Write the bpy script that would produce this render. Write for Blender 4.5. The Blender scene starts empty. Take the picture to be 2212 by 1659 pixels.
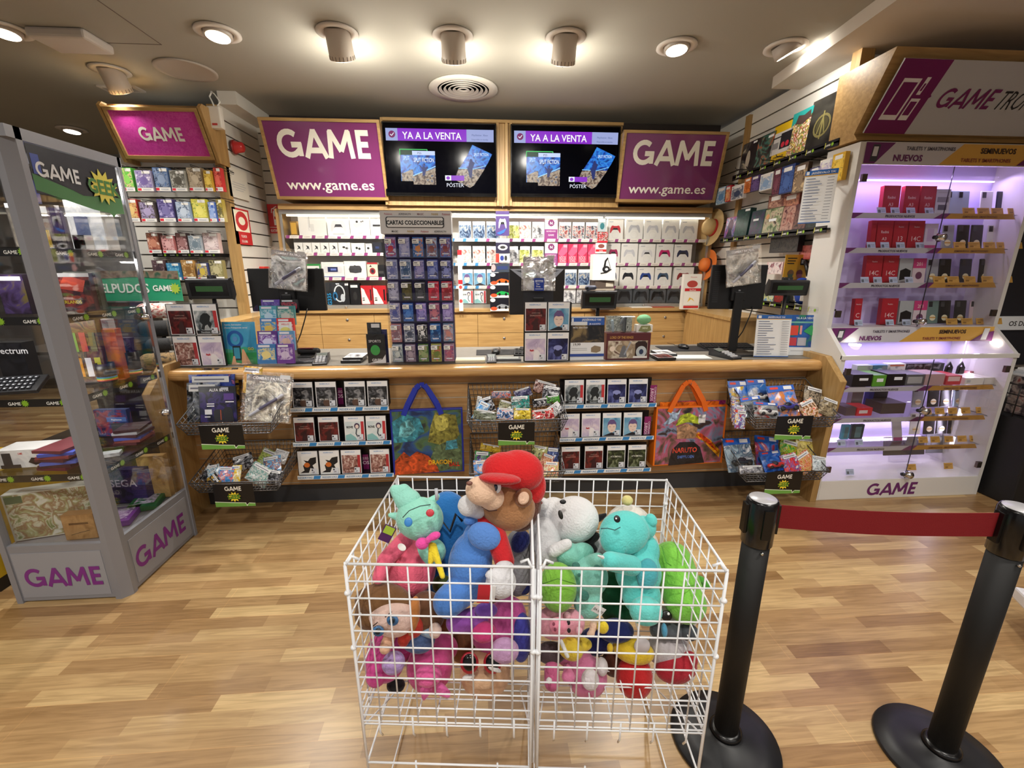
import bpy, math, random
from mathutils import Vector, Matrix
random.seed(7)
S = bpy.context.scene; COL = S.collection
PI = math.pi
# ------------------------------------------------------------ camera
FPX, CX, CY, PITCH, YAW, EYE = 950., 1106., 829.5, math.radians(14.9), math.radians(4.0), 1.62
cam = bpy.data.objects.new('camera', bpy.data.cameras.new('camera')); COL.objects.link(cam)
cam.location = (0, 0, EYE); cam.rotation_euler = (PI/2-PITCH, 0, -YAW)
cam.data.sensor_fit = 'HORIZONTAL'; cam.data.sensor_width = 36; cam.data.lens = 36*FPX/2212
cam.data.clip_start = .05
S.camera = cam
S.view_settings.view_transform = 'Standard'; S.view_settings.look = 'None'
S.view_settings.gamma = 1; S.view_settings.use_curve_mapping = False
S.view_settings.exposure = 0.0
# ------------------------------------------------------------ world: the rest of the lit store behind the camera
W = bpy.data.worlds.new('world'); S.world = W; W.use_nodes = True
W.node_tree.nodes['Background'].inputs[0].default_value = (1.0, .95, .9, 1)
W.node_tree.nodes['Background'].inputs[1].default_value = .36
# large store lights: rows of ceiling luminaires behind the camera
def area(name, loc, rot, sx, sy, power, col=(1, .96, .9)):
    l = bpy.data.lights.new(name, 'AREA'); l.shape = 'RECTANGLE'; l.size = sx; l.size_y = sy; l.energy = power; l.color = col
    o = bpy.data.objects.new(name, l); o.location = loc; o.rotation_euler = rot; COL.objects.link(o); return o
def spot(name, loc, tgt, power, ang=110, blend=.7, r=.05, col=(1, .955, .88)):
    l = bpy.data.lights.new(name, 'SPOT'); l.energy = power; l.spot_size = math.radians(ang); l.spot_blend = blend
    l.shadow_soft_size = r; l.color = col
    o = bpy.data.objects.new(name, l); o.location = loc
    o.rotation_euler = (Vector(tgt)-Vector(loc)).to_track_quat('-Z', 'Y').to_euler(); COL.objects.link(o); return o
for i, x in enumerate((-3.2, -1.6, 0, 1.6, 3.2)):
    spot('unseen_store_spot', (x, .1, 2.98), (x*.9, 1.3, 0), 82, 120, .8, .09)
    spot('unseen_store_spot', (x, -2.2, 2.98), (x*.9, -1.2, 0), 60, 120, .8, .09)
for x, y in ((1.9, .9), (3.0, 1.3)): spot('unseen_store_spot', (x, y, 2.9), (x, y+.5, 0), 48, 120, .8, .09)  # extra unseen spots, added to brighten the floor on the right
# ------------------------------------------------------------ pixel rays of the 2212x1659 frame -> world points on real planes
_cp, _sp, _cw, _sw = math.cos(PITCH), math.sin(PITCH), math.cos(YAW), math.sin(YAW)
def ray(px, py):
    u = (px-CX)/FPX; v = (py-CY)/FPX; f = _cp-v*_sp; z = -_sp-v*_cp
    return Vector((u*_cw+f*_sw, f*_cw-u*_sw, z))
def PY(px, py, y):
    d = ray(px, py); return d*(y/d.y)+Vector((0, 0, EYE))
def PX(px, py, x):
    d = ray(px, py); return d*(x/d.x)+Vector((0, 0, EYE))
def PZ(px, py, z):
    d = ray(px, py); return d*((z-EYE)/d.z)+Vector((0, 0, EYE))
def depth(p):
    return (p.x*_sw+p.y*_cw)*_cp-(p.z-EYE)*_sp
def rect(x0, y0, x1, y1, Y):
    xm, ym = (x0+x1)/2, (y0+y1)/2
    return PY(x0, ym, Y).x, PY(x1, ym, Y).x, PY(xm, y1, Y).z, PY(xm, y0, Y).z
# ------------------------------------------------------------ materials
_m = {}
def lin(h):
    h = h.lstrip('#'); h = ''.join(x*2 for x in h) if len(h) == 3 else h; c = [int(h[i:i+2], 16)/255 for i in (0, 2, 4)]
    return tuple((x/12.92 if x <= .04045 else ((x+.055)/1.055)**2.4) for x in c)+(1,)
def M(h, r=.5, metal=0., bump=0., bs=200., coat=0., sheen=0., em=0., name=None):
    k = (h, r, metal, bump, bs, coat, sheen, em)
    if k in _m: return _m[k]
    m = bpy.data.materials.new(name or 'surface_'+h.strip('#')); m.use_nodes = True
    n = m.node_tree; b = n.nodes['Principled BSDF']
    b.inputs['Base Color'].default_value = lin(h); b.inputs['Roughness'].default_value = r; b.inputs['Metallic'].default_value = metal
    if coat: b.inputs['Coat Weight'].default_value = coat; b.inputs['Coat Roughness'].default_value = .08
    if sheen: b.inputs['Sheen Weight'].default_value = sheen; b.inputs['Sheen Roughness'].default_value = .4
    if em: b.inputs['Base Color'].default_value = (.01, .01, .01, 1); b.inputs['Specular IOR Level'].default_value = .1; b.inputs['Emission Color'].default_value = lin(h); b.inputs['Emission Strength'].default_value = em
    tc = n.nodes.new('ShaderNodeTexCoord'); t = n.nodes.new('ShaderNodeTexNoise'); t.inputs['Scale'].default_value = bs if bump else 30
    n.links.new(tc.outputs['Object'], t.inputs['Vector'])
    if bump:
        bp = n.nodes.new('ShaderNodeBump'); bp.inputs['Strength'].default_value = bump; bp.inputs['Distance'].default_value = .004
        n.links.new(t.outputs['Fac'], bp.inputs['Height']); n.links.new(bp.outputs[0], b.inputs['Normal'])
    elif not em:
        mr = n.nodes.new('ShaderNodeMapRange'); mr.inputs['To Min'].default_value = max(0, r-.05); mr.inputs['To Max'].default_value = min(1, r+.05)
        n.links.new(t.outputs['Fac'], mr.inputs['Value']); n.links.new(mr.outputs[0], b.inputs['Roughness'])
    _m[k] = m; return m
def art(seed, cols, scale=22, r=.3, em=0, stretch=(1, 1, 1), soft=.06, det=4):
    k = ('art', seed, cols, scale, em)
    if k in _m: return _m[k]
    m = bpy.data.materials.new('printed_art'); m.use_nodes = True; n = m.node_tree; b = n.nodes['Principled BSDF']
    tc = n.nodes.new('ShaderNodeTexCoord'); mp = n.nodes.new('ShaderNodeMapping'); mp.inputs['Location'].default_value = (seed*1.7, seed*.9, seed*2.3)
    mp.inputs['Scale'].default_value = stretch
    t = n.nodes.new('ShaderNodeTexNoise'); t.inputs['Scale'].default_value = scale; t.inputs['Detail'].default_value = det; t.inputs['Distortion'].default_value = 1.2
    rp = n.nodes.new('ShaderNodeValToRGB'); cs = cols.split(); e = rp.color_ramp.elements
    N = len(cs); pos = [.36+.3*i/(N-1) for i in range(N)]
    e[0].position = pos[0]; e[0].color = lin(cs[0]); e[1].position = pos[-1]; e[1].color = lin(cs[-1])
    for i in range(1, N-1): q = e.new(pos[i]); q.color = lin(cs[i])
    n.links.new(tc.outputs['Object'], mp.inputs[0]); n.links.new(mp.outputs[0], t.inputs['Vector']); n.links.new(t.outputs['Fac'], rp.inputs[0])
    n.links.new(rp.outputs[0], b.inputs['Base Color']); b.inputs['Roughness'].default_value = r
    if em:
        n.links.remove(b.inputs['Base Color'].links[0]); b.inputs['Base Color'].default_value = (.01, .01, .01, 1); b.inputs['Specular IOR Level'].default_value = .1
        n.links.new(rp.outputs[0], b.inputs['Emission Color']); b.inputs['Emission Strength'].default_value = em
    _m[k] = m; return m
def wood(name, c1, c2, r=.35, axis='X', scale=3.):
    if name in _m: return _m[name]
    m = bpy.data.materials.new(name); m.use_nodes = True; n = m.node_tree; b = n.nodes['Principled BSDF']
    tc = n.nodes.new('ShaderNodeTexCoord'); mp = n.nodes.new('ShaderNodeMapping')
    s = {'X': (1, 14, 14), 'Y': (14, 1, 14), 'Z': (14, 14, 1)}[axis]; mp.inputs['Scale'].default_value = s
    t = n.nodes.new('ShaderNodeTexNoise'); t.inputs['Scale'].default_value = scale; t.inputs['Detail'].default_value = 6; t.inputs['Distortion'].default_value = .8
    rp = n.nodes.new('ShaderNodeValToRGB'); e = rp.color_ramp.elements
    e[0].position = .35; e[0].color = lin(c1); e[1].position = .68; e[1].color = lin(c2)
    n.links.new(tc.outputs['Object'], mp.inputs[0]); n.links.new(mp.outputs[0], t.inputs['Vector']); n.links.new(t.outputs['Fac'], rp.inputs[0])
    n.links.new(rp.outputs[0], b.inputs['Base Color']); b.inputs['Roughness'].default_value = r
    _m[name] = m; return m
def glass(name, tint=(1, 1, 1, 1), refl=.06, rough=.02):
    if name in _m: return _m[name]
    m = bpy.data.materials.new(name); m.use_nodes = True; n = m.node_tree; n.nodes.remove(n.nodes['Principled BSDF'])
    out = n.nodes['Material Output']; t = n.nodes.new('ShaderNodeBsdfTransparent'); t.inputs[0].default_value = tint
    g = n.nodes.new('ShaderNodeBsdfGlossy'); g.inputs['Roughness'].default_value = rough
    lw = n.nodes.new('ShaderNodeLayerWeight'); lw.inputs[0].default_value = .25
    mr = n.nodes.new('ShaderNodeMapRange'); mr.inputs['To Min'].default_value = refl*.5; mr.inputs['To Max'].default_value = .16
    mx = n.nodes.new('ShaderNodeMixShader'); n.links.new(lw.outputs['Fresnel'], mr.inputs['Value']); n.links.new(mr.outputs[0], mx.inputs[0])
    n.links.new(t.outputs[0], mx.inputs[1]); n.links.new(g.outputs[0], mx.inputs[2]); n.links.new(mx.outputs[0], out.inputs['Surface'])
    _m[name] = m; return m
def film(name='clear_bag_film', base=.25):
    m = bpy.data.materials.new(name); m.use_nodes = True; n = m.node_tree; n.nodes.remove(n.nodes['Principled BSDF']); out = n.nodes['Material Output']
    tc = n.nodes.new('ShaderNodeTexCoord'); t = n.nodes.new('ShaderNodeTexNoise'); t.inputs['Scale'].default_value = 11; t.inputs['Detail'].default_value = 4; t.inputs['Distortion'].default_value = 2.5
    bp = n.nodes.new('ShaderNodeBump'); bp.inputs['Strength'].default_value = 1; bp.inputs['Distance'].default_value = .05
    tr = n.nodes.new('ShaderNodeBsdfTransparent'); tr.inputs[0].default_value = (.88, .88, .88, 1); g = n.nodes.new('ShaderNodeBsdfGlossy'); g.inputs['Roughness'].default_value = .12
    g.inputs[0].default_value = (base, base, base, 1); mx = n.nodes.new('ShaderNodeAddShader')
    n.links.new(tc.outputs['Object'], t.inputs['Vector']); n.links.new(t.outputs['Fac'], bp.inputs['Height']); n.links.new(bp.outputs[0], g.inputs['Normal'])
    n.links.new(tr.outputs[0], mx.inputs[0]); n.links.new(g.outputs[0], mx.inputs[1]); n.links.new(mx.outputs[0], out.inputs['Surface'])
    return m
WH, BK, GY = '#f2f2ee', '#0c0c0e', '#8c8c90'
PUR, MAG, GREEN, YEL, BLUE, RED = '#7a2a6e', '#d0359a', '#5aa033', '#ffe23c', '#2a78c8', '#c8232c'
OAK = wood('oak_veneer', '#a3814f', '#bb9862', .4, 'X'); OAKZ = wood('oak_veneer_upright', '#a3814f', '#bb9862', .4, 'Z')
GLS = glass('clear_glass'); CHROME = M('#d8d8da', .15, 1.); STEEL = M('#a2a3a6', .35, .85); WIRE = M('#76777a', .3, .8)
# ------------------------------------------------------------ mesh builder
_txt = {}
def textmesh(s, bold):
    k = (s, bold)
    if k not in _txt:
        c = bpy.data.curves.new('lettering', 'FONT'); c.body = s; c.align_x = 'CENTER'; c.size = 1; c.resolution_u = 2; c.offset = bold
        o = bpy.data.objects.new('lettering', c); me = o.to_mesh()
        _txt[k] = ([v.co.copy() for v in me.vertices], [tuple(p.vertices) for p in me.polygons]); o.to_mesh_clear(); bpy.data.objects.remove(o)
    return _txt[k]
class MB:
    def __init__(s): s.v = []; s.f = []; s.mi = []; s.sm = []; s.ms = []; s.T = None
    def add(s, vs, fs, mat, smooth=False):
        if mat not in s.ms: s.ms.append(mat)
        i = s.ms.index(mat); o = len(s.v)
        s.v += [(s.T @ Vector(v)) if s.T else Vector(v) for v in vs]
        for f in fs: s.f.append(tuple(a+o for a in f)); s.mi.append(i); s.sm.append(smooth)
        return s
    def box(s, x0, x1, y0, y1, z0, z1, m):
        return s.add([(x0, y0, z0), (x1, y0, z0), (x1, y1, z0), (x0, y1, z0), (x0, y0, z1), (x1, y0, z1), (x1, y1, z1), (x0, y1, z1)],
                     [(0, 3, 2, 1), (4, 5, 6, 7), (0, 1, 5, 4), (1, 2, 6, 5), (2, 3, 7, 6), (3, 0, 4, 7)], m)
    def quad(s, a, b, c, d, m): return s.add([a, b, c, d], [(0, 1, 2, 3)], m)
    def poly(s, pts, y, m, thick=0):
        n = len(pts); vs = [(p[0], y, p[1]) for p in pts]; fs = [tuple(range(n))]
        ar = sum(pts[i][0]*pts[(i+1) % n][1]-pts[(i+1) % n][0]*pts[i][1] for i in range(n))
        if ar < 0: fs = [tuple(reversed(range(n)))]
        if thick:
            vs += [(p[0], y+thick, p[1]) for p in pts]; fs.append(tuple(i+n for i in reversed(fs[0])))
            fs += [(i, i+n, (i+1) % n+n, (i+1) % n) if ar > 0 else (i, (i+1) % n, (i+1) % n+n, i+n) for i in range(n)]
        return s.add(vs, fs, m)
    def prism(s, prof, x0, x1, m):          # profile (y,z) extruded along x
        n = len(prof); vs = [(x0, p[0], p[1]) for p in prof]+[(x1, p[0], p[1]) for p in prof]
        ar = sum(prof[i][0]*prof[(i+1) % n][1]-prof[(i+1) % n][0]*prof[i][1] for i in range(n))
        q = list(range(n)) if ar < 0 else list(reversed(range(n)))
        fs = [tuple(q), tuple(i+n for i in reversed(q))]
        fs += [(q[i], q[i]+n, q[(i+1) % n]+n, q[(i+1) % n])[::-1] for i in range(n)]
        return s.add(vs, fs, m)
    def tube(s, pts, r, m, n=6, closed=False, rs=None):
        P = [Vector(p) for p in pts]; N = len(P); vs = []; up = None
        for i, p in enumerate(P):
            a = P[i-1] if (i or closed) else P[0]; b = P[(i+1) % N] if (i < N-1 or closed) else P[-1]
            d = (b-a); d = d.normalized() if d.length else Vector((0, 0, 1))
            if up is None: up = Vector((0, 0, 1)) if abs(d.z) < .9 else Vector((1, 0, 0))
            x = d.cross(up).normalized(); up = x.cross(d).normalized(); q = rs[i] if rs else r
            vs += [p+(x*math.cos(2*PI*k/n)+up*math.sin(2*PI*k/n))*q for k in range(n)]
        fs = []
        for i in range(N if closed else N-1):
            j = (i+1) % N
            fs += [(i*n+k, i*n+(k+1) % n, j*n+(k+1) % n, j*n+k) for k in range(n)]
        if not closed: fs += [tuple(reversed(range(n))), tuple((N-1)*n+k for k in range(n))]
        return s.add(vs, fs, m, True)
    def lathe(s, prof, m, n=32, c=(0, 0, 0), smooth=True, cap=True):   # (r,z) around z
        vs = []; fs = []
        for r, z in prof: vs += [(c[0]+r*math.cos(2*PI*k/n), c[1]+r*math.sin(2*PI*k/n), c[2]+z) for k in range(n)]
        for i in range(len(prof)-1): fs += [(i*n+k, i*n+(k+1) % n, (i+1)*n+(k+1) % n, (i+1)*n+k) for k in range(n)]
        if cap and (abs(prof[0][0]-prof[-1][0])+abs(prof[0][1]-prof[-1][1])) > 1e-6: fs += [tuple(reversed(range(n))), tuple((len(prof)-1)*n+k for k in range(n))]
        return s.add(vs, fs, m, smooth)
    def ell(s, c, r, m, n=20, rot=None):
        if isinstance(r, (int, float)): r = (r, r, r)
        h = n//2; vs = [(0, 0, 1)]; fs = []
        for i in range(1, h):
            a = PI*i/h; vs += [(math.sin(a)*math.cos(2*PI*k/n), math.sin(a)*math.sin(2*PI*k/n), math.cos(a)) for k in range(n)]
        vs.append((0, 0, -1)); L = len(vs)-1
        fs += [(0, 1+k, 1+(k+1) % n) for k in range(n)]
        for i in range(h-2): fs += [(1+i*n+k, 1+(i+1)*n+k, 1+(i+1)*n+(k+1) % n, 1+i*n+(k+1) % n) for k in range(n)]
        fs += [(L, 1+(h-2)*n+(k+1) % n, 1+(h-2)*n+k) for k in range(n)]
        R = rot or Matrix.Identity(3); c = Vector(c)
        return s.add([c+R @ Vector((v[0]*r[0], v[1]*r[1], v[2]*r[2])) for v in vs], fs, m, True)
    def limb(s, a, b, r0, r1, m, n=16):
        a, b = Vector(a), Vector(b); d = (b-a); L = d.length; d.normalize(); P = []; R = []
        for k in range(5): t = PI/2*(1-k/4); P.append(a-d*r0*math.sin(t)); R.append(max(r0*math.cos(t), .0005))
        for k in range(5): t = PI/2*k/4; P.append(b+d*r1*math.sin(t)); R.append(max(r1*math.cos(t), .0005))
        return s.tube(P, 0, m, n, rs=R)
    def text(s, t, x, z, size, y, m, bold=.0, sx=1., al='c', shear=0.):
        vs, fs = textmesh(t, bold); xs = [v.x for v in vs] or [0]
        o = {'c': 0, 'l': -min(xs), 'r': -max(xs)}[al]
        return s.add([(x+((v.x+o)*sx+v.y*shear)*size, y, z+v.y*size) for v in vs], fs, m)
    def stroke(s, pts, w, y, m, closed=False):
        for a, b in zip(pts, pts[1:]):
            a, b = Vector(a), Vector(b); d = (b-a).normalized(); q = Vector((-d.y, d.x))*w/2; e = d*w*.12
            y -= .00004; s.poly([tuple(a-q-e), tuple(b-q+e), tuple(b+q+e), tuple(a+q-e)], y, m)
    def game(s, x, z, h, y, m, wd=.19, shear=0., sx=.86):     # the bold GAME lettering, centred
        u = h; W = 3.93*sx
        def P(px, pz): return (x+((px*sx)-W/2+pz*shear)*u, z+pz*u)
        yy = [y]
        def rib(cpts):
            n = len(cpts); L = []; R = []
            for i in range(n):
                a = Vector(cpts[max(i-1, 0)]); b = Vector(cpts[min(i+1, n-1)]); d = (b-a).normalized(); q = Vector((-d.y, d.x))*wd/2
                L.append(Vector(cpts[i])+q); R.append(Vector(cpts[i])-q)
            yy[0] -= .00012
            for i in range(n-1): s.poly([P(*L[i]), P(*L[i+1]), P(*R[i+1]), P(*R[i])], yy[0], m)
        e = wd/2; yy[0] = y
        arc = [(.52+(.52-e)*math.cos(t), .5+(.5-e)*math.sin(t)) for t in [math.radians(48+i*(322-48)/16) for i in range(17)]]
        rib(arc+[(.93, .2)]); rib([(.93, .06), (.93, .52)]); rib([(.58, .46), (1.02, .46)])
        rib([(1.17, 0), (1.6, .97)]); rib([(1.6, .97), (2.03, 0)]); rib([(1.33, .27), (1.87, .27)]); s.poly([P(1.51, .9), P(1.69, .9), P(1.66, 1), P(1.54, 1)], yy[0]-.0001, m)
        rib([(2.2, 0), (2.3, .95)]); rib([(2.3, .95), (2.68, .25)]); rib([(2.68, .25), (3.06, .95)]); rib([(3.06, .95), (3.16, 0)])
        s.poly([P(2.21, .9), P(2.4, .9), P(2.37, 1), P(2.24, 1)], yy[0]-.0001, m); s.poly([P(2.96, .9), P(3.15, .9), P(3.12, 1), P(2.99, 1)], yy[0]-.0001, m)
        rib([(3.38+e, 0), (3.38+e, 1)]); rib([(3.38, 1-e), (3.93, 1-e)]); rib([(3.38, .5), (3.88, .5)]); rib([(3.38, e), (3.93, e)])
    def star(s, cx, cz, r0, r1, n, y, m, sx=1., ph=.15):
        s.poly([(cx+sx*(r1 if i % 2 else r0)*math.cos(PI*i/n+ph), cz+(r1 if i % 2 else r0)*math.sin(PI*i/n+ph)) for i in range(2*n)], y, m)
    def geek(s, x, z, h, y, sx=1.):        # yellow starburst with the green word
        s.star(x, z, h*.55, h*.33, 11, y, M(YEL, .4), sx*1.15)
        s.text('GEEK', x+.02*h, z-h*.2, h*.62, y-.0006, M('#12240c', .5), .05, .78*sx); s.text('GEEK', x, z-h*.2, h*.62, y-.0012, M('#5c9c28', .5), .012, .78*sx)
    def deco(s, w, h, spec, y=0, st=.0005):
        """flat print on the face turned to -Y, in fractions of width and height, bottom left origin at (-w/2,0)"""
        X = lambda a: -w/2+a*w
        Zz = lambda a: a*h
        for k, q in enumerate(spec):
            yy = y-st*(k+1); t = q[0]
            if t == 'r': s.poly([(X(q[1]), Zz(q[2])), (X(q[3]), Zz(q[2])), (X(q[3]), Zz(q[4])), (X(q[1]), Zz(q[4]))], yy, q[5])
            elif t == 'e': s.poly([(X(q[1])+q[3]*w*math.cos(2*PI*i/20), Zz(q[2])+q[4]*h*math.sin(2*PI*i/20)) for i in range(20)], yy, q[5])
            elif t == 'o':
                P = [(X(q[1])+q[3]*w*math.cos(2*PI*i/20), Zz(q[2])+q[4]*h*math.sin(2*PI*i/20)) for i in range(21)]
                s.stroke(P, q[6]*w, yy, q[5])
            elif t == 'p': s.poly([(X(a), Zz(b)) for a, b in q[1]], yy, q[2])
            elif t == 's': s.stroke([(X(a), Zz(b)) for a, b in q[1]], q[2]*w, yy, q[3])
            elif t == 't': s.text(q[1], X(q[2]), Zz(q[3]), q[4]*h, yy, q[5], q[6] if len(q) > 6 else 0, q[7] if len(q) > 7 else 1, q[8] if len(q) > 8 else 'c')
            elif t == 'g': s.game(X(q[1]), Zz(q[2]), q[3]*h, yy, q[4])
            elif t == 'k': s.geek(X(q[1]), Zz(q[2]), q[3]*h, yy)
            elif t == '*': s.star(X(q[1]), Zz(q[2]), q[3]*h, q[4]*h, q[5], yy, q[6])
        return s
    def build(s, name, parent=None, loc=None, rot=None, bevel=0, kind=None):
        me = bpy.data.meshes.new(name); me.from_pydata([tuple(v) for v in s.v], [], s.f)
        for m in s.ms: me.materials.append(m)
        me.polygons.foreach_set('material_index', s.mi); me.polygons.foreach_set('use_smooth', s.sm); me.update()
        o = bpy.data.objects.new(name, me); COL.objects.link(o)
        if parent: o.parent = parent
        if loc is not None: o.location = loc
        if rot is not None: o.rotation_euler = rot
        if bevel:
            b = o.modifiers.new('bevel', 'BEVEL'); b.width = bevel; b.segments = 2; b.limit_method = 'ANGLE'
        if kind: o['kind'] = kind
        return o
def tag(o, label, cat, group=None, kind=None):
    for a, b in ((' from the left on the ', ' from left, '), (' of the upper showcase', ', upper showcase'), (' of the lower showcase', ', lower showcase'), ('in the front row of the top', 'front row, top'), ('in the back row of the top', 'back row, top')): label = label.replace(a, b)
    if len(label.split()) > 16: label = label.replace(' the ', ' ')
    o['label'] = label; o['category'] = cat
    if group: o['group'] = group
    if kind: o['kind'] = kind
    return o
def empty(name, loc=(0, 0, 0), rz=0):
    o = bpy.data.objects.new(name, None); o.location = loc; o.rotation_euler = (0, 0, rz); COL.objects.link(o); return o
def dup(o, parent=None):
    c = o.copy(); COL.objects.link(c)
    if parent: c.parent = parent
    for ch in list(o.children): dup(ch, c)
    return c
class Proto:
    """a kind of product: the first placing moves the original, later ones copy it with its parts"""
    def __init__(s, make): s.make = make; s.o = None
    def put(s, loc, rot, label, cat, group=None):
        if s.o is None: o = s.o = s.make()
        else: o = dup(s.o)
        o.location = loc; o.rotation_euler = rot if not isinstance(rot, (int, float)) else (0, 0, rot)
        return tag(o, label, cat, group)
ORD = 'first second third fourth fifth sixth seventh eighth ninth tenth eleventh twelfth'.split()
def pack(name, w, h, d, side, spec, sticker=None, extra=None):
    """a boxed or carded product: body with printed front, plus its price sticker as a part"""
    mb = MB(); mb.box(-w/2, w/2, 0, d, 0, h, side); mb.deco(w, h, spec)
    if extra: extra(mb)
    o = mb.build(name)
    if sticker:
        x, z, sw, sh = sticker; k = MB(); k.box(-sw*w/2, sw*w/2, -.0012, 0, 0, sh*h, M(WH, .5))
        k.deco(sw*w, sh*h, [('r', .1, .6, .6, .8, M('#556', .6)), ('r', .1, .2, .8, .35, M('#99a', .6))], -.0012, .0003)
        k.build('price_sticker', o, (-w/2+x*w, -.0065, z*h))
    return o
def simple(name, w, h, d, side, spec, loc, rot, label, cat, group=None, sticker=None):
    o = pack(name, w, h, d, side, spec, sticker); o.location = loc; o.rotation_euler = rot if not isinstance(rot, (int, float)) else (0, 0, rot)
    return tag(o, label, cat, group)
def atpx(x0, y0, x1, y1, Y):
    a, b, z0, z1 = rect(x0, y0, x1, y1, Y); return (a+b)/2, b-a, z0, z1-z0
# ============================================================ SETTING
def st(mb, name, **k): return mb.build(name, kind='structure', **k)
CEIL = 3.03
def floor_mat():
    m = bpy.data.materials.new('laminate_strip_floor'); m.use_nodes = True; n = m.node_tree; b = n.nodes['Principled BSDF']; L = n.links.new
    tc = n.nodes.new('ShaderNodeTexCoord')
    def brick(bw, rh, mortar, off):
        q = n.nodes.new('ShaderNodeTexBrick'); q.inputs['Scale'].default_value = 1; q.inputs['Brick Width'].default_value = bw; q.inputs['Row Height'].default_value = rh
        q.inputs['Mortar Size'].default_value = mortar; q.inputs['Mortar Smooth'].default_value = 0; q.offset = off; q.offset_frequency = 2
        L(tc.outputs['Object'], q.inputs['Vector']); return q
    q = brick(.44, .068, .0002, .37)
    q.inputs['Color1'].default_value = (0, 0, 0, 1); q.inputs['Color2'].default_value = (1, 1, 1, 1); q.inputs['Mortar'].default_value = (.5, .5, .5, 1)
    r = n.nodes.new('ShaderNodeValToRGB'); e = r.color_ramp.elements
    e[0].position = .0; e[0].color = lin('#96734c'); e[1].position = 1; e[1].color = lin('#d9ba88')
    for p, c in ((.3, '#b28f64'), (.55, '#bd9b6e'), (.8, '#c6a678')): w = e.new(p); w.color = lin(c)
    L(q.outputs['Color'], r.inputs[0])
    mp = n.nodes.new('ShaderNodeMapping'); mp.inputs['Scale'].default_value = (2.2, 34, 1); L(tc.outputs['Object'], mp.inputs[0])
    t = n.nodes.new('ShaderNodeTexNoise'); t.inputs['Scale'].default_value = 1.8; t.inputs['Detail'].default_value = 7; t.inputs['Distortion'].default_value = 1.1
    L(mp.outputs[0], t.inputs['Vector'])
    g = n.nodes.new('ShaderNodeValToRGB'); e = g.color_ramp.elements; e[0].position = .3; e[0].color = (.72, .68, .63, 1); e[1].position = .62; e[1].color = (1.04, 1.03, 1.02, 1)
    L(t.outputs['Fac'], g.inputs[0])
    mx = n.nodes.new('ShaderNodeMix'); mx.data_type = 'RGBA'; mx.blend_type = 'MULTIPLY'; mx.inputs[0].default_value = 1
    L(r.outputs[0], mx.inputs[6]); L(g.outputs[0], mx.inputs[7])
    s2 = brick(1.29, .204, .0012, .33); s2.inputs['Color1'].default_value = s2.inputs['Color2'].default_value = (.93, .93, .9, 1); s2.inputs['Mortar'].default_value = (1.15, 1.1, 1.0, 1)
    m2 = n.nodes.new('ShaderNodeMix'); m2.data_type = 'RGBA'; m2.blend_type = 'MULTIPLY'; m2.inputs[0].default_value = 1
    L(mx.outputs[2], m2.inputs[6]); L(s2.outputs['Color'], m2.inputs[7]); L(m2.outputs[2], b.inputs['Base Color'])
    b.inputs['Roughness'].default_value = .3; b.inputs['Specular IOR Level'].default_value = .5
    return m
f = MB(); f.box(-7, 6.5, -4.5, 7.5, -.1, 0, floor_mat()); st(f, 'floor')
PLASTER = M('#a3a096', .85, bump=.06, bs=18, name='ceiling_plaster')
c = MB(); c.box(-7, 6.5, -4.5, 7.5, CEIL, CEIL+.1, PLASTER); st(c, 'ceiling')
sf = MB(); P = [(2.27, 3.72), (2.05, 1.2), (1.8, -1.8), (6.4, -1.8), (6.4, 3.72)]
sf.add([(x, y, 2.95) for x, y in P]+[(x, y, CEIL+.01) for x, y in P], [(4, 3, 2, 1, 0), (5, 6, 7, 8, 9)]+[(i, (i+1) % 5, (i+1) % 5+5, i+5) for i in range(5)], M('#c9c0b4', .8)); st(sf, 'trim_1')
a = MB(); A = PZ(350, 97, CEIL-.001); B = PZ(262, 36, CEIL-.001)
a.box(A.x-.02-.62, A.x, A.y-.7, A.y-.695, CEIL-.002, CEIL, M('#6c625c', .9)); a.box(A.x-.005, A.x, A.y-.7, A.y, CEIL-.002, CEIL, M('#6c625c', .9)); a.box(A.x-.4, A.x, A.y-.004, A.y, CEIL-.002, CEIL, M('#6c625c', .9)); st(a, 'trim_2')
SLAT = M('#e2dfd8', .45, name='white_slat_board'); GRV = M('#4c443e', .8, name='slat_groove')
def slat(name, a, b, z0, z1, face, pitch=.118, mat=SLAT, gap=.012, thick=.016, kind='structure', parent=None, grv=None):
    """slat board between ground points a and b; face = unit normal towards the shop"""
    a, b = Vector((*a, 0)), Vector((*b, 0)); nrm = Vector((*face, 0)); mb = MB()
    def board(p0, p1, za, zb, th, off, m):
        q = [a-nrm*off, b-nrm*off, b-nrm*(off+th), a-nrm*(off+th)]
        if (b-a).cross(nrm).z > 0: q = [q[1], q[0], q[3], q[2]]
        vs = [v+Vector((0, 0, za)) for v in q]+[v+Vector((0, 0, zb)) for v in q]
        mb.add(vs, [(0, 3, 2, 1), (4, 5, 6, 7), (0, 1, 5, 4), (1, 2, 6, 5), (2, 3, 7, 6), (3, 0, 4, 7)], m)
    board(a, b, z0, z1, .05, thick, grv or GRV)
    z = z1
    while z > z0+.01: board(a, b, max(z0, z-pitch+gap), z, thick, 0, mat); z -= pitch
    o = mb.build(name, parent)
    if kind: o['kind'] = kind
    return o
slat('wall_right', (2.5, 3.12), (2.5, 4.97), 0, 2.99, (-1, 0))
slat('wall_alcove', (2.5, 3.13), (6.4, 3.13), 0, 2.96, (0, -1))
slat('wall_left', (-2.15, 4.3), (-2.15, 4.97), 0, 2.93, (1, 0), .112)
slat('wall_back', (-2.2, 4.95), (2.55, 4.95), 0, 2.99, (0, -1), .112)
slat('wall_front', (-3.0, 4.28), (-2.17, 4.28), 0, 2.9, (0, -1), .118)
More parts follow.
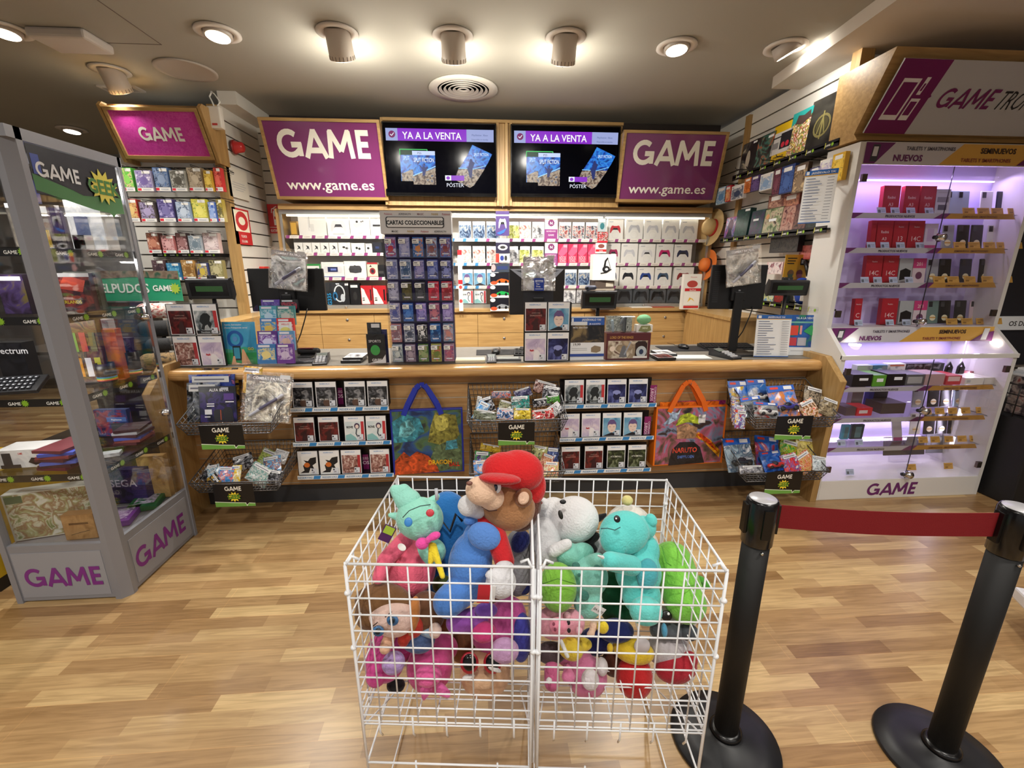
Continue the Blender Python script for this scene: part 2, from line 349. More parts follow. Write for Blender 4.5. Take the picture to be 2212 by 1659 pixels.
f = MB(); f.box(-7, -3.0, 6.6, 6.7, 0, CEIL, M('#8d8f92', .7)); f.box(-6.9, -6.8, -4, 6.6, 0, CEIL, M('#77757a', .7)); f.box(-3.02, -2.98, 4.3, 6.7, 0, 2.9, M('#8d8f92', .7)); st(f, 'wall_far')
f = MB(); f.box(6.4, 6.5, -4, 3.2, 0, CEIL, M('#b9b2aa', .7)); st(f, 'wall_side')
tr = MB(); tr.box(-2.2, -2.13, 4.2, 4.27, 0, 2.9, OAKZ); st(tr, 'trim_3')
tr = MB(); tr.box(2.42, 2.51, 3.05, 3.125, 0, 2.95, OAKZ); st(tr, 'trim_4')
tr = MB(); tr.box(2.47, 2.5, 4.33, 4.39, 0, 2.96, OAKZ); st(tr, 'trim_5')
tr = MB(); tr.box(-2.15, -2.0, 4.3, 4.95, 2.93, 3.03, M('#d8d4cc', .7)); tr.box(-2.15, 2.5, 4.9, 4.96, 2.97, 3.03, M('#39302c', .8)); st(tr, 'trim_6')
# ============================================================ CEILING FITTINGS
RIM = M('#d9d2ca', .5); LAMP = M('#fff6e0', .5, em=14, name='lit_lamp_face')
def cl(px, py): return PZ(px, py, CEIL)
LN = {728: 'leftmost of the three long white spotlight drums above the signs', 978: 'middle white spotlight drum, above the round air vent', 1222: 'right one of the three white spotlight drums above the signs', 235: 'tilted white spotlight drum above the pink sign at left'}
for px, py, tl in ((728, 68, .42), (978, 75, .42), (1222, 79, .42), (237, 150, .5)):
    p = cl(px, py); o = empty('ceiling_spotlight', p); tag(o, 'long '+LN.get(px, LN[235]) if px != 728 else LN[728], 'light', 'spotlight drums')
    r = MB(); r.lathe([(.075, 0), (.125, -.002), (.128, -.01), (.085, -.012), (.075, 0)], RIM); r.build('ceiling_ring', o)
    R = Matrix.Rotation(tl, 3, 'X')
    d = MB(); d.T = Matrix.Translation((0, -.01, .02)) @ Matrix.Rotation(.56, 4, 'X')
    d.lathe([(.074, .0), (.078, -.13), (.078, -.165), (.07, -.168), (.066, -.15), (.01, -.14)], M('#cfc4b8', .45)); dd = d.build('drum', o)
    l = MB(); l.T = d.T; l.lathe([(.001, -.152), (.064, -.152)], LAMP); l.build('lamp_face', dd)
    q = MB(); q.T = d.T
    for k in range(20): a_ = 2*PI*k/20; q.box(.0775*math.cos(a_)-.002, .0775*math.cos(a_)+.002, .0775*math.sin(a_)-.002, .0775*math.sin(a_)+.002, -.163, -.14, M('#7c726a', .5))
    q.box(-.002, .002, -.002, .002, -.185, -.165, M('#444', .5)); q.build('vent_ring', dd)
    w = p+Vector((0, .02, -.19)); spot('spotlight_beam', w, (p.x*1.02, 4.5, .9) if px != 237 else (-2.4, 4.5, 1.2), 120 if px != 237 else 55, 125, .9, .05)
    pt = bpy.data.lights.new('added_ceiling_fill', 'POINT'); pt.energy = 13; pt.shadow_soft_size = .06; pt.color = (1, .93, .8)  # point light added beside each drum to brighten the ceiling around it
    po = bpy.data.objects.new('added_ceiling_fill', pt); po.location = p+Vector((0, .2, -.24)); COL.objects.link(po)
DL = [(470, 68, 'lit recessed downlight, first ceiling light left of the long drums'), (1462, 98, 'lit recessed downlight just right of the three long drums'), (10, 62, 'bright downlight cut by the left edge of the photo'), (155, 278, 'distant bright downlight over the left display cabinet')]
for px, py, lb in DL:
    p = cl(px, py); o = empty('recessed_downlight', p); tag(o, lb, 'light', 'recessed downlights')
    r = MB(); r.lathe([(.085, 0), (.128, -.002), (.13, -.012), (.09, -.014), (.085, 0)], RIM); r.build('ceiling_ring', o)
    d = MB(); d.T = Matrix.Rotation(-.12, 4, 'X'); d.lathe([(.078, .01), (.08, -.03), (.07, -.032)], M('#b8afa6', .5)); d.build('housing', o)
    l = MB(); l.T = d.T; l.lathe([(.001, -.034), (.066, -.034)], LAMP); l.build('lamp_face', o)
    spot('downlight_beam', p+Vector((0, 0, -.05)), (p.x, p.y-.2, 0), 120, 130, .9, .05)
p = cl(1697, 100); o = empty('tilted_downlight', p); tag(o, 'tilted recessed downlight beside the dropped ceiling edge at right', 'light')
r = MB(); r.lathe([(.085, 0), (.13, -.002), (.132, -.012), (.09, -.014), (.085, 0)], RIM); r.build('ceiling_ring', o)
d = MB(); d.T = Matrix.Rotation(-.5, 4, 'Y'); d.lathe([(.078, .02), (.08, -.05), (.07, -.052)], M('#b8afa6', .5)); d.build('housing', o)
l = MB(); l.T = d.T; l.lathe([(.001, -.054), (.066, -.054)], LAMP); l.build('lamp_face', o)
spot('tilted_downlight_beam', p+Vector((.03, 0, -.08)), (2.9, p.y-.1, 2.75), 16, 130, .9, .05)
p = cl(1001, 190); o = empty('air_vent', p); tag(o, 'round white ceiling air vent with concentric rings', 'air vent')
r = MB(); r.lathe([(.2, 0), (.275, -.002), (.28, -.014), (.21, -.016)], M('#dcd8d0', .5), cap=False); r.build('frame', o)
r = MB(); r.lathe([(.001, -.001), (.21, -.001)], M('#1c1a18', .9)); r.build('duct', o)
for k in range(5):
    rr = .03+k*.037; r = MB(); r.lathe([(rr, -.006), (rr+.017, -.022), (rr+.021, -.018), (rr+.006, -.004), (rr, -.006)], M('#cfcbc4', .5)); r.build('ring', o)
p = cl(402, 150); o = MB().lathe([(.17, 0), (.2, -.002), (.2, -.012), (.17, -.008), (.165, -.006), (.001, -.006)], M('#b3a99f', .8)).build('ceiling_speaker', None, p); tag(o, 'flat round speaker grille in the ceiling near the pink sign', 'speaker')
p = cl(152, 78); o = MB().box(-.17, .17, -.12, .12, -.055, 0, M('#cdc6bf', .6)).build('ceiling_box', None, p, bevel=.015); tag(o, 'white square box fixed on the ceiling at upper left', 'fixture')
p = cl(262, 190); o = MB().box(-.15, .15, -.06, .06, -.012, 0, M('#c4bdb6', .6)).box(-.12, .12, -.035, .035, -.016, -.012, M('#a59e97', .6)).build('emergency_light', None, p); tag(o, 'flat rectangular emergency light behind the tilted left drum', 'light')
# ============================================================ BACK UNIT: signs and screens
SIGNP = M('#7a3469', .16, coat=.5, name='purple_sign_panel'); CREAM = M('#f2eee2', .3)
def sign(name, label, topL, topR, botL, botR, Yt, Yb, paint):
    a, b, c_, d_ = PY(*topL, Yt), PY(*topR, Yt), PY(*botL, Yb), PY(*botR, Yb)
    xl, xr = (a.x+c_.x)/2, (b.x+d_.x)/2; zt, zb = (a.z+b.z)/2, (c_.z+d_.z)/2
    w = xr-xl; h = math.hypot(zt-zb, Yt-Yb); tilt = math.atan2(Yb-Yt, zt-zb)
    o = empty(name, ((xl+xr)/2, Yb, zb)); tag(o, label, 'sign')
    x = MB(); fw = .024
    for q in ((-w/2, w/2, 0, fw), (-w/2, w/2, h-fw, h), (-w/2, -w/2+fw, fw, h-fw), (w/2-fw, w/2, fw, h-fw)): x.box(q[0], q[1], -.02, .02, q[2], q[3], OAK)
    x.build('frame', o, (0, 0, 0), (tilt, 0, 0))
    y = MB(); y.box(-w/2+fw, w/2-fw, -.006, .01, fw, h-fw, paint[0]); y.build('panel', o, (0, 0, 0), (tilt, 0, 0))
    t = MB(); paint[1](t, w, h); t.build('lettering', o, (0, 0, 0), (tilt, 0, 0))
    return o, w, h, (xl, xr, zb, zt)
def gsign(t, w, h): t.game(0, h*.53, h*.345, -.0075, CREAM, wd=.2, sx=w*.78/(3.93*h*.345)); t.text('www.game.es', 0, h*.13, h*.19, -.0075, CREAM, .012, .95*w*.78/(h*1.01))
gs = [sign('store_sign', 'purple sign with big white lettering above the left half of the back shelves', (566, 251), (826, 260), (592, 427), (834, 434), 4.33, 4.53, (SIGNP, gsign)),
      sign('store_sign', 'purple sign with big white lettering right of the two screens', (1347, 279), (1567, 286), (1331, 434), (1549, 439), 4.36, 4.5, (SIGNP, gsign))]
for (o, w, h, q) in gs:
    bk = MB(); dy = .2*h/.78 if o.name == 'store_sign' else .14; bk.prism([(.025, 0), (.38, 0), (.38, h*.965), (.03-dy, h*.965)], -w/2+.01, w/2-.01, OAK); bk.build('sign_box', o)
x0, x1 = PY(826, 350, 4.56).x, PY(1345, 350, 4.56).x
pn = MB(); pn.box(x0+.03, x1-.02, 4.56, 4.9, 2.19, 2.93, OAKZ)
for px in (830, 1075, 1094, 1103): X_ = PY(px, 345, 4.55).x; pn.box(X_-.012, X_+.012, 4.535, 4.56, 2.19, 2.93, OAKZ)
pn.box(x0+.03, x1-.02, 4.53, 4.56, 2.905, 2.93, OAK); tag(pn.build('screen_backboard'), 'light wooden board carrying the two screens between the purple signs', 'panel')
pn = MB(); a = PY(600, 445, 4.6).x; b = PY(1540, 450, 4.6).x
pn.box(a, b, 4.6, 4.9, 2.15, 2.2, OAK); tag(pn.build('fascia_board'), 'long light wooden board under the purple signs and screens', 'panel')
SBLK = M('#08080a', .12); E = lambda h, s=1.: M(h, .4, em=s)
SCR = art(3, '#0a2a78 #1c66d8 #3aa0ff #0c3c98', 12, em=.8); SCR2 = art(8, '#4a3a38 #a08878 #d8c4a8 #5c6c8c', 26, em=.7)
for i, (l, t_, r_, b_, lb) in enumerate(((829, 264, 1073, 424, 'black wall screen next to the left purple sign, reading YA A LA VENTA'), (1103, 270, 1338, 426, 'black wall screen next to the right purple sign, reading YA A LA VENTA'))):
    X, w, z, h = atpx(l, t_, r_, b_, 4.48); o = empty('flat_screen', (X, 4.48, z)); tag(o, lb, 'screen', 'wall screens')
    MB().box(-w/2, w/2, 0, .05, 0, h, SBLK).build('bezel', o, bevel=.004)
    MB().box(-.1, .1, .05, .1, h*.3, h*.7, SBLK).build('rear_bracket', o)
    s = MB(); W_ = E('#eef2ff'); SM = M('#040408', .14); SM.node_tree.nodes['Principled BSDF'].inputs['Specular IOR Level'].default_value = .04; s.box(-w/2+.012, w/2-.012, -.002, 0, .03, h-.012, SM)
    box = [('r', .245, .17, .45, .62, SCR), ('p', [(.245, .17), (.45, .17), (.45, .42), (.245, .3)], SCR2), ('s', [(.245, .3), (.45, .44)], .008, E('#9cd8ff')), ('r', .245, .6, .45, .66, E('#c8d8ff')), ('t', 'PS5', .31, .613, .045, E('#223')), ('t', 'SPLIT FICTION', .348, .5, .09, E('#e8f4ff'), .01, .55)]
    back = [('r', .135, .22, .25, .68, E('#0a3a2a')), ('r', .135, .22, .25, .6, SCR), ('p', [(.14, .22), (.25, .22), (.25, .4), (.14, .33)], SCR2), ('s', [(.135, .6), (.135, .68), (.38, .68), (.38, .64)], .008, E('#38c060')), ('t', 'SPLIT', .19, .53, .08, E('#cfe8ff'), .01, .55)]
    fig = [('p', [(.33, .3), (.35, .3), (.362, .37), (.385, .42), (.375, .44), (.36, .42), (.345, .45), (.33, .42), (.31, .46), (.302, .45), (.33, .39)], E('#22306c')), ('e', .349, .465, .009, .018, E('#22306c'))]
    post = [('p', [(.62, .25), (.76, .13), (.8, .17), (.93, .5), (.97, .63), (.79, .76), (.74, .6), (.66, .4)], SCR), ('p', [(.62, .25), (.76, .13), (.8, .17), (.9, .41), (.66, .41), (.64, .33)], SCR2), ('s', [(.66, .42), (.8, .41), (.91, .46)], .006, E('#8ad0ff')),
            ('p', [(.76, .28), (.78, .28), (.79, .42), (.81, .5), (.79, .52), (.78, .56), (.765, .55), (.76, .48), (.74, .42)], E('#22306c')), ('t', 'SPLIT FICTION', .87, .6, .06, E('#d8ecff'), .01, .6)]
    top = [('r', .02, .8, .125, .975, E('#a8b4e8', .85)), ('e', .075, .89, .03, .05, E('#7a2060')), ('s', [(.06, .89), (.072, .87), (.092, .91)], .006, W_), ('r', .125, .8, .74, .975, E('#8a2cc8')), ('t', 'YA A LA VENTA', .43, .83, .14, E('#ffffff'), .012, .92),
           ('r', .74, .8, .985, .975, E('#a8b4e8', .85)), ('t', 'PlayStation  Xbox', .86, .885, .035, E('#44588c')), ('t', 'Disponible en tiendas', .86, .825, .03, E('#44588c')),
           ('r', .535, .235, .59, .31, W_), ('e', .562, .272, .017, .025, E('#8a2cc8')), ('r', .59, .235, .71, .31, E('#8a2cc8')), ('t', 'P\u00d3STER', .625, .14, .08, W_)]
    s.deco(w-.024, h-.042, back+box+fig+post+top, -.002, .0002)
    s.build('display_picture', o, (0, 0, .0))
# ------------------------------------------------------------ lower cabinets with drawers
GF = 4.65
zc = PY(1106, 667, 4.5).z
cab = empty('drawer_cabinet', (0, 4.5, 0)); tag(cab, 'long light oak drawer cabinet below the glass display shelves', 'cabinet')
xa, xb = -1.95, 2.42
MB().box(xa, xb, .02, .4, 0, zc-.03, OAK).build('carcass', cab)
MB().box(xa, xb, -.02, .42, zc-.03, zc, OAK).build('top_board', cab)
dr = MB(); xs = [PY(p_, 700, 4.5).x for p_ in (582, 693, 809, 921, 1032, 1146, 1262, 1378, 1493)]
for i in range(8):
    for j in range(5):
        z1 = zc-.045-j*.2; d = MB(); d.box(xs[i]+.002, xs[i+1]-.002, 0, .02, z1-.196, z1, wood('oak_drawer_front', '#b08c58', '#c6a26a', .4, 'X')); q = d.build('drawer', cab)
        k = MB(); k.T = Matrix.Translation(((xs[i]+xs[i+1])/2, 0, z1-.055)) @ Matrix.Rotation(PI/2, 4, 'X'); k.lathe([(.013, 0), (.014, .004), (.007, .006)], STEEL, 14)
        k.build('drawer_lock', q)
for nm, lb, A_, B_, c_ in (('side_cabinet', 'low oak side cabinet along the left wall behind the counter', -2.13, -1.93, 1), ('side_cabinet', 'low oak side cabinet along the right wall behind the counter', 2.12, 2.49, -1)):
    y0 = 3.62; o = empty(nm, ((A_+B_)/2, y0, 0)); tag(o, lb, 'cabinet'); w = abs(B_-A_)
    MB().box(-w/2, w/2, 0, 4.47-y0, 0, zc-.035, OAKZ).build('carcass', o); MB().box(-w/2-.01, w/2+.0, -.01, 4.47-y0, zc-.035, zc-.005, OAK).build('top_board', o)
# ------------------------------------------------------------ glazed display shelves
disp = empty('glazed_display', (0, GF, zc)); tag(disp, 'long glazed wall display with aluminium frame and white shelves behind the counter', 'display case')
gx0, gx1 = PY(616, 560, GF).x, PY(1526, 560, GF).x; gz1 = PY(1070, 459, GF).z
INS = M('#e9e4da', .6)
MB().box(gx0, gx1, .26, .28, 0, gz1-zc, INS).build('back_panel', disp)
for s_ in (0, 1):
    X_ = (gx0-.04, gx1)[s_]; MB().box(X_, X_+.04, .0, .28, 0, gz1-zc+.02, OAKZ).build('side_panel', disp)
MB().box(gx0, gx1, 0, .28, gz1-zc, gz1-zc+.02, OAK).build('ceiling_panel', disp)
ALU = M('#b8bab8', .3, .7)
fr = MB(); hh = gz1-zc; xd = PY(1298, 560, GF).x; xe = PY(975, 560, GF).x
fr.box(gx0, gx1, -.015, .005, hh-.03, hh+.005, ALU); fr.box(gx0, gx1, -.02, .01, 0, .035, ALU)
for X_ in (gx0, xe, xd, gx1-.02): fr.box(X_, X_+.02, -.012, .004, .03, hh-.02, ALU)
fr.build('aluminium_frame', disp)
for i, (a, b) in enumerate(((gx0, xe), (xe, xd), (xd, gx1))): MB().box(a+.02, b, -.004, 0, .035, hh-.03, GLS).build('glass_pane', disp)
for px in (749, 1388):
    X_ = PY(px, 660, GF).x; k = MB(); k.T = Matrix.Translation((X_, -.02, .02)) @ Matrix.Rotation(PI/2, 4, 'X'); k.lathe([(.012, 0), (.012, .01), (.006, .012)], CHROME, 12); k.build('frame_lock', disp)
TL = MB().box(gx0+.05, gx1-.05, .03, .045, hh-.045, hh-.03, M('#fff4dc', .5, em=4)).build('light_strip', disp)
for a, b in ((gx0+.1, xe-.1), (xe+.1, xd-.05), (xd+.05, gx1-.1)): area('display_strip_light', ((a+b)/2, GF+.07, gz1-.05), (-.25, 0, 0), b-a, .03, 5.5)
# shelf levels: (name, px range, list of y pixels of the strip bottom edge)
LEV = {'L': (gx0+.02, xe, [(700, 514), (700, 551), (700, 604)]), 'M': (xe, xd, [(1150, 521), (1150, 573), (1150, 622)]), 'R': (xd+.02, gx1, [(1420, 522), (1420, 573), (1420, 622)])}
SHZ = {}
for k, (a, b, ys) in LEV.items():
    SHZ[k] = []
    for px, py in ys:
        z = PY(px, py, GF+.03).z; z0 = z+.004; SHZ[k].append(z+.022)
        MB().box(a, b-.005, .035, .26, z-zc+.006, z-zc+.02, M('#4a3d38', .5)).build('shelf', disp)
        sm = MB(); sm.box(a, b-.005, .028, .034, z-zc-.006, z-zc+.024, CREAM)
        n = int((b-a)/.115); wseg = (b-a-.01)/n; pur = k != 'M'; cblue = M('#3f8fc8', .4); cpur = M('#9c3f82', .4)
        for i in range(n):
            xx = a+i*wseg; col = (cblue if (k == 'M' and xx < xe+.35) else cpur)
            sm.poly([(xx, z-zc-.006), (xx+wseg*.28, z-zc-.006), (xx+wseg*.34, z-zc+.024), (xx+wseg*.06, z-zc+.024)], .0275, col)
            sm.text('ACCESORIOS' if k != 'M' else ('RESERVAS' if xx < xe+.35 else 'NOVEDADES'), xx+wseg*.66, z-zc+.004, .013, .0273, M('#8a5a80', .5), 0, .75)
        sm.build('price_strip', disp)
    SHZ[k].append(zc+.037)
# ============================================================ PRODUCTS ON THE BACK SHELVES
def pad(c, ink='#1c1c20', x0=.18, x1=.82, y0=.3, y1=.72, tp=None):
    """printed picture of a two-handled game controller"""
    def P(a, b): return (x0+a*(x1-x0), y0+b*(y1-y0))
    A = [(0.0, .1), (.03, .0), (.1, .02), (.2, .3), (.3, .42), (.7, .42), (.8, .3), (.9, .02), (.97, 0), (1, .1), (.97, .55), (.88, .88), (.78, 1), (.62, .93), (.38, .93), (.22, 1), (.12, .88), (.03, .55)]
    B = [(.22, .32), (.3, .42), (.7, .42), (.78, .32), (.7, .6), (.62, .66), (.38, .66), (.3, .6)]
    m = M(c, .35); k = M(ink, .35)
    return [('p', [P(*q) for q in A], m), ('p', [P(*q) for q in B], k), ('e', P(.36, .55)[0], P(.36, .55)[1], .07*(x1-x0), .11*(y1-y0), k), ('e', P(.64, .55)[0], P(.64, .55)[1], .07*(x1-x0), .11*(y1-y0), k)]
BOXW = M('#ecebe6', .35); HDR = M('#f4f5f8', .35); FRM = M('#15151a', .35)
G1 = M('#b9bcc0', .5)
def caseface(a, head='#f4f5f8', more=(), bar=None):
    s = [('r', 0, 0, 1, 1, FRM), ('r', .03, .02, .97, .985, M(head, .35)), ('r', .06, .04, .94, .78, a)]
    if bar: s.append(('r', .8, .04, .94, .78, M(bar, .4)))
    return s+list(more)
RES = ('t', 'RES\u00c9RVALO', .46, .885, .062, M('#4f8fd0', .4), .008, 1.15)
A_ = art
FACE = lambda hair, bg: [('e', .5, .42, .21, .25, M('#ecd3c6', .5)), ('p', [(.26, .35), (.3, .6), (.42, .71), (.6, .71), (.72, .58), (.76, .33), (.7, .5), (.62, .53), (.5, .51), (.38, .53), (.31, .48)], M(hair, .5)), ('s', [(.36, .42), (.45, .41)], .016, M('#4a2a40', .5)), ('s', [(.56, .41), (.65, .42)], .016, M('#4a2a40', .5)), ('s', [(.48, .27), (.54, .27)], .016, M('#b04a5a', .5))]
COV = {
 'war': lambda: caseface(A_(1, '#101114 #26272b #55565c #8f9094', 30), more=[RES, ('e', .5, .18, .16, .14, M('#5d4438', .6)), ('t', 'METAL GEAR SOLID', .48, .29, .085, M('#e8e8e8', .5), .01, .62), ('r', .06, .76, .94, .78, M('#334', .5))]),
 'shadow': lambda: caseface(A_(2, '#2c0e10 #511a1c #702020 #8c3028', 16), more=[RES, ('t', 'SHADOWS', .5, .52, .08, M('#c89a90', .5), 0, 1.05), ('p', [(.36, .05), (.4, .3), (.46, .42), (.5, .47), (.54, .42), (.6, .3), (.64, .05)], M('#3a1416', .6)), ('t', 'ASSASSIN\u2019S CREED', .5, .62, .035, M('#d8b8b0', .5))]),
 'robot': lambda: caseface(A_(3, '#3a4248 #7c868c #aab2b6 #d0d4d6', 14), bar='#c2353c', more=[RES, ('p', [(.25, .2), (.32, .34), (.22, .45), (.3, .62), (.42, .7), (.58, .7), (.68, .6), (.62, .45), (.7, .36), (.6, .2), (.52, .34), (.42, .3), (.36, .16)], M('#1c2226', .5)), ('r', .06, .04, .94, .15, M('#14161a', .5)), ('t', 'Xenoblade X', .44, .07, .08, M('#dfe8ee', .5), .005, .8)]),
 'lilac': lambda: caseface(A_(4, '#b9a8cc #cfc0dc #e2d4e4 #f0e4ea', 8, soft=.3), more=[RES, ('p', [(.4, .04), (.42, .3), (.5, .4), (.62, .38), (.78, .2), (.86, .04)], M('#f2eef2', .5)), ('p', [(.24, .36), (.34, .34), (.44, .36), (.4, .42), (.34, .39), (.26, .42)], M('#b8404c', .5)), ('s', [(.5, .42), (.46, .6), (.56, .66)], .012, M('#a898b8', .5)), ('s', [(.54, .42), (.6, .6), (.52, .68)], .012, M('#a898b8', .5))]),
 'hair': lambda: caseface(A_(5, '#4a86b0 #7ab0d0 #a4c8dc', 7), more=[RES]+FACE('#6a5488', 0)+[('p', [(.06, .04), (.94, .04), (.7, .12), (.5, .18), (.3, .12)], M('#20202a', .5))]),
 'night': lambda: caseface(A_(6, '#14163a #24285c #3a4078 #6068a8', 12), more=[RES, ('e', .5, .46, .2, .09, M('#8f98d4', .5)), ('p', [(.3, .3), (.38, .42), (.5, .34), (.62, .42), (.7, .3), (.58, .16), (.42, .16)], M('#171a40', .5))]),
 'tealw': lambda: caseface(A_(7, '#dce8ea #e8eeee #cfdfe4', 6), bar='#c2353c', more=[RES, ('p', [(.06, .04), (.06, .24), (.3, .3), (.52, .16), (.6, .04)], M('#8cc4c4', .5)), ('e', .62, .6, .13, .12, M('#4a3a58', .5)), ('e', .62, .58, .08, .08, M('#ecd9d0', .5)), ('t', 'ROVE', .28, .52, .12, M('#222', .5), .03, .8), ('s', [(.6, .5), (.56, .3), (.66, .14)], .05, M('#38404c', .5))]),
 'ink': lambda: caseface(M('#f0f0ee', .4), more=[RES, ('p', [(.1, .1), (.3, .2), (.25, .4), (.42, .5), (.3, .62), (.5, .58), (.62, .7), (.9, .74), (.88, .5), (.7, .4), (.8, .2), (.6, .3), (.5, .1)], M('#16161a', .5)), ('e', .44, .42, .14, .1, M('#d0702c', .5)), ('t', 'BLEACH', .72, .12, .1, M('#f4f4f4', .5), .02, .8)]),
 'crowd': lambda: caseface(A_(9, '#5a3c38 #8c5c54 #b89088 #d8c8c0', 34), bar='#b03036', more=[RES]),
 'green': lambda: caseface(A_(10, '#10180f #26301f #4a5636 #828a70', 20), more=[RES, ('t', 'ATOMFALL', .5, .48, .1, M('#dfe4d8', .5), .012, .95)]),
 'bluefig': lambda: caseface(A_(11, '#23304c #4c6488 #8fa4b8 #d2c0a0', 24)),
 'paleg': lambda: caseface(A_(12, '#c8cda8 #e2e6c8 #f4f4e4', 10)),
 'lime': lambda: caseface(A_(13, '#8c9438 #b8bc58 #dcdca0 #6a7048', 20)),
 'grey': lambda: caseface(A_(14, '#4c4c50 #8c8c90 #c4c4c6 #e8e8e8', 22)),
 'mech': lambda: caseface(A_(15, '#5c4034 #3c6c8c #d8d4cc #b03c30 #2a3448', 30)),
 'rusty': lambda: caseface(A_(16, '#a05a50 #c8b4ac #e4dcd4 #9aa4a0', 16)),
}
STK = M('#dfe8f4', .4)
def case_proto(k, w=.138, h=.172, stk=True):
    def mk():
        mb = MB(); mb.box(-w/2, w/2, 0, .015, 0, h, FRM); o = mb.build('game_case', bevel=.001)
        c = MB(); c.box(-w/2+.002, w/2-.002, -.0008, 0, .002, h-.002, FRM); c.deco(w, h, COV[k](), -.0008, .0003); c.build('cover_sheet', o)
        if stk:
            s = MB(); s.box(0, .036, -.0012, 0, 0, .036, M('#dfe4ee', .4)); s.deco(.036, .036, [('e', .5+.2, .7, .15, .15, M('#223', .5)), ('t', '59', .9, .15, .4, M('#223', .5), .01)], -.0012, .0003)
            s.build('price_sticker', o, (w/2-.05, -.0055, .012))
        return o
    return Proto(mk)
CP = {k: case_proto(k) for k in COV}
CPs = {k: case_proto(k, .132, .168, False) for k in COV}
LOOK = {k: v+' game case' for k, v in dict(war='dark grey war', shadow='dark red', robot='grey robot', lilac='pale lilac', hair='purple-haired face', night='dark blue night', tealw='white and teal', ink='black and orange ink', crowd='brown crowd', green='dark green landscape', bluefig='blue and sand', paleg='washed pale green', lime='lime yellow', grey='grey armoured', mech='red and blue machine', rusty='pale rusty red').items()}
SECT = {'L': 'left section of the glass display', 'M': 'middle section of the glass display', 'R': 'right section of the glass display'}
ROWN = ['top shelf', 'second shelf', 'third shelf', 'bottom shelf']
def on_shelf(sec, row, px0, px1, pyt, maker, label, cat, name=None, dy=.045, grp=None, d=.06):
    z = SHZ[sec][row]; Y = GF+dy; pm = (px0+px1)/2
    yb = 0; X0, X1 = PY(px0, pyt, Y).x, PY(px1, pyt, Y).x; zt = PY(pm, pyt, Y).z
    return maker((X0+X1)/2, Y, z, X1-X0, max(zt-z, .05), label, cat, grp or f'goods on the {ROWN[row]}, {SECT[sec]}')
def boxed(spec, side=BOXW, name='product_box', d=.07, sticker=None):
    def f(X, Y, z, w, h, label, cat, grp): return simple(name, w*.985, h, d, side, spec, (X, Y, z), 0, label, cat, grp, sticker)
    return f
T = lambda s, x, y, z, c='#666a70', b=0, sx=1., al='c': ('t', s, x, y, z, M(c, .4), b, sx, al)
# left section
on_shelf('L', 0, 625, 640, 478, boxed([('r', .1, .1, .9, .9, M('#d8a83c', .4))], M('#8c6a2c', .5)), 'narrow brown and yellow box at the far left end of the top shelf', 'box')
on_shelf('L', 0, 641, 702, 459, boxed([('r', .36, .2, .37, .8, G1), ('r', .42, .18, .55, .5, M('#dcdcd8', .4)), ('r', .395, .35, .405, .85, M('#4a4a4a', .4))]), 'large plain white console box, biggest on the top shelf', 'box')
on_shelf('L', 0, 704, 753, 465, boxed([('r', 0, 0, 1, .98, M('#f4f4f0', .35))]+pad('#dedee0', '#3a3a40', .15, .85, .2, .75)+[T('REVOLUTION PRO', .5, .06, .07, '#555')]), 'white box picturing a white and black gamepad on the top shelf', 'box')
on_shelf('L', 0, 753, 797, 460, boxed([('p', [(.15, .5), (.7, .72), (.85, .58), (.3, .34)], M('#d4d4d4', .4)), ('e', .36, .62, .06, .05, M('#333', .4)), ('e', .58, .62, .03, .03, M('#333', .4)), ('e', .66, .64, .03, .03, M('#333', .4)), T('ARCADE', .5, .1, .05)]), 'tall white box picturing an arcade stick on the top shelf', 'box')
on_shelf('L', 0, 798, 825, 467, boxed([('r', .2, .48, .8, .58, M('#2c2c30', .4)), T('STAND', .5, .85, .05)]), 'white box with a small black bar printed in its middle', 'box')
for i in range(5): on_shelf('L', 1, 634.5+19*i, 652.5+19*i, 524, boxed([('p', [(.25, .3), (.5, .5), (.35, .75), (.7, .62), (.75, .3), (.6, .42)], M('#26262a', .4)), ('r', .3, .05, .6, .1, G1)]), f'small white box with black swoosh, {ORD[i]} from the left on the second shelf', 'box', grp='small white accessory boxes')
on_shelf('L', 1, 730, 756, 524, boxed([('e', .45, .55, .12, .1, M('#222', .4)), ('e', .7, .45, .12, .1, M('#222', .4)), ('r', .72, .0, .75, 1, G1)]), 'white earbuds box right of the five small swoosh boxes', 'box')
on_shelf('L', 1, 758, 787, 525, boxed([('e', .4, .5, .09, .12, M('#222', .4)), ('e', .6, .42, .09, .12, M('#222', .4))]), 'second white earbuds box, wider, on the second shelf', 'box')
on_shelf('L', 1, 789, 803, 526, boxed([('e', .4, .5, .2, .12, M('#222', .4)), ('r', .1, .8, .9, .95, G1)]), 'narrow white earbuds box before the black box', 'box')
on_shelf('L', 1, 804, 824, 523, boxed([('r', .1, .1, .9, .9, M('#1c1e2c', .4)), ('r', .3, .4, .7, .6, M('#2c3c6c', .4))], BK and M('#15151c', .4)), 'small black box at the right end of the second shelf', 'box')
on_shelf('L', 2, 662, 692, 570, boxed([('r', 0, .85, 1, 1, M('#2c8c3c', .4)), ('r', .9, 0, 1, 1, M('#2c8c3c', .4)), ('e', .7, .5, .2, .2, M('#222', .4))]), 'white box with green edge peeking out behind the left monitor', 'box')
on_shelf('L', 2, 693, 742, 566, boxed([('r', 0, 0, 1, .06, M('#3a4c9c', .4)), ('e', .18, .5, .11, .22, M('#dadadc', .4)), ('e', .82, .5, .11, .22, M('#dadadc', .4)), ('r', .2, .3, .8, .72, M('#dadadc', .4)), ('r', .27, .35, .72, .68, M('#1c2450', .2)), ('r', .4, .45, .65, .58, M('#6a7cc8', .3))]), 'white box picturing a handheld console with dark screen', 'box')
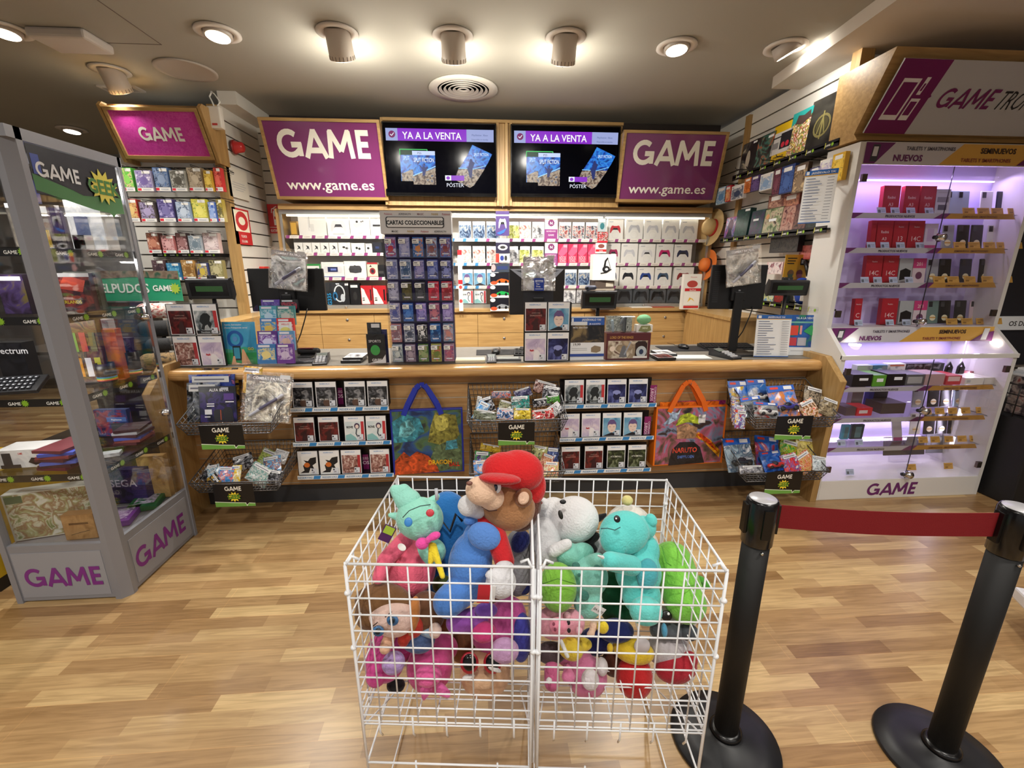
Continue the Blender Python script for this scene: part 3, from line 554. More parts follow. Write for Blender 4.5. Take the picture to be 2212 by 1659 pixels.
on_shelf('L', 2, 742, 790, 564, boxed([('p', [(.24, .3), (.2, .5), (.26, .7), (.5, .75), (.74, .7), (.8, .5), (.76, .3), (.5, .25)], M('#3c3c40', .5)), ('s', [(.22, .5), (.78, .5)], .01, M('#222', .5))]), 'white box picturing a dark grey travel pouch', 'box')
on_shelf('L', 2, 792, 815, 567, boxed([('r', 0, .88, 1, 1, M('#b02830', .4)), ('p', [(.2, .7), (.35, .85), (.45, .7)], M('#222', .4)), ('e', .5, .42, .28, .22, M('#9c2c34', .4)), ('e', .5, .42, .14, .12, M('#2c2c38', .4)), ('r', 0, 0, 1, .08, M('#d08c8c', .4))], M('#e8dcc4', .4)), 'cream and red box with a round red speaker picture', 'box')
on_shelf('L', 2, 816, 829, 572, boxed([('r', .1, .3, .9, .5, M('#444', .4))], M('#1a1a1e', .4)), 'small black box half hidden by the card display', 'box')
on_shelf('L', 3, 697, 752, 610, boxed([('o', .62, .5, .2, .36, M('#e4ecf0', .3), .05), ('e', .44, .38, .1, .2, M('#2c74a8', .3)), ('e', .74, .3, .09, .18, M('#cfd8e0', .3)), ('e', .44, .38, .05, .11, M('#123', .3)), ('r', .86, .86, 1, .95, M(WH, .4))], M('#26282c', .35)), 'dark box picturing a white and blue headset, lettering G335', 'box')
tg = bpy.data.objects['product_box.015'] if 'product_box.015' in bpy.data.objects else None
g = MB(); g.T = Matrix.Rotation(-PI/2, 4, 'Y'); g.text('G335', 0, 0, .055, 0, M('#2c9cd8', .4), .02); p = PY(712, 632, GF+.0405)
last = [o for o in COL.objects if o.get('label', '').startswith('dark box picturing a white and blue')][0]
gq = g.build('lettering', last, (p.x-last.location.x+.013, -.007, .055))
on_shelf('L', 3, 754, 776, 612, boxed([('e', .5, .4, .2, .2, M('#333', .4)), ('r', .1, .8, .8, .92, M(WH, .4))], M('#1a1b1e', .35)), 'plain black box between the headset box and the red boxes', 'box')
for i, (a, b) in enumerate(((778, 803), (804, 833))): on_shelf('L', 3, a, b, 617, boxed([('r', .04, .02, .75, .62, M('#f0efec', .4)), ('p', [(.04, .9), (.4, .75), (.75, .2), (.75, .02), (.5, .3), (.3, .62), (.04, .62)], M('#f0efec', .4)), ('p', [(.2, 1), (.4, .6), (.75, .1), (1, .1), (1, 1)], M('#c4262e', .4)), ('r', .8, .2, .92, .8, M('#201014', .4)), ('r', .12, .2, .3, .26, M('#333', .4)), ('r', .12, .32, .3, .36, M('#333', .4))], M('#c4262e', .4)), f'red and white microphone box, {("left", "right")[i]} one of the pair on the bottom shelf', 'box')
# middle section
def scase(sec, row, px0, px1, pyt, k, label):
    X = (PY(px0, pyt, GF+.05).x+PY(px1, pyt, GF+.05).x)/2
    CPs[k].put((X, GF+.05, SHZ[sec][row]), 0, LOOK[k]+', '+label, 'game case', f'game cases on the {ROWN[row]} of the middle display')
def run(row, cells, tail):
    n = {}
    for (a, b, t, k) in cells:
        n[k] = n.get(k, 0)+1
        tot = sum(1 for c in cells if c[3] == k)
        scase('M', row, a, b, t, k, (f'{ORD[n[k]-1]} of {tot} from left {tail}' if tot > 1 else tail))
run(0, [(846, 874, 468, 'grey')]+[(878+30*i, 906+30*i, 468, 'paleg') for i in range(3)]+[(990, 1018, 470, 'bluefig'), (1020, 1048, 470, 'bluefig'), (1050, 1078, 471, 'bluefig'), (1100, 1118, 475, 'lime'), (1120, 1148, 475, 'rusty'), (1150, 1176, 475, 'grey')], 'on the top shelf of the middle display')
run(0, [(1207, 1235, 475, 'mech'), (1236, 1264, 475, 'mech'), (1265, 1293, 475, 'mech')], 'right of the upper N card')
run(1, [(990, 1018, 526, 'rusty'), (1020, 1048, 527, 'rusty'), (1050, 1078, 527, 'rusty'), (1104, 1117, 527, 'grey'), (1118, 1146, 527, 'lime'), (1148, 1175, 527, 'lime')], 'on the second shelf of the middle display')
run(2, [(995, 1021, 575, 'hair'), (1023, 1049, 575, 'hair'), (1051, 1078, 576, 'hair'), (1100, 1128, 577, 'bluefig'), (1160, 1188, 577, 'bluefig'), (1190, 1218, 577, 'bluefig'), (1220, 1247, 577, 'bluefig'), (1249, 1276, 577, 'bluefig')], 'on the third shelf of the middle display')
run(3, [(996, 1022, 624, 'tealw'), (1024, 1050, 625, 'tealw'), (1218, 1244, 626, 'grey'), (1245, 1272, 626, 'grey')], 'on the bottom shelf of the middle display')
for i in range(4): on_shelf('M', 1, 1206+21.5*i, 1226.5+21.5*i, 527, boxed([('p', [(0, .5), (.6, 1), (1, 1), (1, .6), (.4, .3)], M('#f06a90', .35)), ('t', 'ROCK', .5, .2, .22, M('#f4c8d4', .4), .02, .6), ('t', 'SONG', .5, .05, .2, M('#f4c8d4', .4), .02, .6), ('r', .55, .82, .95, .95, M('#e8b0c0', .4))], M('#d8305c', .35), 'card_game_box', .03), f'pink card game box, {ORD[i]} of the four on the second shelf', 'box', grp='pink boxes')
for row, (pt, lb) in enumerate(((470, 'upper white and purple N card on the top shelf reading NOVEDADES GAME'), (522, 'lower white and purple N card on the second shelf'))):
    on_shelf('M', row, 1177, 1205, pt, boxed([('r', 0, .46, 1, 1, M('#f4f2ee', .4)), ('*', .5, .75, .18, .14, 12, M('#7c2468', .4)), ('t', 'N', .5, .68, .18, M('#f4f2ee', .4), .03), ('t', 'NOVEDADES', .5, .33, .1, M('#f0dcea', .4), .01, .8), ('t', 'GAME', .5, .15, .11, M('#f0dcea', .4), .02)], M('#98408a', .4), 'shelf_card', .004), lb, 'sign', dy=.0435)
# right section: controller boxes
RC = [(0, 1313, 1348, 474, '#c4303c', 'red'), (0, 1353, 1391, 472, '#b8bac0', 'silver'), (0, 1393, 1431, 473, '#c4c6cc', 'silver'), (0, 1433, 1469, 474, '#bcbec4', 'silver'), (0, 1471, 1509, 475, '#c0c2c8', 'silver'),
      (1, 1311, 1341, 525, '#a8205c', 'magenta'), (1, 1343, 1379, 526, '#c8cacf', 'silver'), (1, 1381, 1417, 527, '#d8d8da', 'white'), (1, 1419, 1456, 527, '#c02468', 'magenta'), (1, 1458, 1496, 528, '#2a3050', 'navy'),
      (2, 1313, 1338, 576, '#8c8c98', 'grey'), (2, 1340, 1376, 576, '#23262e', 'black'), (2, 1378, 1414, 577, '#2c4890', 'blue'), (2, 1416, 1452, 577, '#33506e', 'dark teal'), (2, 1457, 1500, 577, '#8c1f28', 'dark red')]
for r_, a, b, t, c, nm in RC:
    k = [q for q in RC if q[0] == r_ and q[5] == nm]; i = k.index((r_, a, b, t, c, nm))
    on_shelf('R', r_, a, b, t, boxed(pad(c, '#1e1e24' if nm not in ('silver',) else '#dcdcdc', .16, .84, .32, .7)+[('r', .1, .86, .35, .9, G1), ('o', .5, .22, .2, .16, M('#d4d4d0', .4), .01)], BOXW, 'controller_box', .06),
             f'white box picturing a {nm} controller, {(ORD[i]+" "+nm+" one ") if len(k) > 1 else ""}on the {ROWN[r_]}', 'box')
for i, (a, b) in enumerate(((1334, 1366), (1369, 1403), (1405, 1440), (1442, 1474))):
    on_shelf('R', 3, a, b, 622, boxed(pad('#16171a', '#2c2d32', .08, .92, .15, .8)+[('r', .1, .88, .9, 1, M('#9aa0a4', .4))], M('#50555a', .3), 'controller_pack', .06), f'dark pack with a black controller, {ORD[i]} of four on the bottom shelf', 'pack', grp='black controller packs')
# things hanging or standing in front of the glass
def front(name, x0, y0, x1, y1, Y, d, side, spec, label, cat, grp=None, rot=0, stk=None):
    X, w, z, h = atpx(x0, y0, x1, y1, Y); return simple(name, w, h, d, side, spec, (X, Y, z), rot, label, cat, grp, stk)
HK = M('#c8c8ca', .3, .6)
front('hanging_pack', 1071, 456, 1100, 509, 4.55, .02, M('#54407c', .35), [('r', 0, .8, 1, .86, M('#e4e0f0', .4))]+pad('#e8e8ec', '#222228', .2, .8, .3, .7)+[('p', [(.05, .1), (.8, .3), (.6, .12), (.3, .04)], M('#3c6cc8', .3))], 'purple pack with a white controller picture hanging before the glass', 'pack')
front('hanging_pack', 1071, 515, 1101, 547, 4.55, .02, M('#2c2840', .35), [('r', 0, .72, 1, 1, M('#e4e0dc', .4)), ('e', .5, .4, .35, .2, M('#d8d8e0', .4)), ('e', .5, .4, .2, .1, M('#333', .4))], 'dark pack with white top, second in the hanging strip', 'pack')
front('hanging_pack', 1071, 548, 1101, 567, 4.55, .02, M('#e8e8ec', .35), [('r', 0, 0, .25, 1, M('#d8382c', .4)), ('e', .45, .5, .14, .3, M('#2c3c8c', .4)), ('e', .72, .5, .1, .3, M('#333', .4))], 'small white red and blue pack, third in the hanging strip', 'pack')
front('hanging_pack', 1062, 569, 1101, 588, 4.5, .03, M('#3c4450', .3), [('e', .1, .5, .12, .4, M('#d8a0a0', .4)), ('r', .3, .3, .9, .7, M('#2c3a68', .4))], 'dark blister pack lying above the toy car boxes', 'pack')
for i, (a, b, c) in enumerate(((590, 616, '#e05c20'), (617, 643, '#20a04c'), (644, 672, '#909498'))):
    front('toy_car_box', 1059, a, 1099, b, 4.45-.0*i, .05, M('#1a1a22', .3), [('r', 0, 0, 1, .2, M('#f0ece4', .4)), ('p', [(.3, .25), (.38, .42), (.6, .55), (.8, .5), (1, .4), (1, .25)], M(c, .3)), ('e', .5, .28, .06, .12, M('#111', .3)), ('e', .85, .28, .06, .12, M('#111', .3)), ('e', .14, .85, .14, .15, M('#f0ece4', .4)), ('e', .2, .2, .18, .14, M('#c8502c', .4))],
          f'window box with a {("orange and white", "green", "grey")[i]} toy car, stacked left of the middle monitor', 'box', 'toy car boxes')
front('hanging_pack', 1293, 471, 1309, 500, 4.55, .02, M('#b8c4c8', .2), [('r', .1, .7, .9, .95, M(WH, .4)), ('e', .5, .4, .3, .25, M('#3c7c84', .4))], 'small clear pack on the hook right of the middle shelves', 'pack')
front('hanging_pack', 1291, 501, 1313, 524, 4.55, .02, A_(21, '#f0e8e0 #4c3c38 #d8342c #b0bcc8', 40), [('r', .0, 0, 1, .15, M('#d8283c', .4))], 'busy red and white small pack below the clear pack', 'pack')
front('memory_card_pack', 1287, 525, 1310, 547, 4.55, .02, M('#ece8e4', .35), [('r', 0, .15, 1, .38, M('#c8242c', .4)), ('t', 'SanDisk', .5, .18, .17, M(WH, .4), .01, .7), ('e', .5, .7, .3, .2, M('#8c4c44', .4))], 'white pack with red band above the big white headset box', 'pack')
front('memory_card_rack', 1475, 592, 1513, 668, 4.4, .05, M('#e8e4dc', .35), [('t', 'Nintendo', .55, .9, .05, M('#c8242c', .4)), ('e', .5, .72, .3, .1, M('#b4443c', .4)), ('r', .1, .52, 1, .6, M('#c8242c', .4)), ('t', 'SanDisk', .55, .53, .06, M(WH, .4), .01), ('r', .1, .12, .95, .48, M('#f0ece4', .4)), ('p', [(.3, .2), (.5, .3), (.7, .22), (.6, .3), (.4, .34)], M('#e8b83c', .4)), ('r', .1, .04, .95, .1, M('#c8242c', .4))], 'tall white rack of memory cards with red bands', 'rack')
front('headset_box', 1281, 549, 1330, 605, 4.3, .12, M('#efeee8', .4), [('p', [(.45, .45), (.5, .75), (.62, .88), (.66, .84), (.57, .7), (.55, .45)], M('#1c1c20', .4)), ('e', .58, .42, .17, .13, M('#1c1c20', .4)), ('e', .6, .42, .07, .05, M('#efeee8', .4)), ('s', [(.62, .86), (.72, .6), (.78, .42)], .02, M('#1c1c20', .4)), ('s', [(.35, .26), (.6, .3), (.8, .42)], .05, M('#1c1c20', .4)), ('t', 'PlayStation', .3, .92, .035, M('#444', .4))], 'big white box picturing a black visor headset beside the customer display', 'box')
X, w, z, h = atpx(1284, 606, 1330, 660, 4.3); zt = z+h
n = 4; hz = (zt-zc-.003)/n
for i in range(n):
    simple('flat_box', w*(1-.03*i), hz-.004, .14, [M('#3c3430', .5), M('#1c1c20', .4), M('#a89c8c', .5), M('#5c5048', .5)][i], [('r', .55, .2, .95, .8, M('#cfc8b8', .4))], (X, 4.32, zc+.001+i*hz), .04*i, ['dark brown flat box at the bottom of the pile', 'black flat box second from the bottom of the pile', 'beige flat box third from the bottom of the pile', 'brown flat box directly'][i]+' under the big white headset box', 'box')
front('measuring_strip', 990, 540, 999, 672, 4.45, .004, M('#ece6e0', .4), [('r', 0, .92, 1, 1, M('#c8242c', .4)), ('r', 0, .45, 1, .52, M('#c8242c', .4)), ('e', .5, .4, .4, .03, M('#d84440', .4)), ('e', .5, .17, .4, .03, M('#d84440', .4))], 'narrow white and red hanging strip right of the card display', 'strip')
for i, (px, py) in enumerate(((650, 480), (1085, 450), (1303, 470))):
    if i: p = PY(px, py, 4.6); o = MB().tube([(p.x, 4.6, p.z), (p.x, 4.52, p.z), (p.x, 4.515, p.z+.02)], .003, HK).build('display_hook'); tag(o, ['', 'metal hook holding the purple controller pack', 'metal hook holding the small clear packs'][i], 'hook')
# fire signs and alarm fittings on the left slat wall
REDP = M('#c8262c', .4)
front('fire_extinguisher_sign', 580, 441, 612, 504, 4.92, .004, REDP, [('r', .35, .28, .62, .72, M(WH, .4)), ('e', .485, .72, .14, .06, M(WH, .4)), ('r', .43, .72, .54, .84, M(WH, .4)), ('s', [(.45, .86), (.3, .84), (.25, .7)], .05, M(WH, .4)), ('s', [(.45, .88), (.62, .92)], .05, M(WH, .4)), ('r', .4, .48, .58, .58, REDP), ('r', 0, .2, 1, .215, M(WH, .4)), ('t', 'EXTINTOR', .5, .05, .12, M(WH, .4), .01, .75)], 'red fire extinguisher sign reading EXTINTOR in the back left corner', 'sign')
def onleft(name, x0, y0, x1, y1, d, side, spec, label, cat, Xw=-2.13):
    a, b = PX(x0, (y0+y1)/2, Xw), PX(x1, (y0+y1)/2, Xw); zt, zb = PX((x0+x1)/2, y0, Xw).z, PX((x0+x1)/2, y1, Xw).z
    return simple(name, abs(b.y-a.y), zt-zb, d, side, spec, (Xw, (a.y+b.y)/2, zb), PI/2, label, cat)
onleft('alarm_button_sign', 506, 452, 541, 528, .004, REDP, [('r', .08, .36, .92, .95, M('#f4f0d8', .4)), ('o', .5, .66, .28, .19, REDP, .16), ('t', 'PULSADOR', .5, .2, .1, M(WH, .4), .01, .62), ('t', 'DE ALARMA', .5, .06, .1, M(WH, .4), .01, .62)], 'red and cream alarm button sign reading PULSADOR DE ALARMA', 'sign')
onleft('notice_sheet', 494, 366, 535, 428, .003, M('#e4e0d4', .6), [('r', .15, .8, .35, .84, M('#333', .5)), ('r', .2, .5, .8, .52, G1), ('r', .15, .42, .85, .44, G1), ('r', .2, .34, .8, .36, G1), ('r', .3, .26, .7, .28, G1)], 'cream printed notice sheet on the slat wall above the alarm sign', 'notice')
p = PX(505, 318, -2.13); o = empty('alarm_siren', p); tag(o, 'round red alarm siren high on the left slat wall', 'alarm')
q = MB(); q.T = Matrix.Rotation(PI/2, 4, 'Y'); q.lathe([(.05, 0), (.052, .02), (.045, .035), (.04, .075), (.028, .085), (.001, .086)], M('#c03030', .3)); q.build('siren_body', o)
q = MB(); q.T = Matrix.Rotation(PI/2, 4, 'Y'); q.lathe([(.058, 0), (.058, .012)], M('#8a2020', .4)); q.build('base_plate', o)
p = PY(545, 580, 4.8); o = empty('alarm_button', (-2.135, 4.62, PX(550, 590, -2.1).z)); tag(o, 'red square alarm call point on the slat wall left of the monitor', 'alarm')
MB().box(0, .05, -.06, .06, -.06, .06, M('#c83028', .4)).build('case', o, bevel=.006); MB().box(.05, .053, -.035, .035, -.035, .035, M('#f0e8e0', .4)).build('push_plate', o)
p = PY(467, 258, 4.1); o = empty('sensor_box', (p.x, 4.1, p.z-.07)); tag(o, 'small white alarm sensor with cables above the left wooden post', 'sensor')
MB().box(-.05, .05, -.03, .03, 0, .16, M('#e4e0d8', .4)).build('case', o, bevel=.01); MB().box(-.02, .02, -.032, -.03, .02, .035, M('#c04040', .4)).build('indicator', o)
q = MB(); q.tube([(0, 0, .16), (-.02, .02, .2), (-.04, .03, .24), (-.02, .04, .28)], .006, M(WH, .5)); q.tube([(.02, 0, .16), (.04, .02, .2), (.0, .03, .26), (-.03, .04, .28)], .005, M(WH, .5)); q.build('cable', o)
# ============================================================ SALES COUNTER
ct = empty('sales_counter', (0.2, 2.9, 0)); tag(ct, 'long oak sales counter with slatted front, rounded rail and dark kick board', 'counter')
XA, XB, TOP = -1.93, 2.31, 1.0
L_ = lambda mb, n, **k: mb.build(n, ct, (-.2, -2.9, 0), **k)
slat('slatted_front', (XA, 2.9), (XB, 2.9), .145, .955, (0, -1), .1, wood('oak_slat_board', '#ab8050', '#c29a68', .4, 'X'), .008, .003, None, ct, M('#b4aa98', .5)).location = (-.2, -2.9, 0)
L_(MB().box(XA, XB, 2.925, 2.99, 0, .15, M('#3a3b3e', .5)), 'kick_board')
L_(MB().box(XA, XB, 2.86, 3.5, TOP-.04, TOP, M('#77726a', .45)), 'worktop')
L_(MB().box(XA, XB, 2.93, 3.45, .15, .96, OAK), 'carcass')
rl = MB(); rl.prism([(2.87, TOP)]+[(2.805-.035*math.sin(math.radians(a)), TOP-.035+.035*math.cos(math.radians(a))) for a in range(0, 181, 20)]+[(2.87, TOP-.07)], XA, XB, wood('oak_rail', '#b78850', '#d8ae74', .22, 'X'))
L_(rl, 'rounded_rail')
for s_, X_ in ((0, XA-.045), (1, XB)):
    e = MB(); e.prism([(2.72, 0), (2.6, .1), (2.58, .8), (2.6, .87), (2.78, 1.045), (3.5, 1.045), (3.5, 0)] if 0 else [(2.66, 0), (2.64, .6), (2.6, .9), (2.76, 1.035), (3.5, 1.035), (3.5, 0)], X_, X_+.045, OAKZ); L_(e, 'end_panel', bevel=.004)
# ------------------------------------------------------------ three-shelf case racks on the counter front
SB = M('#2f86cc', .35)
def rack(x0, x1, zs, rows, side, purp):
    o = empty('case_rack', ((x0+x1)/2, 2.89, zs[-1]-.02)); tag(o, f'{side} three-shelf acrylic rack of game cases on the counter front, with blue RESERVAS strips', 'rack', 'case racks'); w = x1-x0; zb = zs[-1]-.02
    for i, z in enumerate(zs):
        MB().box(-w/2, w/2, -.1, 0, z-zb-.006, z-zb, M('#17171b', .3)).box(-w/2, w/2, -.004, -.0, z-zb, z-zb+.16, M('#1a1618', .4)).build('shelf', o)
        s = MB(); s.box(-w/2-.008, w/2+.008, -.106, -.103, z-zb-.022, z-zb+.006, M('#eef2f6', .35)); n = 4; sg = (w+.016)/n; x = -w/2-.008
        for k in range(n):
            a = x+sg*k+(.0 if side == 'left' else -.0); s.poly([(a+sg*.64, z-zb-.02), (a+sg*.92, z-zb-.02), (a+sg*.97, z-zb+.004), (a+sg*.69, z-zb+.004)], -.1065, SB)
            s.text('RESERVAS', a+sg*.32, z-zb-.015, .019, -.107, M('#5088b8', .4), .012, 1.15)
        s.build('shelf_strip', o)
    for r, (z, cells) in enumerate(zip(zs, rows)):
        cnt = {}
        for (px, k) in cells:
            cnt[k] = cnt.get(k, 0)+1; q = PY(px, [850, 928, 1000][r], 2.8)
            CP[k].put((q.x, 2.805, z), (-.08, 0, 0), f'{LOOK[k]}, {(("left", "right") if k != "war" else ("first", "last"))[cnt[k]-1]} of its {"pair" if k != "war" else "row"}, {["top", "middle", "bottom"][r]} shelf of the {side} counter rack', 'game case', f'game cases on the {side} counter rack')
zsL = [PY(735, 880, 2.8).z, PY(735, 954, 2.8).z, PY(735, 1025, 2.8).z]; zsR = [PY(1310, 873, 2.8).z, PY(1305, 944, 2.8).z, PY(1305, 1013, 2.8).z]
rack(-1.24, -.62, zsL, [[(652, 'war'), (815, 'war')], [(656, 'shadow'), (709, 'shadow'), (765, 'tealw'), (812, 'tealw')], [(664, 'ink'), (711, 'ink'), (758, 'crowd'), (820, 'crowd')]], 'left', 0)
for px, nm in ((703, 'second'), (766, 'third')):
    q = PY(px, 850, 2.8); CP['war'].put((q.x, 2.805, zsL[0]), (-.08, 0, 0), f'{LOOK["war"]}, {nm} from the left, top shelf of the left counter rack', 'game case', 'game cases on the left counter rack')
rack(.53, 1.175, zsR, [[(1241, 'robot'), (1287, 'robot'), (1333, 'night'), (1379, 'night')], [(1232, 'lilac'), (1277, 'lilac'), (1322, 'hair'), (1367, 'hair')], [(1233, 'shadow'), (1283, 'shadow'), (1331, 'green'), (1376, 'green')]], 'right', 0)
PU = M('#8c2468', .4); LGT = M('#f0d8e8', .4)
for x0, y0, x1, y1, tx, lb in ((728, 838, 741, 880, 'OS', 'purple leaflet with white letters between the cases on the top shelf of the left rack'), (785, 982, 797, 1023, 'OS', 'purple leaflet with white letters between the cases on the bottom shelf of the left rack')):
    front('leaflet', x0, y0, x1, y1, 2.87, .003, PU, [('t', tx, .5, .5, .25, LGT, .02), ('t', 'JUEG', .5, .75, .18, LGT, .01, .7)], lb, 'leaflet')
for x0, y0, x1, y1, lb in ((1404, 832, 1418, 872, 'upper purple leaflet reading COMPRAMOS TUS JUEGOS at the end of the right rack'), (1391, 900, 1405, 945, 'lower purple leaflet reading COMPRAMOS TUS JUEGOS at the end of the right rack')):
    o = front('leaflet', x0, y0, x1, y1, 2.83, .003, PU, [], lb, 'leaflet'); g = MB(); g.T = Matrix.Rotation(PI/2, 4, 'Y')
    g.text('COMPRAMOS', -.065, .006, .019, -.001, LGT, .01, .95); g.text('JUEGOS', -.065, -.018, .027, -.001, LGT, .02, .95); g.build('lettering', o)
# ------------------------------------------------------------ wire baskets with GAME GEEK signs
def wire_basket(x0, x1, zb, zf, yb, yf, hb, label, xo=.02):
    """open sloping basket: back rim at zb, front rim at zf, floor hb below the front rim"""
    o = empty('wire_basket', ((x0+x1)/2, yb, zf-hb)); tag(o, label, 'basket', 'wire baskets on the counter front')
    w = (x1-x0)/2; z0 = 0; zF = hb; zB = zb-zf+hb; D = yf-yb
    r = MB(); r.tube([(-w, 0, zB), (w, 0, zB), (w, D, zF), (-w, D, zF)], .0045, WIRE, 6, True); r.tube([(-w+.02, 0, .06), (w-.02, 0, .06), (w-.03, D+.03, 0), (-w+.03, D+.03, 0)], .0035, WIRE, 6, True); r.build('rim', o)
    g = MB(); R = .002
    def lerp(a, b, t): return Vector(a).lerp(Vector(b), t)
    Tp = [(-w, 0, zB), (w, 0, zB), (w, D, zF), (-w, D, zF)]; Bt = [(-w+.02, 0, .06), (w-.02, 0, .06), (w-.03, D+.03, 0), (-w+.03, D+.03, 0)]
    for k in range(4):
        a, b, c, d = Tp[k], Tp[(k+1) % 4], Bt[(k+1) % 4], Bt[k]; n = 22 if k % 2 == 0 else 12
        for i in range(n+1): g.tube([lerp(a, b, i/n), lerp(d, c, i/n)], R, WIRE, 4)
        for t in (.25, .5, .75): g.tube([lerp(a, d, t), lerp(b, c, t)], R*1.2, WIRE, 4)
    g.build('side_mesh', o); f = MB()
    for i in range(23): t = i/22; f.tube([lerp(Bt[0], Bt[1], t), lerp(Bt[3], Bt[2], t)], R, WIRE, 4)
    for i in range(9): t = i/8; f.tube([lerp(Bt[0], Bt[3], t), lerp(Bt[1], Bt[2], t)], R, WIRE, 4)
    f.build('floor_mesh', o)
    return o
def geek_board(x0, y0, x1, y1, Y, label, skew=0):
    X, w, z, h = atpx(x0, y0, x1, y1, Y); o = empty('basket_sign', (X, Y, z), skew); tag(o, label, 'sign', 'green and black basket signs')
    MB().box(-w/2, w/2, 0, .005, 0, h, M('#101012', .3)).build('board', o, bevel=.002)
    s = MB(); s.deco(w, h, [('p', [(0, 0), (1, 0), (1, .13), (.85, .15), (.78, .06), (.77, .16), (.5, .18), (0, .24)], M('#e8f0d8', .4)), ('p', [(0, 0), (1, 0), (1, .11), (.84, .13), (.785, .0), (.75, .14), (.5, .155), (0, .21)], M('#6fa84a', .4)), ('g', .5, .7, .19, CREAM), ('k', .5, .43, .42)]); s.build('printed_face', o)
BZ = [('upper left', -1.75, -1.225, .905, .748, 2.88, 2.5, .075), ('lower left', -1.75, -1.235, .49, .376, 2.88, 2.5, .075), ('upper middle', -.095, .515, .86, .727, 2.88, 2.5, .085), ('lower middle', -.09, .51, .5, .38, 2.88, 2.5, .085), ('upper right', 1.72, 2.29, .855, .69, 2.88, 2.52, .075), ('lower right', 1.7, 2.27, .47, .322, 2.88, 2.5, .075)]
for nm, a, b, zb, zf, yb, yf, hb in BZ: wire_basket(a, b, zb, zf, yb, yf, hb, f'{nm} grey wire basket hooked on the slatted counter front')
for q in (((432, 918, 526, 970), 'basket sign reading GAME GEEK on the upper left basket'), ((462, 1045, 549, 1094), 'basket sign reading GAME GEEK on the lower left basket'), ((1076, 912, 1155, 961), 'basket sign reading GAME GEEK on the upper middle basket'), ((1676, 899, 1754, 949), 'basket sign reading GAME GEEK on the upper right basket'), ((1654, 1020, 1731, 1066), 'basket sign reading GAME GEEK on the lower right basket')):
    geek_board(*q[0], 2.455 if 'upper right' not in q[1] else 2.475, 'black and green '+q[1])
# contents: foil packs, bagged minis, carded cars
def mini(x0, y0, x1, y1, Y, cols, seed, tilt, label, cat='pack', name='foil_pack', wave=.25, extra=None, d=.012, lean=-.5, sc=40):
    p = PY((x0+x1)/2, y1, Y); X, w, z, h = atpx(x0, y0, x1, y1, Y); rnd = random.Random(seed)
    mb = MB(); N = 5; a = A_(seed, cols, sc, .2); vs = []; h *= 1.06
    for s_ in (0, 1):
        for j in range(N+1):
            for i in range(N+1):
                u, v = i/N, j/N; e = min(u, 1-u, v, 1-v); b = (d*.9*min(1, e*4)+.003)*(1 if s_ else -1)+rnd.uniform(-.0025, .0025)
                vs.append(((u-.5)*w, b, v*h))
    K = (N+1)**2; fs = []
    for j in range(N):
        for i in range(N):
            q = j*(N+1)+i; fs.append((q, q+1, q+N+2, q+N+1)); fs.append((K+q+N+1, K+q+N+2, K+q+1, K+q))
    for i in range(N):
        for q, r in ((i, i+1), ((N*(N+1))+i+1, N*(N+1)+i), ((i+1)*(N+1), i*(N+1)), (i*(N+1)+N, (i+1)*(N+1)+N)): fs.append((q, q+K, r+K, r))
    mb.add(vs, fs, a); o = mb.build(name, None, (X, Y, z), (lean, 0, 0))
    o.rotation_euler = (Matrix.Rotation(lean, 3, 'X') @ Matrix.Rotation(tilt, 3, 'Y')).to_euler()
    l = MB(); l.deco(w, h, [('r', .1, .78, .9, .95, M('#e6e6e6', .4)), ('r', .15, .84, .8, .88, M('#778', .4))] if not extra else extra, -d-.0035); l.build('printed_label', o)
    return tag(o, label, cat)
def heap(spots, Y0, grp, seed0):
    for i, (x0, y0, x1, y1, Y, cols, tilt, lb) in enumerate(spots): mini(x0, y0, x1, y1, Y, cols, seed0+i, tilt, lb)['group'] = grp
K_ = '#101014 #2c2c34 #8c8c94 #e8e8ec'
UL = 'in the upper left basket'
mini(412, 802, 512, 880, 2.76, '#101014 #1c2038 #c8a03c #202028', 61, 0, 'tall black and gold bagged pack at the back left '+UL, 'pack', 'bagged_figure_pack', lean=-.2, sc=12)
mini(405, 815, 505, 885, 2.72, '#2a3c8c #3c50a8 #1c2860 #d070a8', 62, 0, 'blue and pink bagged pack behind the ALFA BETA pack '+UL, 'pack', 'bagged_figure_pack', lean=-.2, sc=10)
mini(398, 834, 470, 912, 2.66, '#1c2024 #4a5058 #8c9098 #2c4070', 63, 0, 'clear edged dark pack left of the ALFA BETA pack '+UL, 'pack', 'bagged_figure_pack', lean=-.25, sc=14)
W_ = M('#e8e8ee', .4)
front('magazine_pack', 425, 837, 506, 912, 2.6, .012, M('#15151c', .3), [('r', .02, .0, 1, .84, A_(64, '#141430 #20204c #3c2c70 #181824', 14)), ('t', 'ALFA BETA', .55, .86, .11, W_, .02, .95), ('p', [(.4, .02), (.38, .3), (.44, .36), (.6, .36), (.64, .3), (.64, .02)], M('#26262c', .4)), ('p', [(.66, .02), (.64, .34), (.7, .42), (.84, .42), (.9, .34), (.92, .02)], M('#232328', .4)), ('r', .57, .06, .585, .34, M('#e0603c', .4)), ('r', .15, .22, .34, .36, W_), ('r', .68, .62, .95, .8, M('#5a3a90', .4)), ('r', .72, .55, .95, .58, W_), ('r', .22, .5, .42, .53, W_), ('r', .22, .44, .42, .47, W_), ('r', .15, .14, .3, .17, W_), ('r', .62, .9, .82, .97, M('#b8bcc8', .4))],
      'black bagged magazine reading ALFA BETA in the upper left basket', 'magazine', rot=0).rotation_euler = (-.2, 0, 0)
FILM = film(base=.5); PRICE = ('r', .72, .88, .93, .96, M('#e6e8ec', .4))
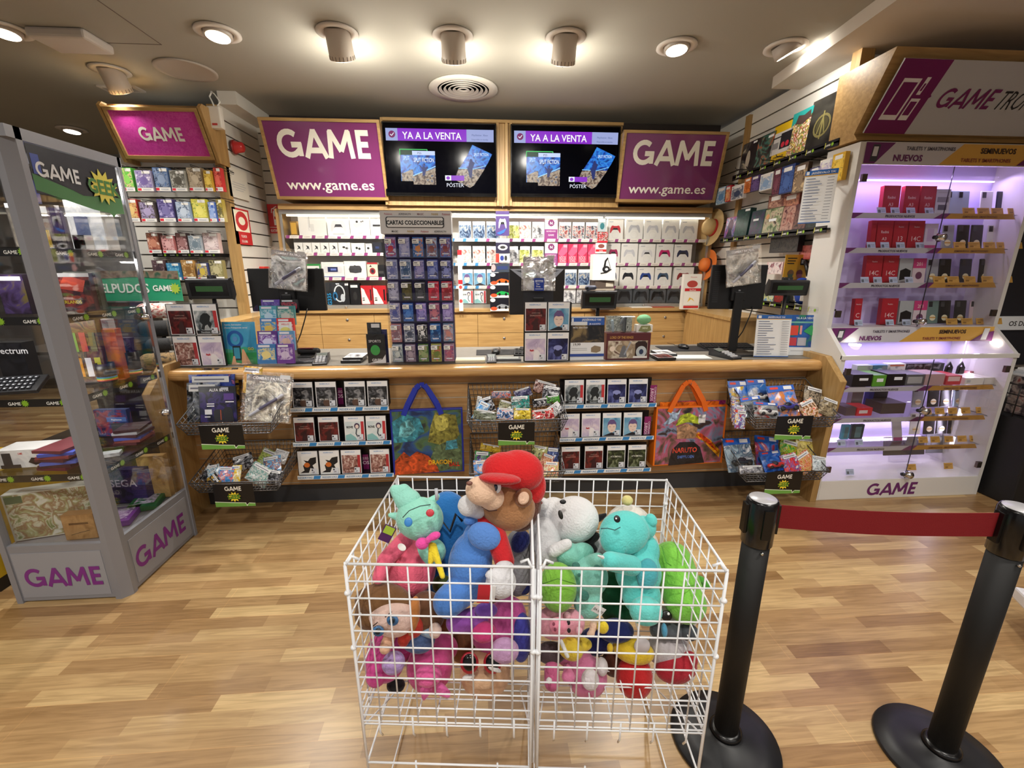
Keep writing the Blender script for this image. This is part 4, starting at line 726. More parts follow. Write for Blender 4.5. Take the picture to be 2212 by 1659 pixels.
def bagged(x0, y0, x1, y1, Y, d, art_, title, label, rx=-.18, ry=0., stick=True, brush=True, txz=.84):
    X, w, z, h = atpx(x0, y0, x1, y1, Y); o = empty('bagged_magazine', (X, Y, z)); o.rotation_euler = (rx, ry, 0); tag(o, label, 'magazine', 'bagged magazines')
    m = MB(); m.box(-w*.44, w*.44, 0, d, .02*h, h*.93, M('#3c3a3c', .4)); m.deco(w*.88, h, [('r', 0, .02, 1, .93, art_), ('r', 0, .8, 1, .93, M('#55545a', .4)), ('t', title, .5, txz, .075, W_, .012, 1.0)], 0); m.build('magazine', o)
    f = MB(); N = 8; rnd = random.Random(int(x0)); vs = [((i/N-.5)*w, -.006-rnd.random()*.008, j/N*h) for j in range(N+1) for i in range(N+1)]
    f.add(vs, [(j*(N+1)+i, j*(N+1)+i+1, (j+1)*(N+1)+i+1, (j+1)*(N+1)+i) for j in range(N) for i in range(N)], FILM, True); f.build('clear_bag', o)
    if brush:
        b = MB(); b.limb((-w*.3, -.018, h*.12), (w*.3, -.018, h*.55), .009, .011, M('#b8bac6', .12)); b.limb((-w*.1, -.022, h*.27), (w*.2, -.022, h*.48), .01, .01, M('#5c5a72', .2)); b.build('bagged_tool', o)
    s = MB(); s.box(w*.24, w*.44, -.017, -.016, h*.88, h*.96, M('#e4e6ea', .4)); s.build('price_sticker', o)
    return o
MAGA = lambda s: A_(s, '#34322c #8c887c #d8d4c4 #4c5058 #b0ac9c', 9, det=7)
bagged(512, 806, 622, 912, 2.64, .01, MAGA(71), 'COMBAT PATROL', 'wrinkled clear bag with a grey COMBAT PATROL magazine, right side of the upper left basket', -.22, .1)
mini(520, 796, 560, 850, 2.72, '#e8b020 #d89018 #f0c848 #a87818', 72, .1, 'orange yellow pack edge behind the bagged magazine '+UL, 'pack', 'bagged_figure_pack', lean=-.2, sc=8)
LL = 'in the lower left basket'
heap([(424, 1008, 452, 1040, 2.62, K_, .5, 'dark and grey small pack with yellow stripe at the left '+LL), (448, 1008, 474, 1036, 2.6, '#4a90b8 #d8e0e4 #2c3c50', -.2, 'light blue and white small pack near the front left '+LL), (466, 1013, 500, 1043, 2.56, '#3c88d0 #70b0e8 #d8402c #e8e8f0', .05, 'blue pack with red and white print at the front '+LL), (496, 1010, 516, 1042, 2.57, '#e8b828 #f4d860 #f0f0ec', 0, 'yellow and white small pack at the front '+LL),
      (520, 1008, 572, 1044, 2.55, '#c8ccc8 #4c9088 #e0e0e0 #889088', .5, 'grey and teal carded cable pack at the front right '+LL), (505, 985, 548, 1015, 2.72, K_, -.3, 'black glossy pack in the middle '+LL), (545, 975, 584, 1012, 2.74, '#7ca048 #c8d070 #405c30 #e8e8e0', .4, 'green foil pack at the back '+LL), (568, 990, 606, 1024, 2.62, '#5a9cd0 #80b8e4 #8c3028 #f0f0f0', -.15, 'light blue pack with brown edge at the right '+LL), (584, 975, 614, 1000, 2.75, '#c0c0c4 #e8e8ea #50505a', .3, 'clear silver pack at the back right '+LL),
      (552, 1018, 604, 1046, 2.55, K_, .2, 'black pack at the front right corner '+LL), (436, 1026, 462, 1046, 2.55, '#181820 #383840 #d8a828', .9, 'small black and gold pack in the front left corner '+LL)], 0, 'loose packs in the lower left basket', 100)
UM = 'in the upper middle basket'
heap([(1016, 868, 1040, 908, 2.6, '#4a98e0 #80b8f0 #e8f0f4', .5, 'light blue carton at the left '+UM), (1026, 858, 1036, 884, 2.68, '#dce0e0 #b8bcc0', .2, 'small grey carton at the back left '+UM), (1040, 860, 1072, 890, 2.66, K_, -.3, 'black and white pack left of centre '+UM), (1062, 846, 1104, 860, 2.74, '#b83c38 #e8a8a0 #5c8cb8 #6c2428', 0, 'long red and blue carton at the back '+UM), (1074, 868, 1108, 888, 2.64, '#5c5c40 #a8a888 #2c2c28', .3, 'olive foil pack in the centre '+UM),
      (1106, 858, 1146, 888, 2.62, '#1c5c58 #40a098 #101418 #e8f0f0', -.05, 'teal foil pack in the centre '+UM), (1114, 840, 1152, 858, 2.76, '#2c2c50 #5c5c88 #a8a8c8', -.3, 'dark violet pack at the back '+UM), (1150, 826, 1200, 852, 2.74, '#201410 #50201c #d0a8a0 #382018', .3, 'dark brown pack sticking out at the back '+UM), (1182, 856, 1210, 870, 2.66, '#3c7c30 #60a848 #1c2c18', -.1, 'green foil pack at the right '+UM), (1152, 862, 1192, 878, 2.66, K_, -.1, 'long black pack at the right '+UM),
      (1072, 884, 1108, 906, 2.54, '#c83c34 #e8e8ec #3c6cb0 #2c2c30', .1, 'red white and blue pack at the front '+UM), (1110, 884, 1146, 906, 2.54, '#c8a81c #f0d850 #6c5810', .05, 'gold foil pack at the front '+UM), (1152, 886, 1198, 906, 2.55, '#8c1c24 #d83c40 #e8d8d0 #2c1418', -.1, 'red foil pack at the front '+UM), (1192, 872, 1222, 894, 2.58, '#101014 #e8e8ec #2c2c34', -.6, 'black and white striped pack hanging over the right '+UM), (1020, 888, 1070, 908, 2.54, '#4c5040 #88907c #20241c', .2, 'dark green clear pack at the front left '+UM), (1170, 836, 1206, 866, 2.7, K_, .2, 'black pack near the back right '+UM)], 0, 'foil packs in the upper middle basket', 130)
LM = 'in the lower middle basket'
heap([(1022, 980, 1055, 1016, 2.62, '#2c7838 #50a84c #6c3c98 #1c4c24', .1, 'green and purple bagged pack at the left '+LM), (1036, 962, 1080, 976, 2.74, '#c8a020 #e8c848 #8c6c10', .2, 'yellow card header at the back left '+LM), (1024, 998, 1078, 1032, 2.54, '#2c74c8 #60a0e0 #d89038 #e8e8f0', -.05, 'blue pack with orange figures at the front left '+LM), (1058, 984, 1080, 1004, 2.68, '#2c2c70 #e8c82c #4c4c98', -.2, 'navy and yellow pack '+LM+' left of centre'), (1146, 966, 1180, 992, 2.7, '#889048 #c8c888 #484c28', .2, 'olive pack at the back right '+LM), (1162, 984, 1188, 1012, 2.62, '#e8c8a8 #d09868 #b85c50 #f0e8d8', .4, 'cream and orange pack at the right '+LM), (1180, 972, 1206, 1008, 2.68, '#3c4c8c #6478b8 #28305c', .1, 'blue violet pack at the far right '+LM), (1174, 1002, 1206, 1032, 2.55, '#e8dc98 #d8543c #f0ecd0 #c8b860', .1, 'cream round print pack at the front right '+LM)], 0, 'packs in the lower middle basket', 160)
def car(x0, y0, x1, y1, Y, cols, seed, tilt, body, label, lean=-.6, big=False):
    o = mini(x0, y0, x1, y1, Y, cols, seed, tilt, label, 'toy car pack', 'carded_toy_car', lean=lean, sc=12, d=.006, extra=[('p', [(0, .78), (1, .84), (1, 1), (0, 1)], M('#1c5cc0', .35)), ('r', .1, .88, .4, .95, M('#e03c28', .4)), ('r', .6, .86, .9, .97, M('#e8e8ec', .4))])
    X, w, z, h = atpx(x0, y0, x1, y1, Y); c = MB(); bm = M(body, .2, coat=.5); k = M('#111', .5)
    c.limb((-w*.3, -.026, h*.3), (w*.3, -.026, h*.3), .014, .016, bm); c.ell((0, -.03, h*.36), (w*.16, .014, .018), M('#223', .1), 12); q = c.build('toy_car', o)
    r = .016 if big else .01
    wh = MB()
    for sx in (-.24, .24): wh.T = Matrix.Translation((w*sx, -.024, h*.3-.012)) @ Matrix.Rotation(PI/2, 4, 'X'); wh.lathe([(.001, 0), (r, 0), (r, .018), (r*.4, .019), (.001, .019)], k, 14)
    wh.build('wheels', q)
    bl = MB(); bl.box(-w*.42, w*.42, -.052, -.008, h*.1, h*.55, glass('blister_plastic', refl=.2, rough=.1)); bl.build('blister', o, bevel=.006)
    o['group'] = 'toy car packs in the right baskets'; return o
UR = 'in the upper right basket'
car(1588, 826, 1632, 890, 2.7, '#2468c8 #4c8ce0 #e8c030 #1c3c80', 181, 0, '#c8a020', 'blue toy car pack at the back left '+UR); car(1625, 822, 1668, 875, 2.72, '#1c60b8 #3c80d0 #e8e8e8', 182, 0, '#e8e8e8', 'blue pack with white car, back centre '+UR)
car(1612, 860, 1656, 900, 2.6, '#505860 #9098a0 #2c3034', 183, -.1, '#1c1c20', 'grey pack with black car at the front left '+UR); car(1678, 836, 1738, 900, 2.6, '#2c6cc8 #6090d8 #e88c28 #1c4890', 184, -.05, '#3c3c98', 'blue pack with a big wheeled truck in the centre '+UR, big=True); car(1632, 872, 1684, 902, 2.56, '#6c7074 #a0a4a8 #b03020', 185, .1, '#d8d8d8', 'clear grey pack with white car at the front '+UR)
heap([(1738, 838, 1775, 880, 2.68, '#34302c #786c60 #b8a890 #201c1c', .3, 'dark brown clear bagged pack at the back right '+UR), (1745, 866, 1782, 905, 2.58, '#e05020 #f0e0d0 #b87830 #443830', -.4, 'orange and white striped pack at the right '+UR), (1770, 862, 1806, 898, 2.58, '#4c4034 #8c7c60 #c0b090', .4, 'brown clear pack in the right corner '+UR), (1755, 850, 1790, 880, 2.7, '#c8a048 #8c7440 #e8d8a0 #4c4030', -.2, 'yellowish clear pack behind the corner pack '+UR)], 0, 'packs in the upper right basket', 190)
LR = 'in the lower right basket'
car(1578, 955, 1638, 1020, 2.62, '#5c8cb8 #a8bcc8 #2c4c6c #e8e8ec', 201, 0, '#1c2c3c', 'blue and grey pack with a black monster truck '+LR, big=True); car(1640, 950, 1690, 1012, 2.66, '#1c5cc0 #3c7cd8 #c83028 #e8e8ec', 202, .15, '#2050a0', 'blue carton with a vehicle in the centre '+LR); car(1655, 980, 1700, 1018, 2.57, '#1850b0 #3874cc #18387c', 203, -.1, '#c82c2c', 'deep blue carton at the front centre '+LR)
heap([(1685, 955, 1722, 1000, 2.68, '#4c9c38 #78c850 #e8d038 #2c5c24', .3, 'green and yellow pack right of centre '+LR), (1700, 985, 1736, 1020, 2.56, '#c82830 #e85048 #2c50b0 #f0e0d0', -.2, 'red and blue figure pack at the front '+LR), (1725, 950, 1765, 985, 2.7, '#e0cc48 #f0e090 #987c28', .1, 'yellow headed pack at the back right '+LR), (1735, 980, 1775, 1016, 2.58, '#b87c3c #e0c080 #d04028 #f0e8c8', -.5, 'orange and cream pack near the right '+LR), (1758, 990, 1786, 1018, 2.56, '#a8b8c0 #dce4e8 #6c7c88', .2, 'clear pale pack in the right corner '+LR), (1600, 1008, 1650, 1024, 2.52, '#c8c8cc #8c8c94 #505058', 0, 'flat grey clear pack lying at the front left '+LR)], 0, 'packs in the lower right basket', 210)
for i in range(4): mini(1580+3*i, 862+9*i, 1602+3*i, 905+7*i, 2.7-.05*i, '#d8502c #2c60b8 #e8e8e8 #e0a030', 220+i, .1, f'orange and blue card edge, {ORD[i]} from the back, left in the upper right basket', 'pack', 'carded_toy_car', lean=-.3)
# ------------------------------------------------------------ shopping bags
def bag(x0, y0, x1, y1, Y, trim, art_, shapes, apex, hcol, label):
    X, w, z, h = atpx(x0, y0, x1, y1, Y); o = empty('shopping_bag', (X, Y, z), .04); tag(o, label, 'bag', 'printed shopping bags')
    b = MB(); tm = M(trim, .4); b.prism([(0, 0), (.1, 0), (.05, h), (.02, h)], -w/2, w/2, tm); b.build('bag_body', o, bevel=.003)
    p = MB(); p.T = Matrix.Rotation(-.02/h, 4, 'X'); p.deco(w, h, [('r', .025, .02, .975, .98, art_)]+shapes, -.001); p.build('printed_front', o)
    hp = PY(*apex, Y+.03); ax, az = hp.x-X, hp.z-z; s = w*.26
    H = MB()
    def strap(pts, wd):
        for a, c in zip(pts, pts[1:]):
            a, c = Vector(a), Vector(c); dd = (c-a).normalized(); q = Vector((-dd.z, 0, dd.x))*wd/2; H.add([a-q, c-q, c+q, a+q, a-q+Vector((0, .004, 0)), c-q+Vector((0, .004, 0)), c+q+Vector((0, .004, 0)), a+q+Vector((0, .004, 0))], [(0, 1, 2, 3), (7, 6, 5, 4), (0, 4, 5, 1), (3, 2, 6, 7), (0, 3, 7, 4), (1, 5, 6, 2)], M(hcol, .45))
    strap([(ax-s, .012, h*.92), (ax-s*.75, .015, h+.04), (ax-s*.3, .03, az-.02), (ax-.01, .035, az), (ax+.02, .035, az), (ax+s*.35, .03, az-.03), (ax+s*.8, .015, h+.04), (ax+s, .012, h*.92)], .034); H.build('handle', o)
    H = MB(); strap([(ax-s*.9, .045, h*.95), (ax-s*.25, .055, az-.03), (ax, .055, az-.005), (ax+s*.25, .055, az-.03), (ax+s*.9, .045, h*.95)], .03); H.build('handle', o)
    k = MB(); k.T = Matrix.Translation((ax, .08, az-.012)); k.tube([(0, .02, 0), (0, -.07, 0), (0, -.075, .015)], .003, STEEL); k.build('hook', o)
    return o
def C(c):
    q = lin(c); f = lambda k: '#'+''.join('%02x' % max(0, min(255, int(int(c[i:i+2], 16)*k))) for i in (1, 3, 5))
    return A_(int(c[1:5], 16) % 97, f(.6)+' '+f(.9)+' '+c+' '+f(1.25), 24)
teal = [('p', [(.03, .5), (.02, .82), (.2, .95), (.4, .86), (.46, .66), (.3, .52)], C('#3b8ca0')), ('p', [(.1, .6), (.14, .8), (.26, .86), (.34, .7), (.22, .58)], C('#6cb8c4'))]
bag(846, 886, 1001, 1022, 2.8, '#1c2c9c', A_(31, '#1c3058 #28508c #4c6c48 #2c3038', 6, soft=.3), [('p', [(.5, .5), (.55, .75), (.62, .95), (.9, .9), (.95, .6), (.8, .4)], C('#8c8840')), ('e', .7, .78, .1, .12, C('#c8c060')), ('p', [(.45, .05), (.6, .42), (.78, .5), (.95, .4), (.97, .05)], C('#5c7050')), ('p', [(.74, .36), (.76, .5), (.9, .52), (.92, .38)], C('#4a98ac'))]+teal+[('p', [(.02, .0), (.03, .22), (.16, .36), (.24, .28), (.34, .36), (.5, .28), (.62, .1), (.64, .02)], C('#c04c24')), ('t', 'DRAGON', .66, .14, .1, C('#e8b020'), .03, .8), ('t', 'BALL', .86, .1, .09, C('#c83020'), .03, .8)], (910, 832), '#1c30a8', 'blue shopping bag with teal and orange print hanging on the counter front')
b2 = bag(1414, 880, 1568, 1003, 2.8, '#f07a1c', A_(32, '#2c2830 #6c5448 #b85c7c #7c90b0 #3c2c2c', 7, soft=.3), [('p', [(.1, .7), (.2, .85), (.15, .95), (.3, .9), (.35, .98), (.3, .8), (.2, .72)], C('#a8c0e0')), ('p', [(.55, .5), (.7, .4), (.95, .1), (.96, .22), (.8, .42), (.62, .56)], C('#f0a020')), ('p', [(.6, .52), (.76, .36), (.94, .18), (.8, .4), (.66, .54)], C('#d84818')), ('p', [(.22, .0), (.26, .28), (.36, .4), (.56, .4), (.66, .3), (.74, .02)], C('#26242a')), ('p', [(.32, .46), (.3, .66), (.45, .72), (.6, .64), (.58, .46)], C('#b08868')), ('p', [(.28, .68), (.34, .86), (.46, .9), (.6, .82), (.62, .7), (.45, .74)], C('#b8c83c')), ('r', .6, .72, .7, .86, C('#e8e8ec')), ('t', 'NARUTO', .44, .22, .12, C('#e0503c'), .03, .85), ('t', 'SHIPPUDEN', .46, .12, .07, C('#5c7cc8'), .02, .8)], (1490, 826), '#e86c1c', 'orange shopping bag with a dark busy print hanging right of the right case rack')
for i in range(2):
    q = PY(1418-8*i, 945, 2.84+.02*i); X, w, z, h = atpx(1420+34*i, 868-2*i, 1545+14*i, 1000, 2.86+.015*i)
    o = MB().box(-w/2, w/2, 0, .008, 0, h, C(('#e87020', '#c03c8c')[i])).build('folded_bag', None, (X, 2.86+.015*i, z)); tag(o, ('orange folded bag directly behind the orange printed bag', 'pink folded bag behind the orange printed bag')[i], 'bag')
# ============================================================ ON THE WORKTOP
TZ = TOP+.0005
def gridcases(px0, px1, kinds, pys, side, Y, ybot):
    i = 0; zb = [PY(px0, ybot, Y).z, PY(px0, pys, Y).z]
    z0 = TZ+.003
    for r in (1, 0):
        for c_ in range(2):
            k = kinds[r*2+c_]; px = (px0, px1)[c_]; q = PY(px, 720, Y)
            CP2[k].put((q.x, Y, z0 if r else z0+.2), 0, f'{LOOK[k]}, {("upper","lower")[r]} {("left","right")[c_]} of four standing on the counter {side}', 'game case', f'game cases standing on the counter {side}')
CP2 = {k: case_proto(k, .152, .196) for k in ('shadow', 'robot', 'crowd', 'lilac', 'hair', 'night')}
gridcases(396, 451, ['shadow', 'robot', 'crowd', 'lilac'], 720, 'at far left', 2.9, 787)
gridcases(1157, 1206, ['shadow', 'hair', 'lilac', 'night'], 720, 'before the middle monitor', 2.9, 785)
front('acrylic_stand', 364, 652, 489, 789, 2.918, .004, glass('acrylic', refl=.2), [], 'clear acrylic stand behind the four game cases at far left', 'stand')
front('acrylic_stand', 1131, 653, 1233, 786, 2.918, .004, M('#121216', .3), [], 'black stand board behind the four game cases before the middle monitor', 'stand')
def poster(x0, y0, x1, y1, Y, spec, label, base='#d8dce0', rx=-.1, body=M('#e8ecf0', .3)):
    X, w, z, h = atpx(x0, y0, x1, y1, Y); z = TZ+.004; h = PY((x0+x1)/2, y0, Y).z-z
    o = empty('poster_stand', (X, Y, z)); o.rotation_euler = (rx, 0, 0); tag(o, label, 'sign')
    p = MB(); p.box(-w/2, w/2, 0, .003, 0, h, body); p.deco(w, h, spec); p.build('printed_sheet', o)
    q = MB(); q.box(-w/2-.003, w/2+.003, -.004, -.002-.003, 0, h+.002, GLS) if 0 else q.prism([(-.006, 0), (-.008, 0), (-.008, h*.08), (-.006, h*.08)], -w/2, w/2, GLS); q.box(-w/2, w/2, -.03, .06, -.002, .001, glass('acrylic', refl=.2)); q.build('acrylic_foot', o)
    return o
Wt = M('#f2f6fa', .35)
poster(481, 696, 552, 788, 2.93, [('r', 0, 0, 1, .3, M('#2c9c58', .35)), ('r', 0, .3, 1, 1, A_(41, '#2c94c4 #38a0d0 #58b4dc', 4, soft=.3)), ('p', [(0, .38), (.3, .34), (.6, .42), (1, .36), (1, .28), (0, .28)], M('#3cae8c', .35)), ('t', 'Atento, Entrenador', .06, .92, .05, Wt, .01, 1, 'l'), ('t', '\u00a1Nueva Pok\u00e9parada cerca!', .06, .85, .05, Wt, .01, 1, 'l'),
                             ('o', .36, .6, .2, .17, M('#1c5cb0', .35), .09), ('e', .36, .6, .07, .06, M('#5c98d8', .35)), ('p', [(.26, .1), (.26, .44), (.5, .44), (.5, .1)], M('#202830', .3)), ('r', .29, .14, .47, .4, M('#3c98b8', .3)), ('p', [(.18, 0), (.26, .2), (.31, .2), (.33, .05), (.5, .02), (.54, .36), (.6, .36), (.74, .1), (.8, 0)], M('#e0ac84', .4)), ('t', 'GO', .82, .34, .09, M('#d8c040', .4), .03)],
       'teal standing poster of a hand with a phone, beside the far left game cases')
# tiered card wallet rack
rk = empty('card_rack', (PY(595, 780, 2.95).x, 2.9, TZ)); tag(rk, 'clear acrylic tiered rack for card packs on the left part of the counter', 'rack')
for s_ in (-1, 1):
    q = MB(); q.T = Matrix.Translation((s_*.118, 0, 0)); q.add([(0, -.08, 0), (0, .16, 0), (0, .16, .38), (0, .1, .36), (0, -.08, .08), (.003, -.08, 0), (.003, .16, 0), (.003, .16, .38), (.003, .1, .36), (.003, -.08, .08)], [(0, 1, 2, 3, 4), (9, 8, 7, 6, 5), (0, 5, 6, 1), (1, 6, 7, 2), (2, 7, 8, 3), (3, 8, 9, 4), (4, 9, 5, 0)], GLS); q.build('side_panel', rk)
for i in range(4): MB().box(-.115, .115, -.08+.06*i, -.02+.06*i, .02+.075*i, .023+.075*i, glass('acrylic', refl=.2)).build('tier', rk)
PK = [[((552, 728, 595, 790), '#3c78b8 #70a8d8 #e8d890', 'blue pack with a beach print, front left'), ((596, 740, 634, 791), '#6c3c98 #9c78c0 #d8c8e8', 'purple pack, front right')], [((556, 726, 600, 760), '#5c2c88 #8c60b0 #e0d8f0', 'deep purple pack, second tier left'), ((600, 718, 636, 760), '#5c98c8 #c8b0e0 #e8c8b0', 'light blue and pink pack, second tier right')],
      [((563, 712, 600, 735), '#3880c8 #60b0e0 #f0d060', 'sky blue pack, third tier left'), ((599, 712, 637, 740), '#d83030 #e85050 #f0e0e0', 'red framed pack, third tier right')], [((564, 697, 602, 722), '#50a8c0 #80c8d8 #d0e8f0', 'pale teal pack, fourth tier left'), ((600, 696, 640, 722), '#40888c #68b0a8 #c0d8d0', 'green teal pack, fourth tier right')], [((567, 678, 608, 700), '#6c48b0 #8c70c8 #503890', 'violet pack, top left'), ((608, 678, 647, 700), '#181820 #303040 #c84058', 'black pack, top right')]]
for t, row in enumerate(PK):
    for j, (b, cols, lb) in enumerate(row):
        Y = 2.84+.058*t; X, w, z, h = atpx(*b, Y); z = TZ+.024+.075*t if t < 4 else TZ+.32; h = .125 if t < 4 else .09
        fcs = [('r', .06, .2, .94, .8, A_(300+t*3+j, cols+' '+cols.split()[0], 30)), ('r', .1, .84, .7, .95, M('#e8e8f0', .4)), ('e', .5, .45, .25, .18, M(cols.split()[2], .4))] + ([('r', .12, .1, .88, .8, M('#f4f0e8', .4)), ('t', 'HELLO', .5, .64, .13, M('#d83030', .4), .02), ('e', .5, .38, .3, .16, M('#f0e078', .4))] if 'red framed' in lb else [])
        simple('card_pack', w*.97, h, .02, M(cols.split()[0], .35), fcs, (X, Y, z), 0, lb+' of the card rack on the counter', 'pack', 'card packs in the counter rack').rotation_euler = (-.12, 0, 0)
# left payment terminal, pouch, cases, grips
def terminal(x, y, rz, label, s=1.):
    o = empty('payment_terminal', (x, y, TZ), rz); o.scale = (s, s, s); tag(o, label, 'card terminal'); K = M('#2c2c30', .35)
    MB().prism([(-.09, 0), (-.09, .012), (.02, .03), (.09, .045), (.09, 0)], -.04, .04, K).build('body', o, bevel=.004)
    q = MB(); q.T = Matrix.Translation((0, .045, .0385)) @ Matrix.Rotation(.2, 4, 'X'); q.box(-.03, .03, -.025, .025, 0, .002, M('#5c6460', .2)); q.build('screen', o)
    for i in range(4):
        for j in range(3): MB().box(-.026+.019*j, -.012+.019*j, -.075+.022*i, -.062+.022*i, .014+.0055*i, .023+.0055*i, M('#c8c8cc', .4)).build('key', o)
    return o
p = PZ(716, 770, TOP); terminal(p.x, 2.98, .2, 'dark card payment terminal on the left part of the counter', 1.1)
p = PZ(680, 775, TOP); o = MB().box(-.11, .11, -.06, .06, 0, .012, M('#3c3d40', .3)).box(-.1, .1, -.055, .055, .012, .016, M('#4c4d52', .2)).build('signature_pad', None, (p.x-.02, 3.0, TZ), (0, 0, .1), bevel=.003); tag(o, 'flat grey signature pad beside the left payment terminal', 'device')
p = PZ(690, 745, TOP); o = empty('zip_pouch', (p.x+.03, 3.2, TZ)); tag(o, 'black and dark red zip pouch lying behind the left terminal', 'pouch')
MB().limb((-.12, 0, .03), (.12, .01, .035), .03, .024, M('#1c1a1c', .6)).build('pouch_body', o); MB().box(-.1, .1, -.012, .012, .055, .06, M('#6c1c2c', .5)).build('zip_band', o)
p = PZ(762, 782, TOP)
for i in range(2): q = CPs['grey'].put((p.x+.01*i, 2.93+.015*i, TZ+.006+.016*i+.0), (-PI/2, 0, 0), ('light grey game case lying at the bottom of the little pile left of the card display', 'light grey game case lying on top of the little pile left of the card display')[i], 'game case'); q.location.z += .012
o = empty('thumb_grip_rack', (PY(815, 780, 2.9).x, 2.88, TZ)); tag(o, 'clear acrylic holder of thumb grip packs left of the card display', 'rack')
MB().box(-.075, .075, -.03, -.027, 0, .1, GLS).box(-.075, .075, .05, .053, 0, .22, GLS).box(-.075, .075, -.03, .053, -.0, .003, GLS).build('acrylic_holder', o)
for i, (b, Y, cols, sp, lb) in enumerate((((806, 712, 838, 784), 2.91, '#2c3058 #1c2040 #3c3c68', [], 'dark blue pack at the right of the thumb grip holder'), ((794, 697, 824, 745), 2.905, '#26282c #3a3c42 #1c1c20', [('r', .3, .78, .9, .95, M('#d8d8dc', .4)), ('p', [(.1, .1), (.3, .3), (.6, .34), (.9, .2), (.8, .05), (.3, .05)], M('#2c6c48', .4))], 'black backboard pack with green grips, top of the thumb grip holder'), ((793, 722, 832, 784), 2.87, '#181a1c #26282c #101012', [('t', 'SPORTS', .45, .72, .12, M('#d0d0d4', .4), .01), ('e', .45, .45, .26, .18, M('#3a9c4c', .4)), ('p', [(.1, .0), (.8, .12), (1, .3), (1, 0)], M('#e8e8ec', .4)), ('t', 'GRIPS', .5, .06, .13, M('#e8e8ec', .4), .02)], 'black front pack with green round grips reading SPORTS GRIPS'))):
    X, w, z, h = atpx(*b, Y); simple('grip_pack', w, h, .01, M(cols.split()[0], .35), [('r', .03, .02, .97, .98, A_(320+i, cols, 12))]+sp, (X, Y, max(z, TZ+.005)), 0, lb, 'pack')
# trading card display
X0, w0, z0, h0 = atpx(832, 460, 978, 790, 2.9); w0 = .42; X0 = PY(915, 780, 2.87).x; zt = PY(900, 459, 2.93).z
cd = empty('card_display', (X0, 2.87, TZ)); tag(cd, 'tall clear tower display of trading card packs with white header reading CARTAS COLECCIONABLES', 'display stand'); H0 = zt-TZ
VIO = M('#4a4080', .5)
MB().box(-w0/2, w0/2, .08, .084, 0, H0-.13, VIO).build('back_board', cd)
for s_ in (-1, 1): MB().prism([(-.0, 0), (.12, 0), (.084, H0-.13), (-.0, H0-.13)], s_*w0/2-.0015, s_*w0/2+.0015, GLS).build('side_panel', cd)
zz = [.012+i*(H0-.145)/6 for i in range(7)]
for i in range(6): MB().box(-w0/2, w0/2, .0, .08, zz[i]-.004, zz[i]-.001, glass('acrylic', refl=.2)).build('pocket_floor', cd); MB().box(-w0/2, w0/2, -.001, .001, zz[i], zz[i]+.05, GLS).build('pocket_front', cd)
for j in range(6): MB().box(-w0/2+j*w0/5-.001, -w0/2+j*w0/5+.001, 0, .08, 0, H0-.135, GLS).build('divider', cd)
hd = MB(); hw = w0*1.01; hd.box(-hw/2, hw/2, -.02, .1, H0-.13, H0, M('#e6e6ea', .4)); hd.T = Matrix.Translation((0, 0, H0-.13))
dots = [('t', s_, x_, y_, .12, M(c_, .4), .01, .8) for s_, x_, y_, c_ in (('Pok\u00e9mon', .12, .82, '#b05060'), ('ADRENALYN', .35, .82, '#44444c'), ('MAGIC', .57, .82, '#8c4c50'), ('PANINI', .77, .82, '#b8982c'), ('Pok\u00e9mon', .93, .82, '#b05060'), ('MAGIC', .2, .06, '#444'), ('PANINI', .42, .06, '#b8982c'), ('Pok\u00e9mon', .62, .06, '#b05060'), ('ADRENALYN', .84, .06, '#44444c'))]
hd.deco(hw, .13, dots+[('p', [(.1, .26), (.88, .26), (.9, .32), (.9, .68), (.88, .74), (.1, .74), (.08, .68), (.08, .32)], M('#2c2c34', .4)), ('p', [(.11, .29), (.87, .29), (.885, .34), (.885, .66), (.87, .71), (.11, .71), (.095, .66), (.095, .34)], M('#f2f2f4', .4)), ('t', 'CARTAS COLECCIONABLES', .49, .4, .25, M('#1c1c24', .4), .04, .84)], -.02); hd.build('header', cd)
PC = ['#8c8cc8 #c03040 #5c60b8 #d8d8f0', '#8088c8 #b8b8e0 #5058a0', '#2c70c0 #d88848 #3c8cd8 #1c3c80', '#7090c8 #8c4c48 #b8c8e8', '#5078d0 #8c3840 #a8b8f0', '#a8b0d8 #6870b0 #d0d0e8', '#b8c8e8 #30507c #7c90c8', '#3c4890 #a098d0 #5c3c60', '#4858b0 #8c98d8 #302c60', '#1c1c48 #9098e0 #38387c',
      '#707090 #b8b8d8 #383858', '#181814 #5c5428 #3c3820', '#141418 #484850 #282830', '#d83048 #a01c38 #f06080', '#c82c40 #8c1828 #e87080', '#a8a0c0 #5058a0 #d0d0e0', '#2c50a0 #4c80d0 #101c40', '#5850a0 #9088d0 #c0a0e0', '#8c5080 #c87888 #302860', '#7868b0 #b0a0e0 #50408c',
      '#b87c80 #806070 #d8c0c8', '#a8b0c8 #404860 #d8d8e0', '#101014 #202028 #e8e8ec', '#2c68b0 #1c3c70 #60a0e0', '#7090b0 #c88880 #a0b0d0', '#8898a8 #c0c8c8 #506070', '#706078 #a898a8 #484058', '#4c7040 #90a070 #c89898', '#b0b060 #708040 #c86858', '#a890a0 #b06078 #6c5888']
PN = ['red and lilac', 'lilac', 'blue and orange', 'pale blue', 'blue and red', 'pale lilac', 'light blue', 'blue violet', 'blue', 'navy', 'grey violet', 'black and olive', 'black', 'crimson', 'dark red', 'pale grey violet', 'deep blue', 'violet', 'purple and rose', 'mauve', 'dusty rose', 'silver grey', 'black with a white crossed emblem', 'bright blue', 'grey blue', 'grey green', 'brown violet', 'leaf green', 'olive yellow', 'rose and grey']
